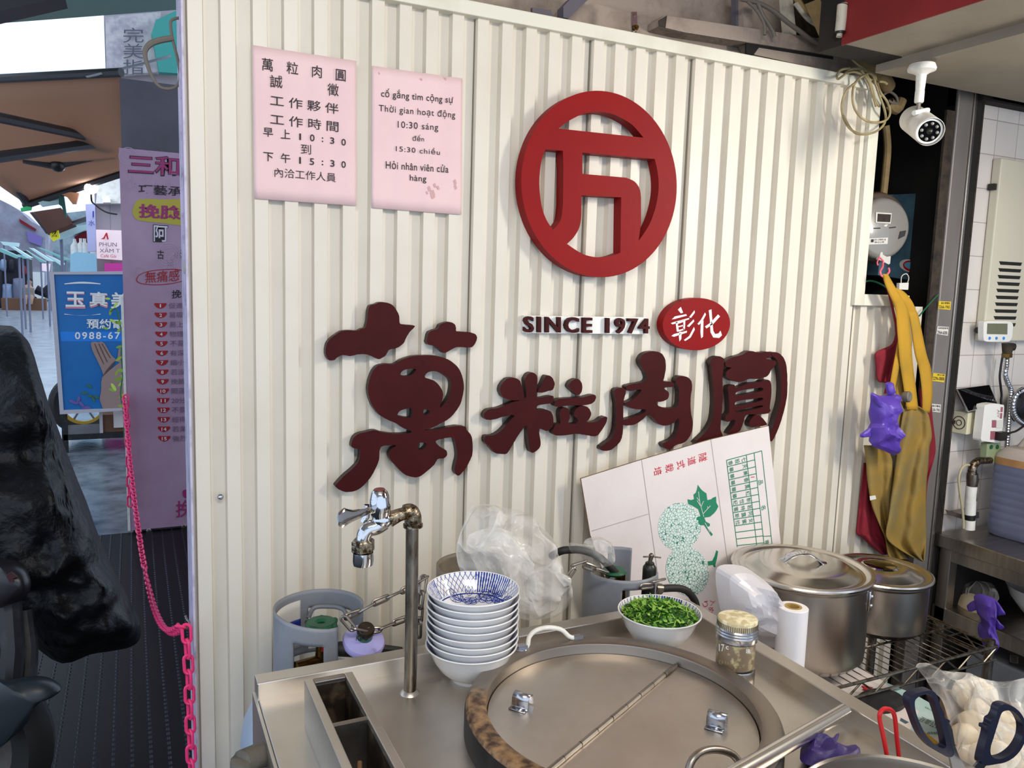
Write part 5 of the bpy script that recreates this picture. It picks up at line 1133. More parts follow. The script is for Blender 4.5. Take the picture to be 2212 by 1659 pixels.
lp([(430, 635), (470, 640), (490, 655)]); cl.build('cable_coil', 'cable', label='coil of tan cable hung at the top right corner of cladding', cat='cable')
mb = MB().tube([A(*kcm(150, 380), 1.76), A(*kcm(300, 470), 1.76), A(*kcm(420, 570), 1.78), A(*kcm(500, 680), 1.80)], [.02, .026, .026, .022], 12, smooth=3); mb.build('insulated_pipe', 'tanpipe', label='fat tan insulated pipe behind the hanging cable coil', cat='pipe')
mb = MB().tube([A(*kcm(480, 980), 1.9), A(*kcm(495, 1150), 1.9), A(*kcm(480, 1350), 1.9), A(*kcm(460, 1540), 1.9)], .012, 10, smooth=3); mb.build('hanging_pipe', 'tanpipe', label='thin tan pipe running down into the electricity meter', cat='pipe')
mb = MB().tube([A(*kcm(880, 1060), 1.95), A(*kcm(930, 1250), 1.95), A(*kcm(960, 1480), 1.95), A(*kcm(970, 1640), 1.95)], .016, 10, smooth=3); mb.build('hanging_pipe', 'cablegrey', label='grey pipe in the niche behind the security camera', cat='pipe')
mb = MB().tube([A(*kcm(460, 740), 1.8), A(*kcm(510, 715), 1.8), A(*kcm(560, 750), 1.8), A(*kcm(570, 800), 1.8), A(*kcm(530, 800), 1.8), A(*kcm(500, 780), 1.8)], .004, 8, smooth=4); mb.build('cable_loop', 'cablegrey', label='little loop of grey cable beside the tan insulated pipe', cat='cable')
mb = MB().tube([A(*kcm(500, 800), 1.85), A(*kcm(560, 850), 1.85), A(*kcm(600, 780), 1.85)], .018, 10, smooth=3); mb.build('pipe_joint', 'tanpipe', label='stubby tan pipe joint in the dark niche below the coil', cat='pipe')
# upper right: conduit, pipes, cables, bracket
ku = K(1480, 0, 5.821); Uq = lambda x, y, d=1.66: A(*ku(x, y), d)
t = thing('conduit', 'paint-flecked white conduit stub beside the red fascia', 'pipe', Uq(1945, 440, 1.52))
MB().tube([Uq(1980, 50, 1.52), Uq(1965, 240, 1.52), Uq(1945, 410, 1.52)], [.0125, .0125, .012], 14).build('tube', 'conduit', t)
mb = MB().tube([Uq(1980, 62, 1.52), Uq(1978, 72, 1.52)], .0135, 14).tube([Uq(1946, 400, 1.52), Uq(1944, 425, 1.52)], .0135, 14); mb.build('dark_ring', 'black', t)
MB().tube([Uq(1944, 410, 1.52), Uq(1936, 465, 1.52)], .007, 10).build('nipple', 'conduit', t)
MB().tube([Uq(1895, 440, 1.55), Uq(1860, 530, 1.56), Uq(1830, 590, 1.57)], [.004, .007, .009], 8).build('cable_boot', 'tealwall', t)
mb = MB().prism([Uq(*p, 1.62) for p in ((1690, -20), (1860, -20), (1905, 180), (1905, 380), (1880, 420))], d=(0, .05, 0)); mb.build('insulated_pipe', 'tanpipe', label='broad cream pipe casing slanting down left of the red fascia', cat='pipe')
for pts, r, mat, lab in (([(740, -20), (830, 60), (900, 130), (960, 230), (1000, 330), (1000, 440)], .0042, 'cablegrey', 'grey cable drooping over the timber, left of a pair'), ([(850, -20), (920, 60), (970, 180), (1040, 290), (1100, 390), (1125, 465)], .0052, 'cablegrey', 'thicker grey cable drooping over the timber, right of a pair'),
                     ([(700, -10), (900, 30), (1100, 130), (1300, 290), (1450, 400), (1600, 510), (1800, 610)], .0062, 'cablegrey', 'long dark cable crossing the beams down to the niche'), ([(1400, -20), (1500, 130), (1640, 240), (1800, 390), (1880, 450)], .0085, 'tanpipe', 'brown tan tube slanting along the corner above cladding'), ([(1390, 40), (1540, 230), (1700, 340), (1850, 470)], .007, 'conduit', 'pale tube slanting below the brown tube above cladding')):
    MB().tube([Uq(*p, 1.72) for p in pts], r, 8, smooth=4).build('cable' if 'cable' in lab else 'tube', mat, label=lab, cat='cable' if 'cable' in lab else 'pipe')
kv = K(1100, 0, 5.821); Wq = lambda x, y, d=1.72: A(*kv(x, y), d)
bk = MB().prism([Wq(*p) for p in ((1540, 148), (1605, 148), (1612, 290), (1600, 420), (1545, 410), (1540, 290))], d=(0, .004, 0)).build('metal_bracket', 'alu', label='short pale metal bracket bolted to the timber above the cladding', cat='bracket')
mb = MB().lathe([(.0001, .010), (.004, .010), (.0042, .004), (.007, .004), (.007, 0)], Wq(1585, 350, 1.718), 12, ax=(0, -1, 0)); mb.build('bolt', 'brass', bk)
MB().lathe([(.0001, .0012), (.0035, .001), (.0038, 0)], Wq(1572, 198, 1.7195), 12, ax=(0, -1, 0)).build('screw_head', 'oldpipe', bk)
# ------------------------------------------------------------------ aprons and glove by the steel post
NB = dict(sharp=60)
ra = thing('apron', 'dark red apron hanging behind the yellow one', 'apron', A(1900, 1198, 1.70))
drape([(1000, 1866, 1890), (1040, 1862, 1888), (1080, 1857, 1890), (1120, 1853, 1896), (1152, 1850, 1905), (1160, 1862, 1910), (1178, 1880, 1918), (1198, 1906, 1922)], 1.685, .008, 1.5, 0, 14).build('skirt', 'redcloth', ra, solid=.003, **NB)
drape([(700, 1938, 1946), (742, 1928, 1942), (760, 1893, 1941), (780, 1891, 1938), (800, 1893, 1935), (822, 1896, 1926), (826, 1914, 1920)], 1.684, .006, 1.2, 1, 14).build('folded_bib', 'redcloth', ra, solid=.003, **NB)
drape([(840, 1985, 2010), (900, 1990, 2014), (960, 1992, 2021), (990, 1990, 2018), (1040, 1988, 2004), (1090, 1980, 2000), (1150, 1960, 1994)], 1.688, .006, 1, 2, 10).build('side_panel', 'redcloth', ra, solid=.003, **NB)
mb = MB().tube([A(x, y, 1.675) for x, y in ((1909, 600), (1922, 640), (1935, 700), (1938, 745))], .0045, 6, smooth=3, squash=.5).tube([A(x, y, 1.67) for x, y in ((1938, 745), (1925, 800), (1912, 850))], .0045, 6, smooth=3, squash=.5)
mb.build('neck_strap', 'redcloth', ra)
ya = thing('apron', 'stained mustard yellow apron hanging from the pink hook by its strap', 'apron', A(1970, 1205, 1.66))
def band(pts, w, y, mat, name, dy=0):
    g = []; pp = catmull(pts, 4, False)
    for i, (x, yy, ww) in enumerate(pp):
        yd = y+.003*math.sin(i*.6); g.append([A(x-ww/2+ww*j/4, yy, yd-.002*math.sin(math.pi*j/4)) for j in range(5)])
    return MB().grid(g).build(name, mat, ya, solid=.0025, sharp=60)
band([(1912, 592, 10), (1920, 612, 17), (1934, 640, 22), (1947, 668, 26), (1953, 720, 28), (1957, 780, 27), (1964, 830, 26), (1971, 885, 24)], 0, 1.640, 'yellowb', 'neck_strap')
band([(1930, 622, 8), (1942, 630, 20), (1958, 650, 22), (1968, 672, 22), (1975, 688, 20), (1988, 762, 24), (1998, 798, 25), (2003, 850, 22), (2000, 892, 16)], 0, 1.650, 'yellowb', 'neck_strap')
band([(1947, 715, 8), (1942, 750, 10), (1934, 800, 13), (1926, 845, 12)], 0, 1.648, 'yellowb', 'waist_tie')
band([(1952, 790, 22), (1948, 830, 24), (1945, 880, 20), (1946, 960, 16)], 0, 1.662, 'yellow', 'waist_tie')
drape([(878, 1957, 1984), (892, 1951, 2003), (920, 1946, 2010), (945, 1942, 2012), (965, 1940, 2007), (1000, 1935, 2005), (1040, 1930, 2001), (1080, 1924, 2000), (1120, 1919, 2000), (1152, 1914, 2001), (1170, 1921, 2000), (1186, 1942, 1999), (1200, 1966, 1997), (1212, 1991, 1996)], 1.642, .012, 1.6, .5, 24).build('skirt', 'yellow', ya, solid=.003, **NB)
drape([(962, 1866, 1900), (975, 1868, 1918), (1000, 1871, 1928), (1040, 1874, 1930), (1090, 1883, 1930), (1130, 1898, 1932), (1160, 1912, 1936), (1190, 1917, 1948), (1208, 1922, 1962)], 1.664, .010, 1.4, 2, 18).build('folded_side', 'yellow', ya, solid=.003, **NB)
MB().prism([A(x, y, 1.651) for x, y in ((1879, 1072), (1891, 1070), (1893, 1078), (1880, 1081))], d=(0, .001, 0)).build('sewn_label', 'stickw', ya)
kp = K(1780, 800, 3.77)
gl = thing('rubber_glove', 'purple rubber glove hanging in front of the yellow apron', 'glove', A(1905, 980, 1.60))
pillow(poly(kp, [(380, 190), (400, 184), (450, 205), (500, 205), (540, 195), (560, 240), (555, 300), (545, 350), (560, 400), (580, 460), (606, 520), (600, 570), (596, 640), (590, 688), (540, 680), (480, 650), (420, 630), (385, 600), (388, 540), (380, 470), (395, 430), (385, 370), (378, 280)], bagf(1.605), 3), (0, -1, .1), .030, wob=.3, ridge=.6, seed=3, freq=20, rings=9).build('palm_and_cuff', 'purple', gl, sharp=22)
pillow(poly(kp, [(385, 440), (370, 460), (335, 490), (295, 520), (300, 545), (345, 545), (385, 530)], bagf(1.612), 3), (0, -1, .1), .014, wob=.5, seed=7, freq=24).build('finger', 'purple', gl)
pillow(poly(kp, [(500, 110), (530, 95), (555, 100), (562, 140), (572, 185), (545, 205), (515, 190)], bagf(1.60), 3), (0, -1, .1), .014, wob=.5, seed=6, freq=24).build('finger', 'purple', gl)
pillow(poly(kp, [(550, 210), (600, 195), (620, 215), (595, 260), (620, 300), (632, 345), (600, 360), (570, 320), (545, 270)], bagf(1.602), 3), (0, -1, .1), .014, wob=.5, seed=5, freq=24).build('finger', 'purple', gl)
pillow(poly(kp, [(385, 195), (410, 190), (470, 260), (530, 340), (535, 380), (500, 370), (430, 280)], bagf(1.585), 3), (0, -1, .1), .010, wob=.4, seed=12, freq=24).build('finger', 'purple', gl)
mb = MB().lathe([(.0001, -.01), (.013, -.01), (.0165, -.004), (.0165, .008), (.014, .011), (.006, .0095), (.0001, .008)], A(*kp(672, 215), 1.600), 24, ax=(.25, -.9, .1)).tube([A(*kp(650, 240), 1.605), A(*kp(605, 250), 1.61), A(*kp(640, 330), 1.61)], .006, 8, smooth=3)
mb.build('wall_hook', 'cablegrey', label='grey round-headed hook between purple glove and yellow apron', cat='hook')
# stickers on the steel post: top two yellow and white, lower two
kst = K(2010, 620, 4.608)
def poststick(pts, mat, lab, lines):
    o = MB().prism([A(*kst(*p), 1.6985) for p in pts], d=(0, .0012, 0)).build('sticker', mat, label=lab, cat='sticker', group='phone number stickers on the steel post')
    mb = MB()
    for body, O, U, T in lines: text_mb(body, *[A(*kst(*p), 1.6981) for p in (O, U, T)], mb=mb, bold=.012)
    mb.build('printed_text', 'ink', o)
poststick([(85, 140), (206, 145), (198, 228), (78, 218)], 'sticky', 'yellow phone number sticker, highest on the steel post', [('通水管電話', (105, 170), (195, 170), (105, 150)), ('2266-1965', (85, 212), (192, 215), (85, 180))])
poststick([(72, 390), (183, 398), (172, 485), (58, 468)], 'stickw', 'white phone number sticker, higher of the two white ones on the post', [('瓦斯爐修理', (78, 418), (178, 422), (78, 398)), ('2964-6000', (68, 468), (168, 476), (68, 432))])
poststick([(28, 855), (148, 868), (136, 950), (18, 935)], 'sticky', 'yellow phone number sticker, lower on the post beside the apron', [('通水管', (65, 880), (140, 886), (65, 866)), ('2296-0808', (26, 925), (136, 932), (26, 890))])
poststick([(8, 1162), (104, 1170), (98, 1250), (0, 1238)], 'stickw', 'small white sticker at the bottom of the post beside apron', [('通水電話', (14, 1192), (98, 1198), (14, 1172)), ('2266-1965', (8, 1232), (94, 1240), (8, 1202))])
# ------------------------------------------------------------------ right hand kitchen wall
k6r = kst; Rq = lambda x, y, d: A(*k6r(x, y), d)
YH = 1.688; hl = A(2123, 737, YH); hx = hl.x; hzb = hl.z; hzt = A(2157, 340, YH).z
wh = thing('water_heater', 'cream gas water heater with louvred front on the tiled wall', 'water heater', (hx+.16, 1.70, hzb))
MB().box(hx, hx+.34, YH, 1.718, hzb, hzt).build('heater_body', 'cream', wh, bevel=.004)
mb = MB()
for i in range(10):
    l = A(*k1(1365-5.3*i, 592+53.5*i), YH-.001)
    mb.prism([V((l.x, YH-.0005, l.z)), V((l.x+.12, YH-.0005, l.z)), V((l.x+.115, YH-.0005, l.z-.011)), V((l.x+.009, YH-.0005, l.z-.011))], d=(0, .002, 0))
mb.build('louvre', 'black', wh)
MB().lathe([(.0001, .015), (.009, .015), (.011, .01), (.011, 0)], V((hx, 1.703, hzb+.035)), 14, ax=(-1, 0, 0)).build('side_knob', 'black', wh)
MB().obox(V((hx-.004, 1.705, A(2142, 403, 1.70).z)), (.010, 0, 0), (0, .010, 0), (0, 0, .010)).build('side_bracket', 'black', wh)
mb = MB().tube([Rq(770, 560, 1.64), Rq(768, 600, 1.64), Rq(762, 660, 1.64)], [.018, .017, .014], 12).tube([Rq(770, 590, 1.64), Rq(835, 598, 1.63)], .012, 10); mb.build('gas_cock', 'darkbrown', wh)
mb = MB().tube([Rq(762, 660, 1.64), Rq(760, 700, 1.64)], .0155, 6); mb.build('hose_nut', 'brass', wh)
tm = thing('digital_timer', 'white digital kitchen timer with three blue buttons on the heater', 'timer', Rq(665, 540, 1.665))
rr = [(540, 345), (600, 338), (760, 340), (800, 350), (822, 375), (818, 440), (812, 500), (795, 530), (765, 545), (600, 545), (550, 540), (530, 520), (528, 440), (530, 370)]
MB().prism(poly(k6r, rr, bagf(1.668), 3), d=(0, .019, 0)).build('timer_body', 'white', tm, bevel=.003)
MB().prism([Rq(*p, 1.6672) for p in ((568, 362), (768, 364), (765, 472), (562, 468))], d=(0, .002, 0)).build('display', 'screen', tm)
for x in (587, 655, 727): MB().lathe([(.0001, .003), (.0035, .003), (.0048, .0015), (.005, 0)], Rq(x, 509, 1.6675), 18, ax=(0, -1, 0)).build('button', 'blue', tm)
# wall socket box, phone, adapter
z0b, z1b = Rq(370, 1470, 1.665).z, Rq(370, 1255, 1.665).z
pL, pR_, pF = Rq(222, 1340, 1.716), Rq(560, 1340, 1.700), Rq(370, 1340, 1.665)
sb = thing('socket_box', 'cream wall socket box with round switch and outlet beneath the phone', 'socket', V((pF.x, 1.70, z0b)))
ft_ = [V((pL.x, 1.718, z0b)), V((pF.x, 1.665, z0b)), V((pR_.x, 1.698, z0b)), V((pR_.x, 1.718, z0b))]
MB().prism(ft_, d=(0, 0, z1b-z0b)).build('box_body', 'outlet', sb, bevel=.002)
nl = V((-(1.718-1.665), -(pF.x-pL.x), 0)).normalized(); nr = V(((1.698-1.665), -(pR_.x-pF.x), 0)).normalized()
pcl = PL(*k6r(285, 1350), V((pF.x, 1.665, 0)), nl)
MB().lathe([(.022, .0), (.022, .0012), (.0195, .0012), (.0195, 0)], pcl, 30, ax=nl).lathe([(.010, .0), (.010, .0012), (.008, .0012), (.008, 0)], pcl, 24, ax=nl).build('round_mark', 'ink', sb)
MB().obox(pcl+V((-.017, .004, .002))+nl*.001, V((.004, 0, 0)), nl*.001, (0, 0, .006)).build('switch_dot', 'black', sb)
fo = lambda pts, off: [PL(*k6r(*p), V((pF.x, 1.665, 0))+nr*off, nr) for p in pts]
o = MB().prism(fo(((430, 1320), (510, 1312), (505, 1400), (428, 1408)), .0014), d=-nr*.0014).build('outlet_face', 'outlet', sb)
mb = MB()
for p in (((458, 1335), (464, 1335), (463, 1362), (457, 1362)), ((478, 1340), (484, 1339), (483, 1362), (477, 1363)), ((442, 1362), (450, 1362), (449, 1385), (441, 1385)), ((474, 1375), (484, 1374), (483, 1390), (473, 1391))): mb.prism(fo(p, .0018), d=-nr*.0006)
mb.build('outlet_slots', 'ink', o)
ph = thing('mobile_phone', 'black screened mobile phone lying tilted on the cream socket box', 'phone', Rq(460, 1235, 1.67))
pp = [Rq(262, 1012, 1.700), Rq(590, 970, 1.700), Rq(672, 1165, 1.655), Rq(375, 1242, 1.650)]
pn = (pp[1]-pp[0]).cross(pp[3]-pp[0]).normalized(); pn = pn if pn.y < 0 else -pn
MB().prism([p for p in pp], d=-pn*.009).build('phone_body', 'alu', ph, bevel=.003)
cpp = sum(pp, V((0, 0, 0)))/4; MB().prism([cpp+(p-cpp)*.95+pn*.0004 for p in pp], d=-pn*.0005).build('phone_screen', 'glass', ph)
ad = thing('power_adapter', 'white power adapter plugged in beside the cream socket box', 'adapter', Rq(620, 1540, 1.63))
MB().prism(poly(k6r, [(560, 1172), (640, 1160), (715, 1172), (735, 1190), (725, 1330), (710, 1480), (695, 1545), (640, 1550), (530, 1535), (505, 1515), (520, 1380), (540, 1200)], bagf(1.628), 2), d=(0, .03, 0)).build('adapter_body', 'white', ad, bevel=.004)
mb = MB(); 
for p in (((700, 1195), (722, 1195), (718, 1245), (697, 1245)), ((696, 1255), (716, 1255), (712, 1310), (692, 1310)), ((612, 1325), (655, 1325), (655, 1400), (610, 1400)), ((598, 1435), (645, 1435), (640, 1520), (594, 1520))): mb.prism([Rq(*q, 1.6275) for q in p], d=(0, .0006, 0))
text_mb('VIA', Rq(665, 1300, 1.6275), Rq(665, 1220, 1.6275), Rq(690, 1300, 1.6275), mb=mb); mb.build('printed_marks', M('pinkish_print', '9c5a66', .6), ad)
MB().prism([Rq(*q, 1.6265) for q in ((660, 1330), (725, 1318), (722, 1400), (655, 1408))], d=(0, .004, 0)).build('label', 'stickw', ad)
mb = MB().obox(Rq(695, 1482, 1.62), (.016, 0, 0), (0, .012, 0), (0, 0, .014)).tube([Rq(730, 1480, 1.62), Rq(800, 1450, 1.62), Rq(860, 1430, 1.62), Rq(960, 1360, 1.62)], .0035, 8, smooth=4); mb.build('plug_and_cord', 'black', label='black plug and cord on the right side of white adapter', cat='plug', bevel=0)
lg = thing('green_plug', 'pale green plug with two dark discs under the white adapter', 'plug', Rq(630, 1700, 1.64))
MB().prism([Rq(*q, 1.64) for q in ((570, 1560), (700, 1540), (705, 1600), (690, 1760), (555, 1760), (565, 1620))], d=(0, .025, 0)).build('plug_body', M('pale_green', '8f9c78', .5), lg, bevel=.003)
for x in (602, 662): MB().lathe([(.0001, .003), (.0065, .003), (.0075, 0)], Rq(x, 1592, 1.640), 18, ax=(0, -1, 0)).build('disc', 'green', lg)
def flex(pts, r, y, name, mat, lab, cat, n=3, rid=None):
    p = catmull([tuple(A(*k6r(a, b), y)) for a, b in pts], 10, False); p2 = []; acc = 0; step = rid or .0045
    mb = MB(); L = [V(q) for q in p]; out = [L[0]]; d = 0
    for a, b in zip(L, L[1:]):
        seg = (b-a).length; t = step-d
        while t < seg: out.append(a.lerp(b, t/seg)); t += step
        d = (d+seg) % step
    mb.tube(out, [r if i % 2 else r*.82 for i in range(len(out))], 12); return mb.build(name, mat, label=lab, cat=cat)
flex([(760, 695), (755, 780), (742, 870), (770, 960), (800, 1030), (790, 1180), (778, 1320), (768, 1480), (758, 1640), (752, 1760)], .0085, 1.648, 'corrugated_hose', 'alu', 'ribbed steel gas hose running straight down from the heater', 'hose')
flex([(1000, 1010), (930, 1025), (860, 1065), (825, 1150), (825, 1240), (850, 1300), (920, 1360), (1010, 1400)], .0095, 1.63, 'corrugated_hose', 'alu', 'ribbed steel hose bent in a loop at the right edge', 'hose')
mb = MB().tube([A(*k6r(x, y), 1.69) for x, y in ((718, 690), (700, 800), (690, 900), (700, 1000), (708, 1080), (702, 1150), (720, 1300))], .0038, 8, smooth=4); mb.build('cord', 'black', label='thin black cord dropping beside the ribbed steel hose', cat='cord')
mb = pillow(poly(k6r, [(800, 1110), (880, 1010), (960, 1000), (1060, 1100), (1060, 1300), (900, 1330), (810, 1320)], bagf(1.675), 3), (0, -1, 0), .03, wob=.3, seed=4); mb.build('plastic_bag', 'tarp', label='dark plastic bag behind the bent ribbed hose at right edge', cat='bag')
# stand pipe with thin hoses
kw = K(1990, 920, 5.923); Pq = lambda x, y, d=1.64: A(*kw(x, y), d)
sp_ = thing('water_pipe', 'brown bent pipe with white sleeve standing on the steel table', 'pipe', Pq(620, 1310))
MB().tube([Pq(880, 440), Pq(800, 445), Pq(730, 450), Pq(670, 500), Pq(652, 570), Pq(650, 650)], [.0115, .0115, .0125, .0135, .0145, .016], 14, smooth=4).build('bent_pipe', 'rustchrome', sp_)
MB().tube([Pq(652, 610), Pq(652, 655), Pq(648, 770)], [.0175, .0185, .0165], 16).build('collar', 'oldpipe', sp_)
MB().tube([Pq(645, 770), Pq(630, 940), Pq(622, 1130)], .0172, 18).build('sleeve', 'whitep', sp_)
MB().tube([Pq(622, 1130), Pq(622, 1200)], .0165, 18).build('band', 'black', sp_)
MB().tube([Pq(622, 1200), Pq(615, 1320)], .0168, 18).build('foot', 'whitep', sp_)
MB().prism([Pq(*p, 1.655) for p in ((480, 1120), (540, 1140), (740, 1100), (740, 1180), (560, 1200), (520, 1190))], d=(0, .05, 0)).build('wall_bracket', 'steeld', sp_)
mb = MB().tube([Pq(*p, 1.635) for p in ((615, 500), (560, 505), (510, 560), (480, 680), (490, 820), (510, 960), (530, 1100), (540, 1220), (540, 1310))], .0038, 8, smooth=4); mb.build('thin_hose', M('hose_cream', 'b5ab88', .5), label='thin cream hose curving down left of the brown bent pipe', cat='hose')
mb = MB().tube([Pq(*p, 1.625) for p in ((700, 660), (730, 690), (725, 780), (712, 850), (705, 960))], .0036, 8, smooth=4); mb.build('thin_hose', 'oldpipe', label='thin grey hose hanging right of the white pipe sleeve', cat='hose')
# steel table
tb = thing('steel_table', 'stainless steel work table against the tiled wall at right edge', 'table', (2.9, 1.0, 0))
TX, TZ = 2.40, .772
MB().box(TX, 3.5, .1, 1.705, TZ-.045, TZ).build('table_top', 'steel', tb, bevel=.003)
MB().box(TX+.012, 3.48, .14, 1.70, .475, .525).build('lower_shelf', 'steel', tb, bevel=.003)
for x in (TX+.032, 3.45):
    for y in (.16, 1.672): MB().box(x-.02, x+.02, y-.02, y+.02, 0, TZ-.045).build('leg', 'steel', tb, bevel=.003)
MB().box(TX+.055, 3.48, 1.66, 1.70, .525, TZ-.045).box(TX+.055, 3.48, 1.66, 1.70, 0, .475).build('back_panel', 'dark', tb)  # black sheets stand in for the shade under the table
MB().box(TX+.014, 3.48, .14, 1.652, TZ-.085, TZ-.045).build('apron_rail', 'steel', tb)
# jug
c1_, c2_ = B(2119, 1150, TZ), B(2212, 1176, TZ); ju = (c2_-c1_).normalized(); jv = V((-ju.y, ju.x, 0)); jv = jv if jv.x > 0 else -jv
JG = thing('liquid_jug', 'large ribbed jerrycan of dark liquid with milky top on the steel table', 'jerrycan', c1_+ju*.13+jv*.085)
ju_z = [(0, .93), (.006, .97), (.03, 1), (.03, 1), (.05, 1.0)]
def jug_loop(z, sc, n=44):
    L_, D_ = .27*sc, .17*sc; c = c1_+ju*.135+jv*.085; pts = []
    for i in range(n):
        a = 2*math.pi*i/n; ca, sa = math.cos(a), math.sin(a); e = .35
        pts.append(c+ju*(L_/2*math.copysign(abs(ca)**e, ca))+jv*(D_/2*math.copysign(abs(sa)**e, sa))+V((0, 0, z)))
    return pts
rows = [(0, .9), (.004, .96), (.02, .985)]
for i in range(8):
    zb_ = .03+i*.0215; rows += [(zb_, .985), (zb_+.003, .995), (zb_+.015, .995), (zb_+.018, .985)]
rows += [(.205, .99)]
hj = A(2130, 1005, 1.55).z-TZ
mb = MB().grid([jug_loop(z*hj/.225, s) for z, s in rows], 0, True, True); mb.add(jug_loop(0, .9), [tuple(range(44))]); mb.build('lower_can', 'jug', JG, sharp=50)
MB().grid([jug_loop(hj*.205/.225, .99), jug_loop(hj, .985)], 0, True, True).build('liquid_line', 'jugband', JG)
mb = MB().grid([jug_loop(hj, .985), jug_loop(hj+.012, .95), jug_loop(hj+.025, .86), jug_loop(hj+.034, .76), jug_loop(hj+.036, .01)], 0, True, True); mb.build('shoulder', 'jugtop', JG)
ct = c1_+ju*.125+jv*.085+V((0, 0, TZ*0+hj+.03)); ct.z = TZ+hj+.03
MB().tube([ct-ju*.075, ct-ju*.06+V((0, 0, .028)), ct+ju*.05+V((0, 0, .028)), ct+ju*.075], .0105, 10).build('carry_handle', 'jugtop', JG)
# on and under the table
wb = pillow(poly(K(2000, 1140, 4.877), [(270, 880), (290, 800), (330, 730), (390, 700), (480, 690), (560, 740), (580, 850), (540, 930), (460, 960), (370, 970), (300, 930)], lambda x, y: Cx(x, y, 2.50), 3), (-.6, -.8, .2), .05, wob=.15, seed=3, freq=20, back=1).build('wrapped_food', 'meat', label='film wrapped pale food lump on the lower shelf of steel table', cat='food')
pillow(poly(K(2000, 1140, 4.877), [(265, 885), (290, 780), (340, 690), (380, 600), (460, 580), (560, 560), (680, 580), (740, 640), (760, 720), (700, 800), (620, 860), (560, 940), (460, 975), (360, 975), (295, 940)], lambda x, y: Cx(x, y, 2.52), 3), (-.6, -.8, .2), .075, wob=.35, seed=6, freq=20, back=1).build('film_wrap', 'cling', wb, solid=0)
wbp = Cx(2235, 1345, 2.62); wz = .528
MB().lathe([(.0001, .012), (.045, .01), (.05, 0), (.055, .004), (.075, .025), (.105, .065), (.118, .10), (.120, .102), (.116, .10), (.10, .063), (.07, .028), (.0001, .02)], (2.64, wbp.y-.02, wz), 40).build('white_bowl', 'porcelain', label='large white bowl on the lower shelf at the right edge', cat='bowl')
kg2 = K(2000, 1140, 4.877); Gx = lambda y_: (lambda x, y: Cx(x, y, y_))
pgl = thing('rubber_glove', 'purple rubber glove dangling from the corner of the wire shelf', 'glove', Cx(2140, 1413, 2.33))
pillow(poly(kg2, [(505, 720), (570, 697), (640, 715), (705, 740), (735, 800), (730, 900), (722, 1000), (735, 1090), (765, 1200), (765, 1270), (700, 1335), (640, 1300), (590, 1210), (550, 1110), (560, 1070), (600, 1050), (580, 950), (540, 900), (520, 800)], Gx(2.33), 3), (-.6, -.8, .1), .026, wob=.3, ridge=.6, seed=3, freq=22, rings=9).build('palm_and_cuff', 'purple', pgl, sharp=22)
pillow(poly(kg2, [(430, 830), (450, 800), (520, 760), (560, 800), (540, 860), (460, 885)], Gx(2.34), 3), (-.6, -.8, .1), .013, wob=.4, seed=4, freq=24).build('finger', 'purple', pgl)
pillow(poly(kg2, [(690, 740), (740, 760), (800, 840), (840, 912), (800, 920), (740, 925), (710, 840)], Gx(2.345), 3), (-.6, -.8, .1), .013, wob=.4, seed=5, freq=24).build('finger', 'purple', pgl)
pillow(poly(kg2, [(730, 940), (780, 1000), (828, 1045), (790, 1075), (740, 1060), (722, 1000)], Gx(2.345), 3), (-.6, -.8, .1), .011, wob=.4, seed=9, freq=24).build('finger', 'purple', pgl)
mc_ = thing('machine', 'grey kitchen machine with black control panel beneath the steel table', 'machine', (2.72, 1.25, 0))
fq = lambda x, y: Cx(*kg2(x, y), 2.47)
MB().box(2.47, 2.95, .8, 1.60, .05, .40).build('machine_body', 'cylgrey', mc_, bevel=.006)
for x in (2.5, 2.92):
    for y in (.83, 1.57): MB().box(x-.02, x+.02, y-.02, y+.02, 0, .05).build('foot', 'black', mc_)
MB().prism([fq(*p)-V((.001, 0, 0)) for p in ((885, 1290), (1060, 1340), (1060, 1480), (880, 1420))], d=(-.002, 0, 0)).build('control_panel', 'black', mc_)
mb = MB(); q4_ = [fq(*p)-V((.0035, 0, 0)) for p in ((900, 1340), (975, 1355), (975, 1425), (898, 1410))]
for a, b in zip(q4_, q4_[1:]+q4_[:1]): mb.tube([a, b], .0012, 5)
text_mb('回', *[fq(*p)-V((.0035, 0, 0)) for p in ((912, 1402), (962, 1412), (912, 1358))], mb=mb); mb.build('panel_symbol', 'cablegrey', mc_)
# printed carton, black plate, box with bag of meatballs beside the counter
ZK = .555
e0, e1_ = B(1885, 1462, ZK), B(2020, 1525, ZK)
pcx = (e0.x+e1_.x)/2
pcn = thing('printed_carton', 'white and teal printed carton standing on the floor beside the counter', 'carton', (pcx-.25, 1.1, 0))
MB().box(pcx-.52, pcx, .72, 1.60, 0, ZK).build('carton_body', 'card', pcn, bevel=.003)
kcb = K(1780, 1400, 5.12); cz_ = lambda x, y: B(*kcb(x, y), ZK+.0006)
MB().prism(poly(kcb, [(640, 360), (1000, 510), (1230, 640), (1320, 700), (1330, 900), (1200, 1000), (950, 900), (1050, 700), (900, 560)], lambda x, y: B(x, y, ZK+.0004)), d=(0, 0, -.0003)).build('teal_print', M('teal_print', '9fc0bf', .6, mix=('c4d2cf', 9, .4, .65)), pcn)
mb = MB()
text_mb('百翠公司', cz_(1040, 800), cz_(1260, 910), cz_(1085, 755), d=None, mb=mb)
text_mb('有限公司出品', cz_(1110, 660), cz_(1235, 720), cz_(1120, 645), mb=mb)
for x in range(8): mb.prism([cz_(1150+18*x, 925), cz_(1158+18*x, 928), cz_(1150+18*x, 955), cz_(1143+18*x, 952)], d=(0, 0, .0002))
mb.build('printed_text', 'ink', pcn)
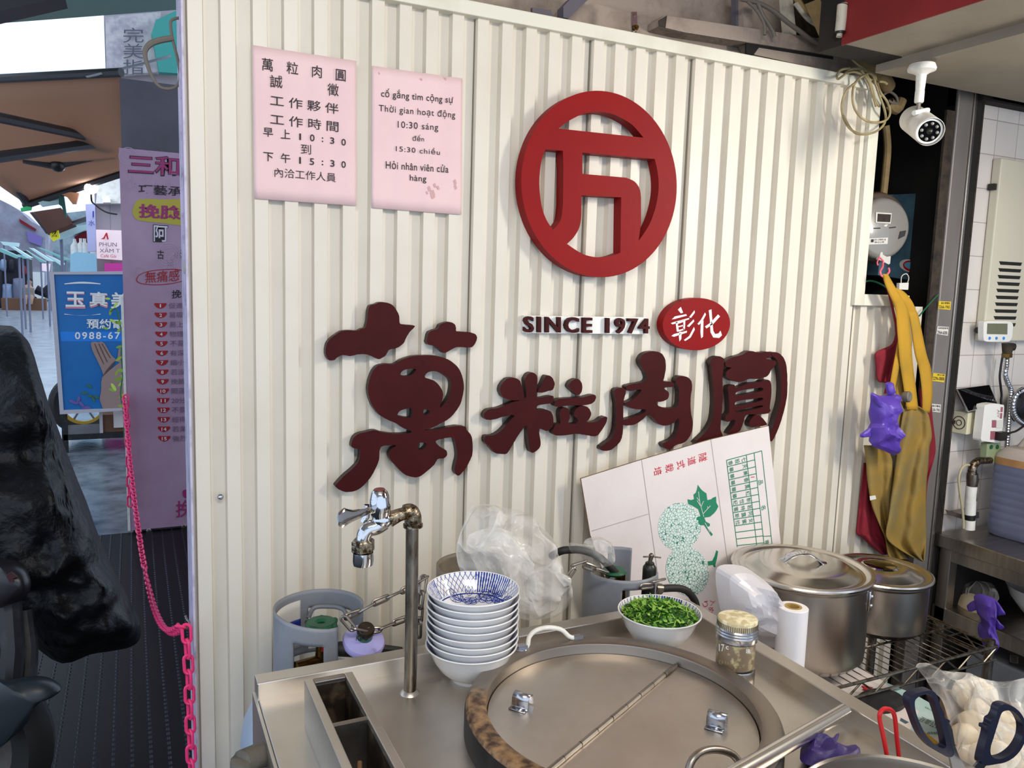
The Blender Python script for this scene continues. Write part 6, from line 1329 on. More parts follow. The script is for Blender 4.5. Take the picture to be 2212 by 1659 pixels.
MB().prism(poly(kcb, [(1110, 920), (1200, 990), (1330, 1100), (1290, 1110), (1200, 1060), (1130, 980)], lambda x, y: B(x, y, ZK+.0008)), d=(0, 0, -.0003)).build('orange_print', 'orange', pcn)
MB().prism(poly(kcb, [(850, 770), (940, 820), (900, 835), (840, 800)], lambda x, y: B(x, y, ZK+.0008)), d=(0, 0, -.0003)).build('blue_print', 'boardblue', pcn)
pd = [B(*kcb(x, y), ZK+.012) for x, y in catmull([(360, 545), (430, 480), (520, 450), (640, 445), (780, 475), (880, 540), (910, 590), (860, 640), (780, 665), (640, 680), (520, 650), (420, 600)], 4)]
mb = MB().prism([p for p in pd], d=(0, 0, -.011)); mb.build('round_plate', 'soot', label='flat dark oval plate lying on the printed carton', cat='plate', bevel=.003)
mb = MB().prism([B(*kcb(x, y), ZK+.004) for x, y in ((415, 412), (450, 418), (500, 425), (540, 432), (500, 445), (480, 460), (430, 455), (445, 435))], d=(0, 0, -.003)); mb.build('red_tape', 'redpl', label='scrap of red tape at the back of the printed carton', cat='tape')
ZB = ZK+.002; zt2_ = .640
ea, eb = B(2033, 1490, zt2_), B(2066, 1655, zt2_); ed = (eb-ea); ed.z = 0; edn = ed.normalized(); en = V((-edn.y, edn.x, 0)); en = en if en.x > 0 else -en
bxr = thing('brown_box', 'open brown cardboard tray under the bag of meatballs at right', 'box', (ea+eb)/2+en*.2-V((0, 0, zt2_-ZB)))
ea2 = ea+edn*(-.01); eb2 = eb+edn*.05; wdt = .42
def wallq(a, b, t=.008):
    d = (b-a).normalized(); n = V((-d.y, d.x, 0))*t; lo = lambda p: V((p.x, p.y, ZB)); 
    return MB().hexa([lo(a), lo(b), lo(a+n), lo(b+n), V((a.x, a.y, zt2_)), V((b.x, b.y, zt2_)), V(((a+n).x, (a+n).y, zt2_)), V(((b+n).x, (b+n).y, zt2_))])
q_ = [ea2, eb2, eb2+en*wdt, ea2+en*wdt]
for i in range(4): wallq(q_[i], q_[(i+1) % 4]).build('side_wall', 'brownbox', bxr)
MB().prism([V((p.x, p.y, ZB)) for p in q_], d=(0, 0, .004)).build('bottom', 'brownbox', bxr)
mcn = [(2085, 1493), (2110, 1486), (2128, 1500), (2095, 1512), (2112, 1535), (2100, 1562), (2125, 1572), (2150, 1555), (2085, 1590), (2112, 1600), (2140, 1600), (2170, 1590), (2095, 1625), (2125, 1632), (2155, 1628), (2185, 1560), (2190, 1620), (2200, 1590), (2180, 1650), (2140, 1655)]
for i, (x, y) in enumerate(mcn):
    p = B(x, y, .665+.012*((i*7) % 3)); p += V((0, 0, 0))
    MB().sphere(p, .0265, 18, sc=(1, 1, .92), wob=.12).build('meatball', 'meat', label='pale round meatball inside the clear bag at right', cat='meatball', group='meatballs in the clear bag', sharp=0)
mb = pillow(poly(kcb, [(1015, 205), (1050, 165), (1110, 215), (1180, 235), (1290, 250), (1400, 265), (1540, 285), (1700, 330), (1850, 370), (2000, 380), (2200, 375), (2300, 400), (2300, 1000), (2200, 1300), (1900, 1330), (1600, 1300), (1500, 1200), (1440, 1000), (1380, 800), (1330, 640), (1280, 540), (1200, 470), (1120, 330), (1060, 250)], lambda x, y: B(x, y, .70+.10*max(0, (1560-y)/120)), 2), (-.25, -.6, .75), .030, wob=.3, ridge=.7, seed=11, freq=14, back=.1, rings=12)
mb.build('plastic_bag', 'cling', label='large clear plastic bag full of meatballs, lower right corner', cat='plastic bag')
# ------------------------------------------------------------------ left side: passage and street
kl = K(0, 0, 2.7644); kl2 = K(0, 560, 2.7644); kbn = K(230, 280, 4.608); kls = K(300, 580, 4.366)
# torn protective film along the cladding edge
fm = [(386, 0), (392, 0), (398, 180), (404, 330), (409, 560), (412, 760), (418, 1000), (420, 1330), (414, 1330), (412, 1150), (408, 940), (400, 700), (396, 560), (390, 430), (391, 330), (386, 200), (388, 100)]
MB().prism([A(x, y, YW+.02) for x, y in fm], d=(0, .002, 0)).build('protective_film', M('film_lilac', 'b9aecb', .5, mix=('857a9c', 20, .5, .68)), label='torn lilac protective film strip along the left cladding edge', cat='film')
mb = MB().tube([A(*kl(x, y), YW+.05) for x, y in ((1085, 105), (1035, 115), (1018, 140), (1030, 230), (1060, 350), (1075, 450), (1060, 510), (1010, 530), (950, 515), (900, 440), (870, 350), (868, 300), (900, 262), (960, 240), (1035, 228))], [.0028, .0028, .0028, .003, .003, .004, .006, .006], 8, smooth=5)
mb.build('cable_loop', 'cablegrey', label='pale grey cable loop at upper left edge of the cladding', cat='cable')
mb = MB().tube([A(*kl(x, y), YW+.03) for x, y in ((1098, 1570), (1120, 1580), (1115, 1620))], .0035, 8).obox(A(*kl(1112, 1600), YW+.02), (.005, 0, 0), (0, .004, 0), (0, 0, .010)); mb.build('latch', 'steeld', label='small metal latch halfway up the left cladding edge', cat='latch')
mb = MB().tube([A(401, 1330, YW+.01), A(404, 1338, YW), A(409, 1345, YW-.01), A(403, 1358, YW-.012), A(396, 1352, YW-.012)], .0022, 8, smooth=4); mb.build('eye_hook', 'steeld', label='metal eye hook holding the pink chain on cladding edge', cat='hook')
# pink plastic chain
hk = A(402, 1352, YW-.015); far = A(272, 862, 5.10)
P3 = [V((hk.x-.012, hk.y+.02, hk.z)), V((hk.x-.015, hk.y+.25, hk.z-.13))]
sag = []
for i in range(60):
    t = i/59; x = hk.x-.01+(far.x-hk.x)*t; y = hk.y+(far.y-hk.y)*t; z = hk.z+(far.z-hk.z)*t-.43*4*t*(1-t)*(1-.25*t); sag.append(V((x, y, z)))
ch = MB(); chain_mb(sag, .033, .0034, .024, mb=ch)
chain_mb([hk, A(408, 1450, YW-.02), A(411, 1560, YW-.022), A(415, 1700, YW-.024), A(417, 1760, YW-.024)], .033, .0034, .0235, mb=ch)
chain_mb([far+V((0, 0, .02)), far+V((.005, -.01, -.3)), A(281, 1092, 5.09)], .060, .0055, .036, mb=ch)
ch.build('pink_chain', 'pinkpl', label='bright pink plastic barrier chain sagging from the hook to the banner', cat='chain')
# banner on the pillar
yb_ = 5.135
bn = thing('shop_banner', 'tall dusky pink shop banner with Chinese text and numbered red list', 'banner', A(340, 1150, yb_))
b0_, b1_ = A(293, 1152, yb_), A(245, 318, yb_); bxl = (b0_.x+b1_.x)/2
MB().box(bxl, .75, yb_, yb_+.02, .015, b1_.z).build('banner_sheet', 'banner', bn)
MB().box(bxl-.014, bxl, yb_-.004, yb_+.02, .015, A(262, 640, yb_).z).build('edge_strip', 'whitep', bn)
bz = lambda k, off=.0015: (lambda x, y: A(*k(x, y), yb_-off))
sw = MB()
for cx, cy, r0 in ((210, 260, 90), (330, 460, 100), (560, 560, 90), (620, 1240, 120), (720, 1330, 110), (620, 380, 90), (230, 560, 60), (640, 850, 100), (330, 1420, 60)):
    for q in (1, .78, .56):
        ring = [(cx+r0*q*math.cos(t), cy+r0*q*.95*math.sin(t)) for t in [2*math.pi*i/40 for i in range(41)]]
        g = [[bz(kbn)(*p), bz(kbn)(cx+(p[0]-cx)*.93, cy+(p[1]-cy)*.93)] for p in ring if p[0] > 75]
        if len(g) > 2 and len(g) == 41: sw.grid(g, 0, False)
sw.build('swirl_print', 'bannerline', bn)
rd = MB(); bk_ = MB(); yl = MB(); mg = MB(); gy = MB(); wt = MB()
yl.prism([bz(kbn, .002)(*p) for p in catmull([(260, 800), (300, 710), (380, 690), (560, 695), (800, 715), (800, 940), (560, 930), (330, 905), (270, 860)], 3)], d=(0, .0004, 0))
def bt(body, k, O, U, T, m, bold=.01, off=.003, sp=1.0): text_mb(body, *[A(*k(*p), yb_-off) for p in (O, U, T)], bold=bold, mb=m, space=sp)
bt('三和', kbn, (213, 444), (732, 474), (213, 236), bk_, .035); bt('三和', kbn, (222, 436), (724, 462), (222, 246), mg, .012, .0034)
bt('巧藝承', kbn, (318, 640), (750, 665), (318, 540), bk_)
bt('挽臉', kbn, (320, 880), (740, 900), (320, 735), mg, .03, .0034)
bt('阿', kbn, (463, 1118), (614, 1123), (463, 942), bk_, .03); bt('阿', kbn, (470, 1112), (608, 1117), (470, 950), wt, .008, .0034)
bt('古', kbn, (505, 1285), (572, 1290), (505, 1195), bk_); bt('藝', kbn, (740, 1290), (820, 1296), (740, 1190), bk_, .03)
ring = catmull([(295, 1490), (330, 1440), (430, 1405), (560, 1390), (700, 1388), (820, 1420), (830, 1460), (780, 1500), (650, 1535), (500, 1548), (370, 1540), (310, 1520)], 4)
cxx = sum(p[0] for p in ring)/len(ring); cyy = sum(p[1] for p in ring)/len(ring); ring.append(ring[0])
rd.grid([[A(*kbn(*p), yb_-.002), A(*kbn(cxx+(p[0]-cxx)*.965, cyy+(p[1]-cyy)*.90), yb_-.002)] for p in ring], 0, False)
bt('無痛感', kbn, (385, 1530), (725, 1505), (385, 1415), rd, .004)
bt('挽', kls, (310, 285), (400, 275), (310, 205), bk_, .01)
items = ['促進', '易吸', '易上', '物理', '不易', '有深', '縮小', '若沒', '挽臉', '開運', '20分', '不景', '經得', '若業', '強烈']
for i in range(15):
    y = 350+i*89.5; x = 203+i*2.6
    for sg in (-1, 1):
        if sg < 0: bd_ = MB()
        bd_.prism([bz(kls, .002)(*p) for p in ((x, y-22), (x+sg*56, y-24), (x+sg*58, y-8), (x+sg*34, y+18), (x, y+30))], d=(0, .0004, 0))
    n = str(i+1); w_ = (6 if i == 0 else 13) if len(n) == 1 else 24
    text_mb(n, *[A(*kls(*p), yb_-.0032) for p in ((x-w_, y+18), (x+w_, y+18), (x-w_, y-14))], bold=.02, mb=bd_, mi=1); bd_.build('number_badge', ['bannered', 'bannerwhite'], bn)
    bt(items[i], kls, (x+78, y+28), (x+212, y+24), (x+78, y-26), gy, .0)
bt('挽', kl2, (1050, 1545), (1150, 1530), (1050, 1445), mg, .01)
mg.prism([bz(kl2, .002)(*p) for p in catmull([(1090, 1390), (1110, 1375), (1190, 1378), (1190, 1422), (1105, 1425)], 3)], d=(0, .0004, 0))
for m, mt_, nm in ((rd, 'bannered', 'red_print'), (bk_, 'ink', 'black_print'), (yl, 'banneryellow', 'yellow_patch'), (mg, 'bannermag', 'magenta_print'), (gy, 'bannergrey', 'grey_print'), (wt, 'bannerwhite', 'white_print')): m.build(nm, mt_, bn)
mb = MB()
for x, y in ((888, 1622), (1098, 1598)): mb.lathe([(.0001, .003), (.012, .002), (.014, 0)], A(*kl2(x, y), yb_), 12, ax=(0, -1, 0))
mb.build('screw_head', 'steeld', bn)
# blue sign on a cart
ks2 = K(100, 580, 4.6083); yg = 7.6; Gq = lambda x, y, o=0: A(*ks2(x, y), yg-o)
bs = thing('blue_sign', 'big blue shop sign in pale frame with praying hands picture', 'sign', Gq(400, 1450))
MB().prism([Gq(*p) for p in ((28, 35), (900, 25), (960, 1405), (135, 1452))], [[Gq(*p) for p in ((75, 60), (880, 58), (930, 1385), (172, 1410))]], d=(0, .10, 0)).build('frame', 'signframe', bs)
MB().prism([Gq(*p, -.015) for p in ((75, 60), (880, 58), (930, 1385), (172, 1410))], d=(0, .03, 0)).build('sign_face', 'signblue', bs)
MB().prism([Gq(*p, -.013) for p in ((138, 628), (900, 628), (905, 725), (148, 725))], d=(0, .001, 0)).build('phone_band', 'signblue2', bs)
wt = MB(); pk = MB()
def gt(body, O, U, T, m, bold=.02, o=-.008, sp=1): text_mb(body, *[Gq(*p, o) for p in (O, U, T)], bold=bold, mb=m, space=sp)
gt('玉', (192, 398), (390, 400), (192, 232), pk, .03); gt('玉', (192, 380), (385, 382), (192, 228), wt, .02, -.004)
gt('真', (425, 392), (620, 395), (425, 236), pk, .03); gt('真', (428, 376), (612, 380), (428, 230), wt, .02, -.004); gt('美', (640, 400), (830, 400), (640, 235), wt, .02)
gt('預約電', (402, 600), (770, 605), (402, 500), wt, .02); gt('0988-67', (285, 705), (735, 703), (285, 632), wt, .02, -.008, 1.25)
for cy, s in ((150, -1), (450, 1)):
    wt.prism([Gq(x, y, -.010) for x, y in [(180+i*30, cy+s*18*math.sin(math.pi*i/12)) for i in range(13)]+[(180+i*30, cy+s*(8*math.sin(math.pi*i/12))+8) for i in range(12, -1, -1)]], d=(0, .001, 0))
wt.build('white_print', 'white', bs); pk.build('pink_print', 'signpink', bs)
hp = MB().prism([Gq(x, y, -.009) for x, y in catmull([(445, 740), (480, 728), (520, 735), (550, 728), (582, 750), (612, 800), (640, 850), (665, 880), (690, 910), (650, 960), (620, 1020), (580, 1080), (548, 1000), (500, 900), (462, 820), (450, 780)], 3)], d=(0, .001, 0))
hp.prism([Gq(x, y, -.0088) for x, y in catmull([(556, 1085), (640, 1005), (760, 915), (800, 905), (900, 950), (910, 1385), (560, 1390), (548, 1200)], 2)], d=(0, .001, 0)).prism([Gq(x, y, -.0086) for x, y in catmull([(712, 930), (712, 860), (722, 800), (742, 800), (752, 850), (770, 900), (760, 930)], 2)], d=(0, .001, 0))
hp.build('hands_print', 'skin', bs)
hp = MB()
for p in (((484, 745), (520, 830), (575, 950), (570, 955), (512, 835), (478, 750)), ((525, 745), (560, 820), (610, 930), (604, 934), (552, 826), (519, 750)), ((556, 745), (600, 820), (640, 890), (634, 893), (592, 824), (550, 750)), ((560, 1075), (600, 1010), (660, 940), (690, 915), (668, 962), (610, 1030))): hp.prism([Gq(x, y, -.007) for x, y in p], d=(0, .001, 0))
hp.build('hands_shading', M('print_brown', '5d4038', .6), bs)
fl = MB()
for cx, cy, a in ((430, 1170, .6), (470, 1300, 1.2), (500, 1280, .3), (380, 1240, 0), (440, 1270, .1)): fl.prism([Gq(cx+34*math.cos(t)*math.cos(a)-11*math.sin(t)*math.sin(a), cy+34*math.cos(t)*math.sin(a)+11*math.sin(t)*math.cos(a), -.008) for t in [i*.6 for i in range(10)]], d=(0, .001, 0))
fl.build('leaf_print', 'leafd', bs)
fl = MB()
for cx, cy, a in ((270, 1330, .4), (320, 1310, 1.8), (350, 1350, .8), (400, 1385, 0)): fl.prism([Gq(cx+45*math.cos(t)*math.cos(a)-15*math.sin(t)*math.sin(a), cy+45*math.cos(t)*math.sin(a)+15*math.sin(t)*math.cos(a), -.008) for t in [i*.6 for i in range(10)]], d=(0, .001, 0))
fl.build('flower_print', M('print_mauve', '6d5aa0', .6), bs)
cr = thing('sign_cart', 'dark wheeled cart carrying the blue sign', 'cart', (Gq(400, 1600).x, yg+.4, -.01))
ga = Gq(135, 1440); gb = Gq(760, 1415); zb0 = 0
MB().box(ga.x+.01, .9, yg+.11, yg+.6, .10, .15).build('chassis', 'soot', cr)
MB().box(ga.x+.30, .9, yg+.14, yg+.55, .15, Gq(470, 1430).z-.05).build('wooden_box', 'wood', cr)
MB().box(ga.x+.40, .9, yg+.12, yg+.138, .19, .33).build('pale_board', 'card', cr)
MB().box(ga.x+.0, ga.x+.045, yg+.11, yg+.15, -.01, Gq(135, 1440).z).build('leg', 'soot', cr)
MB().box(ga.x+.29, ga.x+.315, yg+.11, yg+.14, .15, Gq(450, 1440).z).build('upright', 'signframe', cr)
wc = V((Gq(320, 1440).x, yg+.75, .32))
MB().lathe([(.19, -.03), (.24, -.05), (.275, -.035), (.29, 0), (.275, .035), (.24, .05), (.19, .03)], wc, 40, ax=(0, 1, 0)).build('tyre', 'rubber', cr)
MB().lathe([(.165, -.02), (.195, -.025), (.195, .025), (.165, .02), (.165, -.02)], wc, 40, ax=(0, 1, 0)).build('wheel_rim', 'orange', cr)
mb = MB()
for i in range(6): a = i*math.pi/3; mb.tube([wc, wc+V((.17*math.cos(a), 0, .17*math.sin(a)))], .01, 6)
mb.build('spokes', 'alu', cr)
mb = MB()
for (y, n) in ((590, 0), (640, 0)): pass
# plant in front of the sign's right side
pln = thing('leafy_plant', 'thin plant with bright green leaves in front of the blue sign', 'plant', Gq(760, 1450, .3))
st_ = MB().tube([Gq(x, y, .3) for x, y in ((780, 1735), (770, 1450), (740, 1250), (760, 1050), (745, 850), (760, 700), (735, 560), (700, 400), (640, 430))], .006, 6, smooth=4); st_.build('stem', 'leafd', pln)
lf = MB()
for i, (cx, cy, a, s) in enumerate(((640, 430, 1.8, 1), (690, 360, 2.2, .9), (720, 540, .2, 1.3), (660, 520, .4, .9), (590, 595, .3, .8), (730, 610, -.6, .9), (730, 780, -.2, 1), (720, 900, -.6, 1), (745, 1015, .2, 1.1), (670, 1180, 1, 1.2), (720, 1100, -.3, 1.2), (770, 1090, .8, 1), (655, 1210, .3, 1), (760, 1265, -.5, 1.1), (750, 1370, .2, 1), (610, 300, .1, .8), (700, 1040, 2, .8), (740, 1150, 2.4, .9))):
    lf.prism([Gq(cx+38*s*math.cos(t)*math.cos(a)-14*s*math.sin(t)*math.sin(a), cy+38*s*math.cos(t)*math.sin(a)+14*s*math.sin(t)*math.cos(a), .3+.02*math.sin(i)+.02*math.cos(t)) for t in [k*.7 for k in range(9)]], d=(0, .002, 0), mi=i % 2)
lf.build('leaves', ['leaf', M('leaf_lime', 'a8c038', .5)], pln)
# covered motorcycle
ym_ = 2.75
mo = thing('parked_motorcycle', 'motorcycle parked under the black sheet, grey front mudguard low left', 'motorcycle', (-1.05, 2.7, 0))
kd = K(0, 1100, 2.968)
tp = catmull([(-420, 760), (-200, 720), (-60, 704), (10, 703), (32, 708), (52, 730), (66, 775), (86, 840), (110, 905), (140, 985), (170, 1060), (200, 1140), (240, 1230), (272, 1290), (292, 1335), (290, 1368), (270, 1385), (230, 1392), (180, 1400), (120, 1420), (60, 1380), (20, 1330), (-60, 1300), (-420, 1330)], 3)
mb = pillow([A(x, y, 2.95) for x, y in tp], (.25, -1, .1), .42, wob=.10, ridge=.14, seed=3, freq=7.5, rings=30, back=.12, center=A(60, 1180, 2.9))
mb.build('black_cover', 'tarp', label='crumpled black plastic cover draped over the parked motorcycle', cat='cover', sharp=0)
fd = pillow([A(*kd(x, y), 2.30) for x, y in catmull([(-60, 1130), (60, 1095), (180, 1072), (270, 1070), (340, 1090), (395, 1140), (340, 1190), (260, 1220), (190, 1290), (150, 1380), (60, 1470), (-60, 1530)], 3)], (.3, -1, .3), .07, wob=.05, seed=2, freq=4, rings=10, back=.6)
fd.build('front_mudguard', M('mudguard_grey', '22282e', .4), mo)
wc2 = V((A(-20, 1600, 2.42).x-.1, 2.45, .27))
MB().lathe([(.18, -.04), (.23, -.055), (.26, -.03), (.27, 0), (.26, .03), (.23, .055), (.18, .04), (.18, -.04)], wc2, 40, ax=(.35, 1, 0)).build('tyre', 'rubber', mo)
MB().lathe([(.0001, -.03), (.17, -.03), (.18, -.035), (.18, .035), (.17, .03), (.0001, .03)], wc2, 36, ax=(.35, 1, 0)).build('wheel', 'steeld', mo)
pillow([A(*kd(x, y), 2.42) for x, y in catmull([(-80, 350), (40, 320), (130, 340), (180, 400), (190, 480), (150, 560), (60, 600), (-80, 620)], 3)], (.3, -1, .1), .09, wob=.05, seed=2, freq=4, rings=8).build('front_cowl', M('cowl_dark', '1f1a1e', .35), mo)
MB().prism([A(*kd(x, y), 2.33) for x, y in ((40, 430), (70, 405), (110, 435), (80, 445), (90, 470), (60, 470))], d=(0, .01, 0)).build('badge', M('dull_red', '3f1418', .5), mo)
mb = MB().tube([A(*kd(60, 600), 2.45), A(*kd(80, 900), 2.40), A(*kd(60, 1150), 2.38)], .03, 10).tube([A(*kd(160, 650), 2.5), A(*kd(190, 900), 2.46), A(*kd(180, 1100), 2.40)], .022, 10); mb.build('fork', 'soot', mo)
mb = MB().box(-1.55, -.75, 2.6, 3.1, .22, .55); mb.build('engine_body', 'soot', mo, bevel=.03)
MB().lathe([(.18, -.05), (.25, -.055), (.28, 0), (.25, .055), (.18, .05), (.18, -.05)], V((-1.35, 3.15, .28)), 32, ax=(.9, .4, 0)).build('tyre', 'rubber', mo)
for i, (p, q) in enumerate((((235, 660), (310, 625)), ((290, 930), (325, 890)), ((0, 770), (18, 745)))):
    pass
# ------------------------------------------------------------------ street beyond
def slab(name, pts, y, mat, label, cat, d=.1, k=kl, par=None, group=None, ys=None):
    q = [A(*k(*p), y if ys is None else ys[i]) for i, p in enumerate(pts)]
    return MB().prism(q, d=(0, d, 0)).build(name, mat, par, label=label, cat=cat, group=group)
# eave of the arcade
ez = A(200, 36, 6.2).z; e0_ = B(400, 20, ez); e1 = B(-60, 55, ez)
MB().prism([e0_, e1, V((e1.x-.5, 3.0, ez)), V((e0_.x, 3.0, ez))], d=(0, 0, .06)).build('ceiling_arcade', 'eave', kind='structure')
MB().prism([A(-20, 28, 4.6), A(140, -8, 4.6), A(-20, -8, 4.6)], d=(0, .2, 0)).build('eave_bracket', 'awntrim', label='dark corner bracket under the arcade eave at top left', cat='bracket')
# big tan awning with folding arms
aw = thing('folding_awning', 'large tan canvas awning with dark folding arms at upper left', 'awning', A(120, 430, 7.5))
az = A(240, 158, 6.0).z; tr_ = B(262, 156, az); tl_ = B(-200, 180, az); br_ = A(268, 366, 8.3); bl_ = A(53, 437, 8.9); bll = A(-130, 290, 7.6)
g = []
for i in range(9):
    t = i/8; row = []
    for j in range(13):
        s = j/12; a = tr_.lerp(tl_, s); b = br_.lerp(bl_ if True else bl_, s); p = a.lerp(b, t); p.z -= .10*math.sin(math.pi*t)*1; row.append(p)
    g.append(row)
MB().grid(g).build('canvas', 'awning', aw, solid=.012)
def bar(p, q, r, nm, m='awntrim'): return MB().tube([p, q], r, 8).build(nm, m, aw)
bar(br_-V((0, 0, .03)), bl_-V((0, 0, .03)), .035, 'front_bar'); bar(tr_, tl_, .03, 'back_bar')
AQ = lambda x, y, d: A(*kl(x, y), d)
bar(AQ(-60, 690, 6.2), AQ(620, 835, 7.4), .035, 'folding_arm'); bar(AQ(620, 850, 7.4), AQ(-60, 945, 6.6), .04, 'folding_arm'); bar(AQ(140, 950, 7.8), AQ(340, 990, 7.8), .035, 'folding_arm'); bar(AQ(340, 985, 7.8), AQ(680, 905, 7.6), .035, 'folding_arm'); bar(AQ(-10, 970, 8.2), AQ(150, 1200, 8.8), .035, 'folding_arm')
mb = MB().sphere(AQ(620, 840, 7.38), .07, 10).sphere(AQ(345, 985, 7.78), .06, 10); mb.build('arm_joint', 'black', aw)
# signs and buildings
kn = K(0, 380, 4.878)
bx0 = A(*kl(628, 300), 9.25).x; bxg = A(206, 480, 9.12).x
MB().box(bx0, 4, 9.12, 12.5, -.03, 7).build('building', 'greyw', label='tall grey street house carrying the pale stone sign', cat='building')
MB().box(bxg, bx0-.002, 9.12, 12.5, -.03, A(*kn(1000, 40), 9.12).z).build('building', 'greyw', label='lower grey house wall behind the lilac and pink signs', cat='building')
slab('stone_sign', [(628, 100), (960, 72), (950, 430), (636, 452)], 9.0, 'signcream', None, None)
so = bpy.data.objects['stone_sign']; tag(so, 'pale mottled vertical shop sign under the eave, with line lettering', 'sign')
mb = MB()
for i, chn in enumerate('完美指'): text_mb(chn, *[A(*kl(*p), 8.97) for p in ((735, 255+95*i), (858, 255+95*i), (735, 165+95*i))], mb=mb)
mb.build('lettering', M('sign_lines', '4a4a58', .6), so)
slab('teal_shutter', [(905, 200), (930, 120), (1100, 40), (1100, 440), (950, 430)], 8.9, 'tealwall', 'teal green shutter beside the pale stone sign', 'shutter')
slab('metal_rod', [(510, 455), (630, 425), (850, 372), (1020, 325), (1020, 340), (850, 385), (630, 440), (520, 462)], 6.0, 'alu', 'thin metal rod across the bottom of the stone sign', 'rod', d=.02)
def N(name, pts, y, mat, label, cat, d=.2, group=None, par=None): return slab(name, pts, y, mat, label, cat, d, kn, par, group)
def posts(o, pts, y):
    for x, yy in pts:
        p = A(*kn(x, yy), y+.2); MB().tube([V((p.x, p.y, -.03)), p], .025, 6).build('pole', 'clothgrey', o)
N('wall_panel', [(1010, 290), (1030, 80), (1300, 20), (1300, 290)], 9.0, 'whitep', 'white upper wall panel with small air unit near the lamp', 'panel', .12)
o = N('air_unit', [(1085, 230), (1160, 230), (1165, 280), (1085, 280)], 8.85, 'whitep', 'small white air unit on the white upper wall', 'air conditioner', .2)
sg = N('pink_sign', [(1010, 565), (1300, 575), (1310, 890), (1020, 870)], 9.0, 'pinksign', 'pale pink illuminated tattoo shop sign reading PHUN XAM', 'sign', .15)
mb = MB(); rdm = MB()
for body, O, U, T in (('PHUN', (1045, 742), (1230, 745), (1045, 700)), ('XĂM T', (1050, 806), (1262, 810), (1050, 752))): text_mb(body, *[A(*kn(*p), 8.97) for p in (O, U, T)], mb=mb)
text_mb('Café Gái', *[A(*kn(*p), 8.97) for p in ((1060, 858), (1225, 862), (1060, 825))], mb=rdm)
rdm.prism([A(*kn(*p), 8.97) for p in ((1062, 665), (1090, 650), (1115, 600), (1130, 598), (1145, 668), (1130, 672), (1118, 630), (1100, 668))], d=(0, .001, 0))
mb.build('lettering', 'bannergrey', sg); rdm.build('red_print', 'redink', sg)
lsg = N('lilac_sign', [(900, 300), (1000, 290), (1012, 790), (925, 800)], 9.0, 'lilac', 'tall narrow lilac sign with faded blue marks', 'sign', .15)
mb = MB(); text_mb('水', *[A(*kn(*p), 8.97) for p in ((930, 525), (1000, 525), (930, 465))], mb=mb); mb.prism([A(*kn(*p), 8.97) for p in ((975, 370), (990, 370), (990, 435), (975, 435))], d=(0, .002, 0)); mb.build('blue_marks', 'blueink', lsg)
br_aw = N('street_awning', [(310, 385), (640, 335), (770, 500), (490, 610)], 15, 'brownawn', 'sloping brown canvas awning below the big tan one', 'awning', 1.0)
N('awning_frame', [(330, 385), (345, 380), (505, 605), (485, 610)], 14.8, 'awntrim', None, None, .1, par=br_aw)
N('green_cloth', [(215, 340), (330, 305), (320, 355), (220, 370)], 8.85, M('bright_green', '3fd07a', .6), 'bright green awning strip under the tan awning corner', 'awning', .1)
N('pale_sheet', [(400, 280), (620, 205), (630, 290), (440, 320)], 8.75, 'tealight', 'pale translucent sheet below the tan awning bar', 'sheet', .1)
N('dark_cloth', [(620, 205), (670, 215), (700, 430), (690, 440), (650, 320), (620, 300)], 8.65, 'dkgreen', 'dark green cloth hanging from the tan awning bar', 'cloth', .1)
N('orange_board', [(650, 195), (740, 170), (830, 180), (800, 290), (760, 290), (700, 215)], 8.55, M('orange_board', 'a06a4a', .7), 'orange brown board near the bright street lamp', 'board', .1)
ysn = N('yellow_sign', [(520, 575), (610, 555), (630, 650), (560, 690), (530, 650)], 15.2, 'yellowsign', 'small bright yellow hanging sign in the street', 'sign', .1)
text_mb('忍', *[A(*kn(*p), 15.17) for p in ((545, 650), (600, 645), (545, 585))], bold=.02).build('lettering', 'ink', ysn)
tlw = N('street_awning', [(640, 600), (740, 530), (920, 510), (915, 560), (600, 680), (610, 640)], 16.2, 'tealight', 'pale teal awning right of the yellow sign', 'awning', .6); posts(tlw, [(645, 665)], 16.2); MB().tube([A(*kn(765, 498), 15.4), A(*kn(1010, 420), 12.4)], .04, 6).build('support_arm', 'awntrim', br_aw)
rdw = N('street_awning', [(780, 640), (910, 580), (920, 720), (840, 750)], 16.5, 'redcloth', 'dark red awning beside the tall lilac sign', 'awning', .6); posts(rdw, [(845, 742)], 16.5)
for i, (pts) in enumerate(([(0, 760), (0, 800), (170, 870), (200, 850)], [(90, 735), (130, 740), (330, 860), (290, 870)], [(180, 825), (280, 850), (320, 880), (240, 870)], [(300, 755), (340, 760), (560, 900), (500, 895)], [(380, 750), (420, 755), (735, 880), (690, 890)], [(480, 830), (560, 860), (690, 930), (640, 945)], [(270, 780), (380, 850), (480, 905), (430, 910)], [(0, 690), (190, 705), (180, 745), (40, 730)])):
    mk = N('market_awning', pts, 22+i*1.3, 'tealight' if i % 2 else 'teal', ['lowest teal market awning at the far left edge', 'pale market awning strip, second along the left row', 'short teal market awning strip under the second one', 'long pale market awning strip in the middle of the row', 'longest teal market awning strip pointing at the pale blue box', 'pale market awning strip ending above the blue sign', 'narrow teal market awning strip between the long ones', 'pale flat market awning highest at the far left'][i], 'awning', .5, 'market awnings down the street'); posts(mk, [pts[-1]], 22+i*1.3)
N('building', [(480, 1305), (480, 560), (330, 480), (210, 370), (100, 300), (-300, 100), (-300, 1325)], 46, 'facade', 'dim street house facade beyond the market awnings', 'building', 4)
N('building', [(440, 420), (950, 360), (950, 1265), (440, 1275)], 58, M('far_facade', '6d8088', .8, mix=('98a6ac', 1.2, .4, .6)), 'hazy blue grey house far down the street', 'building', 4)
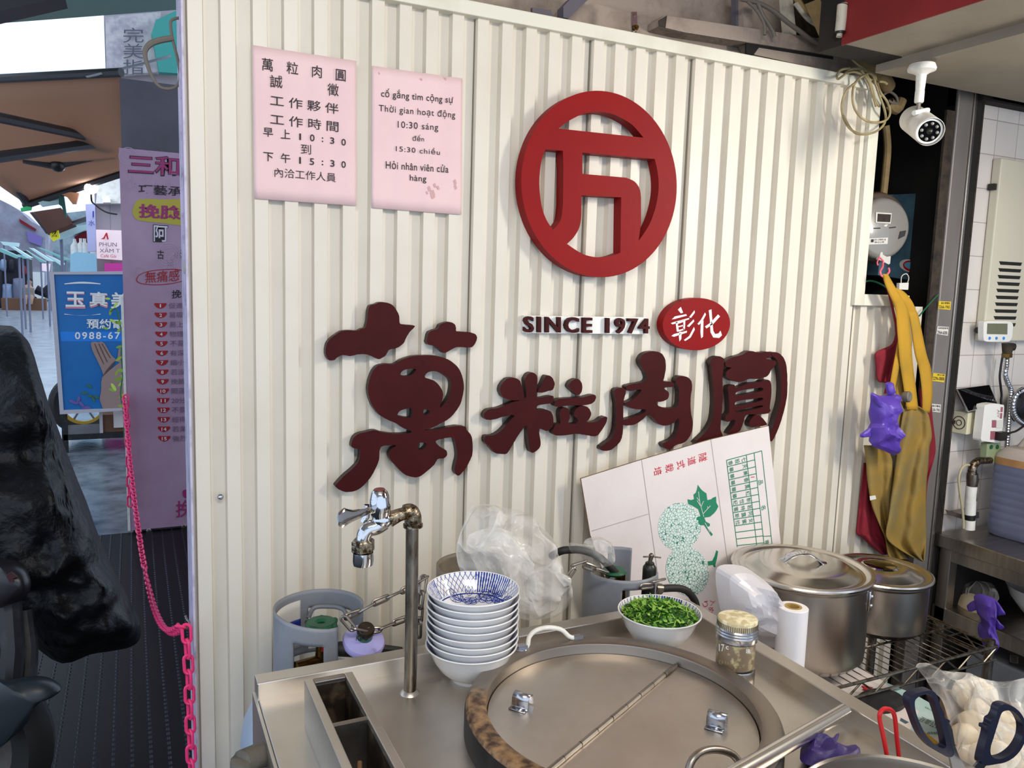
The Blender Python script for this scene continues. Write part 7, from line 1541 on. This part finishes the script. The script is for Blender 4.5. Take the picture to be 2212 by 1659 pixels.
N('purple_awning', [(280, 580), (440, 640), (430, 740), (300, 690)], 45.78, M('purple_fabric', '7d6cae', .7), 'purple fabric banner far down the street', 'banner', .2)
N('maroon_awning', [(200, 450), (380, 560), (370, 580), (210, 490)], 45.78, 'redcloth', 'narrow maroon banner strip far down the street', 'banner', .2)
pb = N('pale_blue_booth', [(740, 830), (800, 800), (1000, 820), (1030, 880), (1030, 2080), (740, 2100)], 13.0, 'paleblue', 'pale blue booth panel directly above the blue sign', 'booth', .5)
N('pink_stall', [(1100, 920), (1300, 920), (1300, 2480), (1100, 2495)], 9.0, 'hotpink', 'hot pink stall cloth right above the blue sign', 'stall', .1)
for i, (x, y) in enumerate(((790, 812), (855, 806), (895, 808), (985, 818))):
    p = A(*kn(x, y), 13.2); MB().lathe([(.0001, -.06), (.055, -.06), (.055, .10), (.02, .15), (.02, .2), (.0001, .2)], p, 12).build('bottle', 'whitep', label=['leftmost white bottle on the pale blue booth', 'second white bottle from the left on the pale blue booth', 'third white bottle from the left on the pale blue booth', 'rightmost white bottle on the pale blue booth'][i], cat='bottle', group='bottles on the pale blue booth')
# stall with hanging clothes and seated people
cols = ['clothdark', 'clothblue', 'clothgrey', 'clothdark', 'clothblue', 'clothgrey']
for i, (x0_, x1_, y0_, y1_, c_) in enumerate(((-60, 30, 1000, 1380, 'clothdark'), (20, 130, 1140, 1370, 'clothblue'), (135, 245, 1080, 1320, 'clothgrey'), (0, 70, 880, 1000, 'clothblue'), (90, 150, 880, 1010, 'clothdark'), (225, 280, 950, 1040, 'redcloth'))):
    p = [A(*kn(x, y), 37.98) for x, y in catmull([(x0_+12, y0_), (x1_-12, y0_), (x1_, y0_+40), (x1_-4, y1_), (x0_+4, y1_-8), (x0_, y0_+40)], 2)]
    mb = pillow(p, (0, -1, 0), .2, wob=.3, seed=i, freq=2.5, rings=4)
    mb.build('hanging_garment', c_, label=['dark garment at the very left of the clothes stall', 'pale blue bagged garment low in the clothes stall', 'grey bagged garment right of the pale blue one', 'small blue garment hanging high at far left', 'dark shirt hanging high in the clothes stall', 'small red garment above the seated person'][i], cat='garment', group='garments on the clothes stall')
zst = A(*kn(150, 1290), 16.0)
MB().box(A(*kn(-200, 1380), 38).x, A(*kn(300, 1340), 38).x, 38.1, 40, -.03, 2.3).build('clothes_stall', 'clothdark', label='dark clothes stall at the left of the wet street', cat='stall')
pz = A(*kn(305, 1345), 36.5)
ps = thing('person', 'person in pale top and dark hair sitting by the clothes stall', 'person', V((pz.x, 36.5, -.03)))
h_ = A(*kn(310, 1120), 15.0)
sk = lambda x, y, d=0: A(*kn(x, y), 36.5+d)
mb = MB().tube([sk(300, 1330), sk(300, 1260), sk(300, 1180), sk(306, 1150), sk(310, 1120)], [.17, .2, .19, .08, .07], 12, smooth=3).sphere(sk(312, 1110), .11, 12, sc=(.85, .9, 1.1))
for sgx in (-1, 1):
    mb.tube([sk(300+sgx*35, 1190), sk(300+sgx*50, 1235), sk(300+sgx*28, 1265, -.15)], [.06, .05, .04], 8, smooth=3)
    mb.tube([sk(300+sgx*22, 1275), sk(300+sgx*30, 1280, -.35), sk(300+sgx*28, 1350, -.38)], [.09, .08, .05], 8, smooth=3)
mb.build('body', 'skinp', ps)
MB().sphere(sk(313, 1100, .02), .12, 12, sc=(.9, .95, 1.0)).build('hair', 'clothdark', ps)
MB().tube([sk(300, 1280), sk(300, 1180)], [.215, .205], 12).build('shirt', 'cyltan', ps)
MB().box(pz.x-.9, pz.x+.6, 36.3, 36.8, -.03, sk(300, 1290).z).build('low_bench', 'wood', label='low bench under the seated person in the street', cat='bench')
mz = A(*kn(480, 1280), 40.0); sc2 = thing('scooter', 'small dark scooter standing on the far wet street', 'scooter', V((mz.x, 40, -.03)))
MB().tube([V((mz.x-.35, 40, .72)), V((mz.x, 40, .55)), V((mz.x+.35, 40, 1.0))], [.2, .24, .14], 8).build('scooter_body', 'clothdark', sc2)
for dx in (-.5, .5): MB().lathe([(.12, -.05), (.22, -.05), (.24, 0), (.22, .05), (.12, .05)], V((mz.x+dx, 40, .21)), 20, ax=(.3, 1, 0)).build('tyre', 'rubber', sc2)
wb_ = N('white_poster', [(325, 1010), (465, 1015), (470, 1330), (330, 1345)], 44, 'white', 'white poster board at the end of the clothes stall', 'poster', .1)
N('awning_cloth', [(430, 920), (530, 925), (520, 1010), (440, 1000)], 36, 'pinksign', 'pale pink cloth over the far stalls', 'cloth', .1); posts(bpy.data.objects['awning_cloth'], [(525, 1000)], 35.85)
# lamp
lp_ = thing('street_lamp', 'bright white lamp bulb hanging under the tan awning', 'lamp', A(197, 405, 8.52))
MB().sphere(A(197, 405, 8.52), .06, 14).build('bulb', 'lampglow', lp_)
MB().tube([A(197, 398, 8.52), A(196, 388, 8.50)], .03, 8).build('lamp_socket', 'black', lp_)
mb = MB().tube([A(*kn(x, y), 8.53+.47*(x-960)/270) for x, y in ((960, 130), (965, 260), (1000, 300), (1060, 350), (1140, 390), (1230, 405))], .008, 6, smooth=3); mb.build('wire', 'black', label='thin black wire sagging right from the street lamp', cat='wire')
MB().box(-9.4, -9, 9, 100, -.03, 5).build('wall_sky_blocker', 'facade', kind='structure')  # unseen slab kept left of the street to block skylight
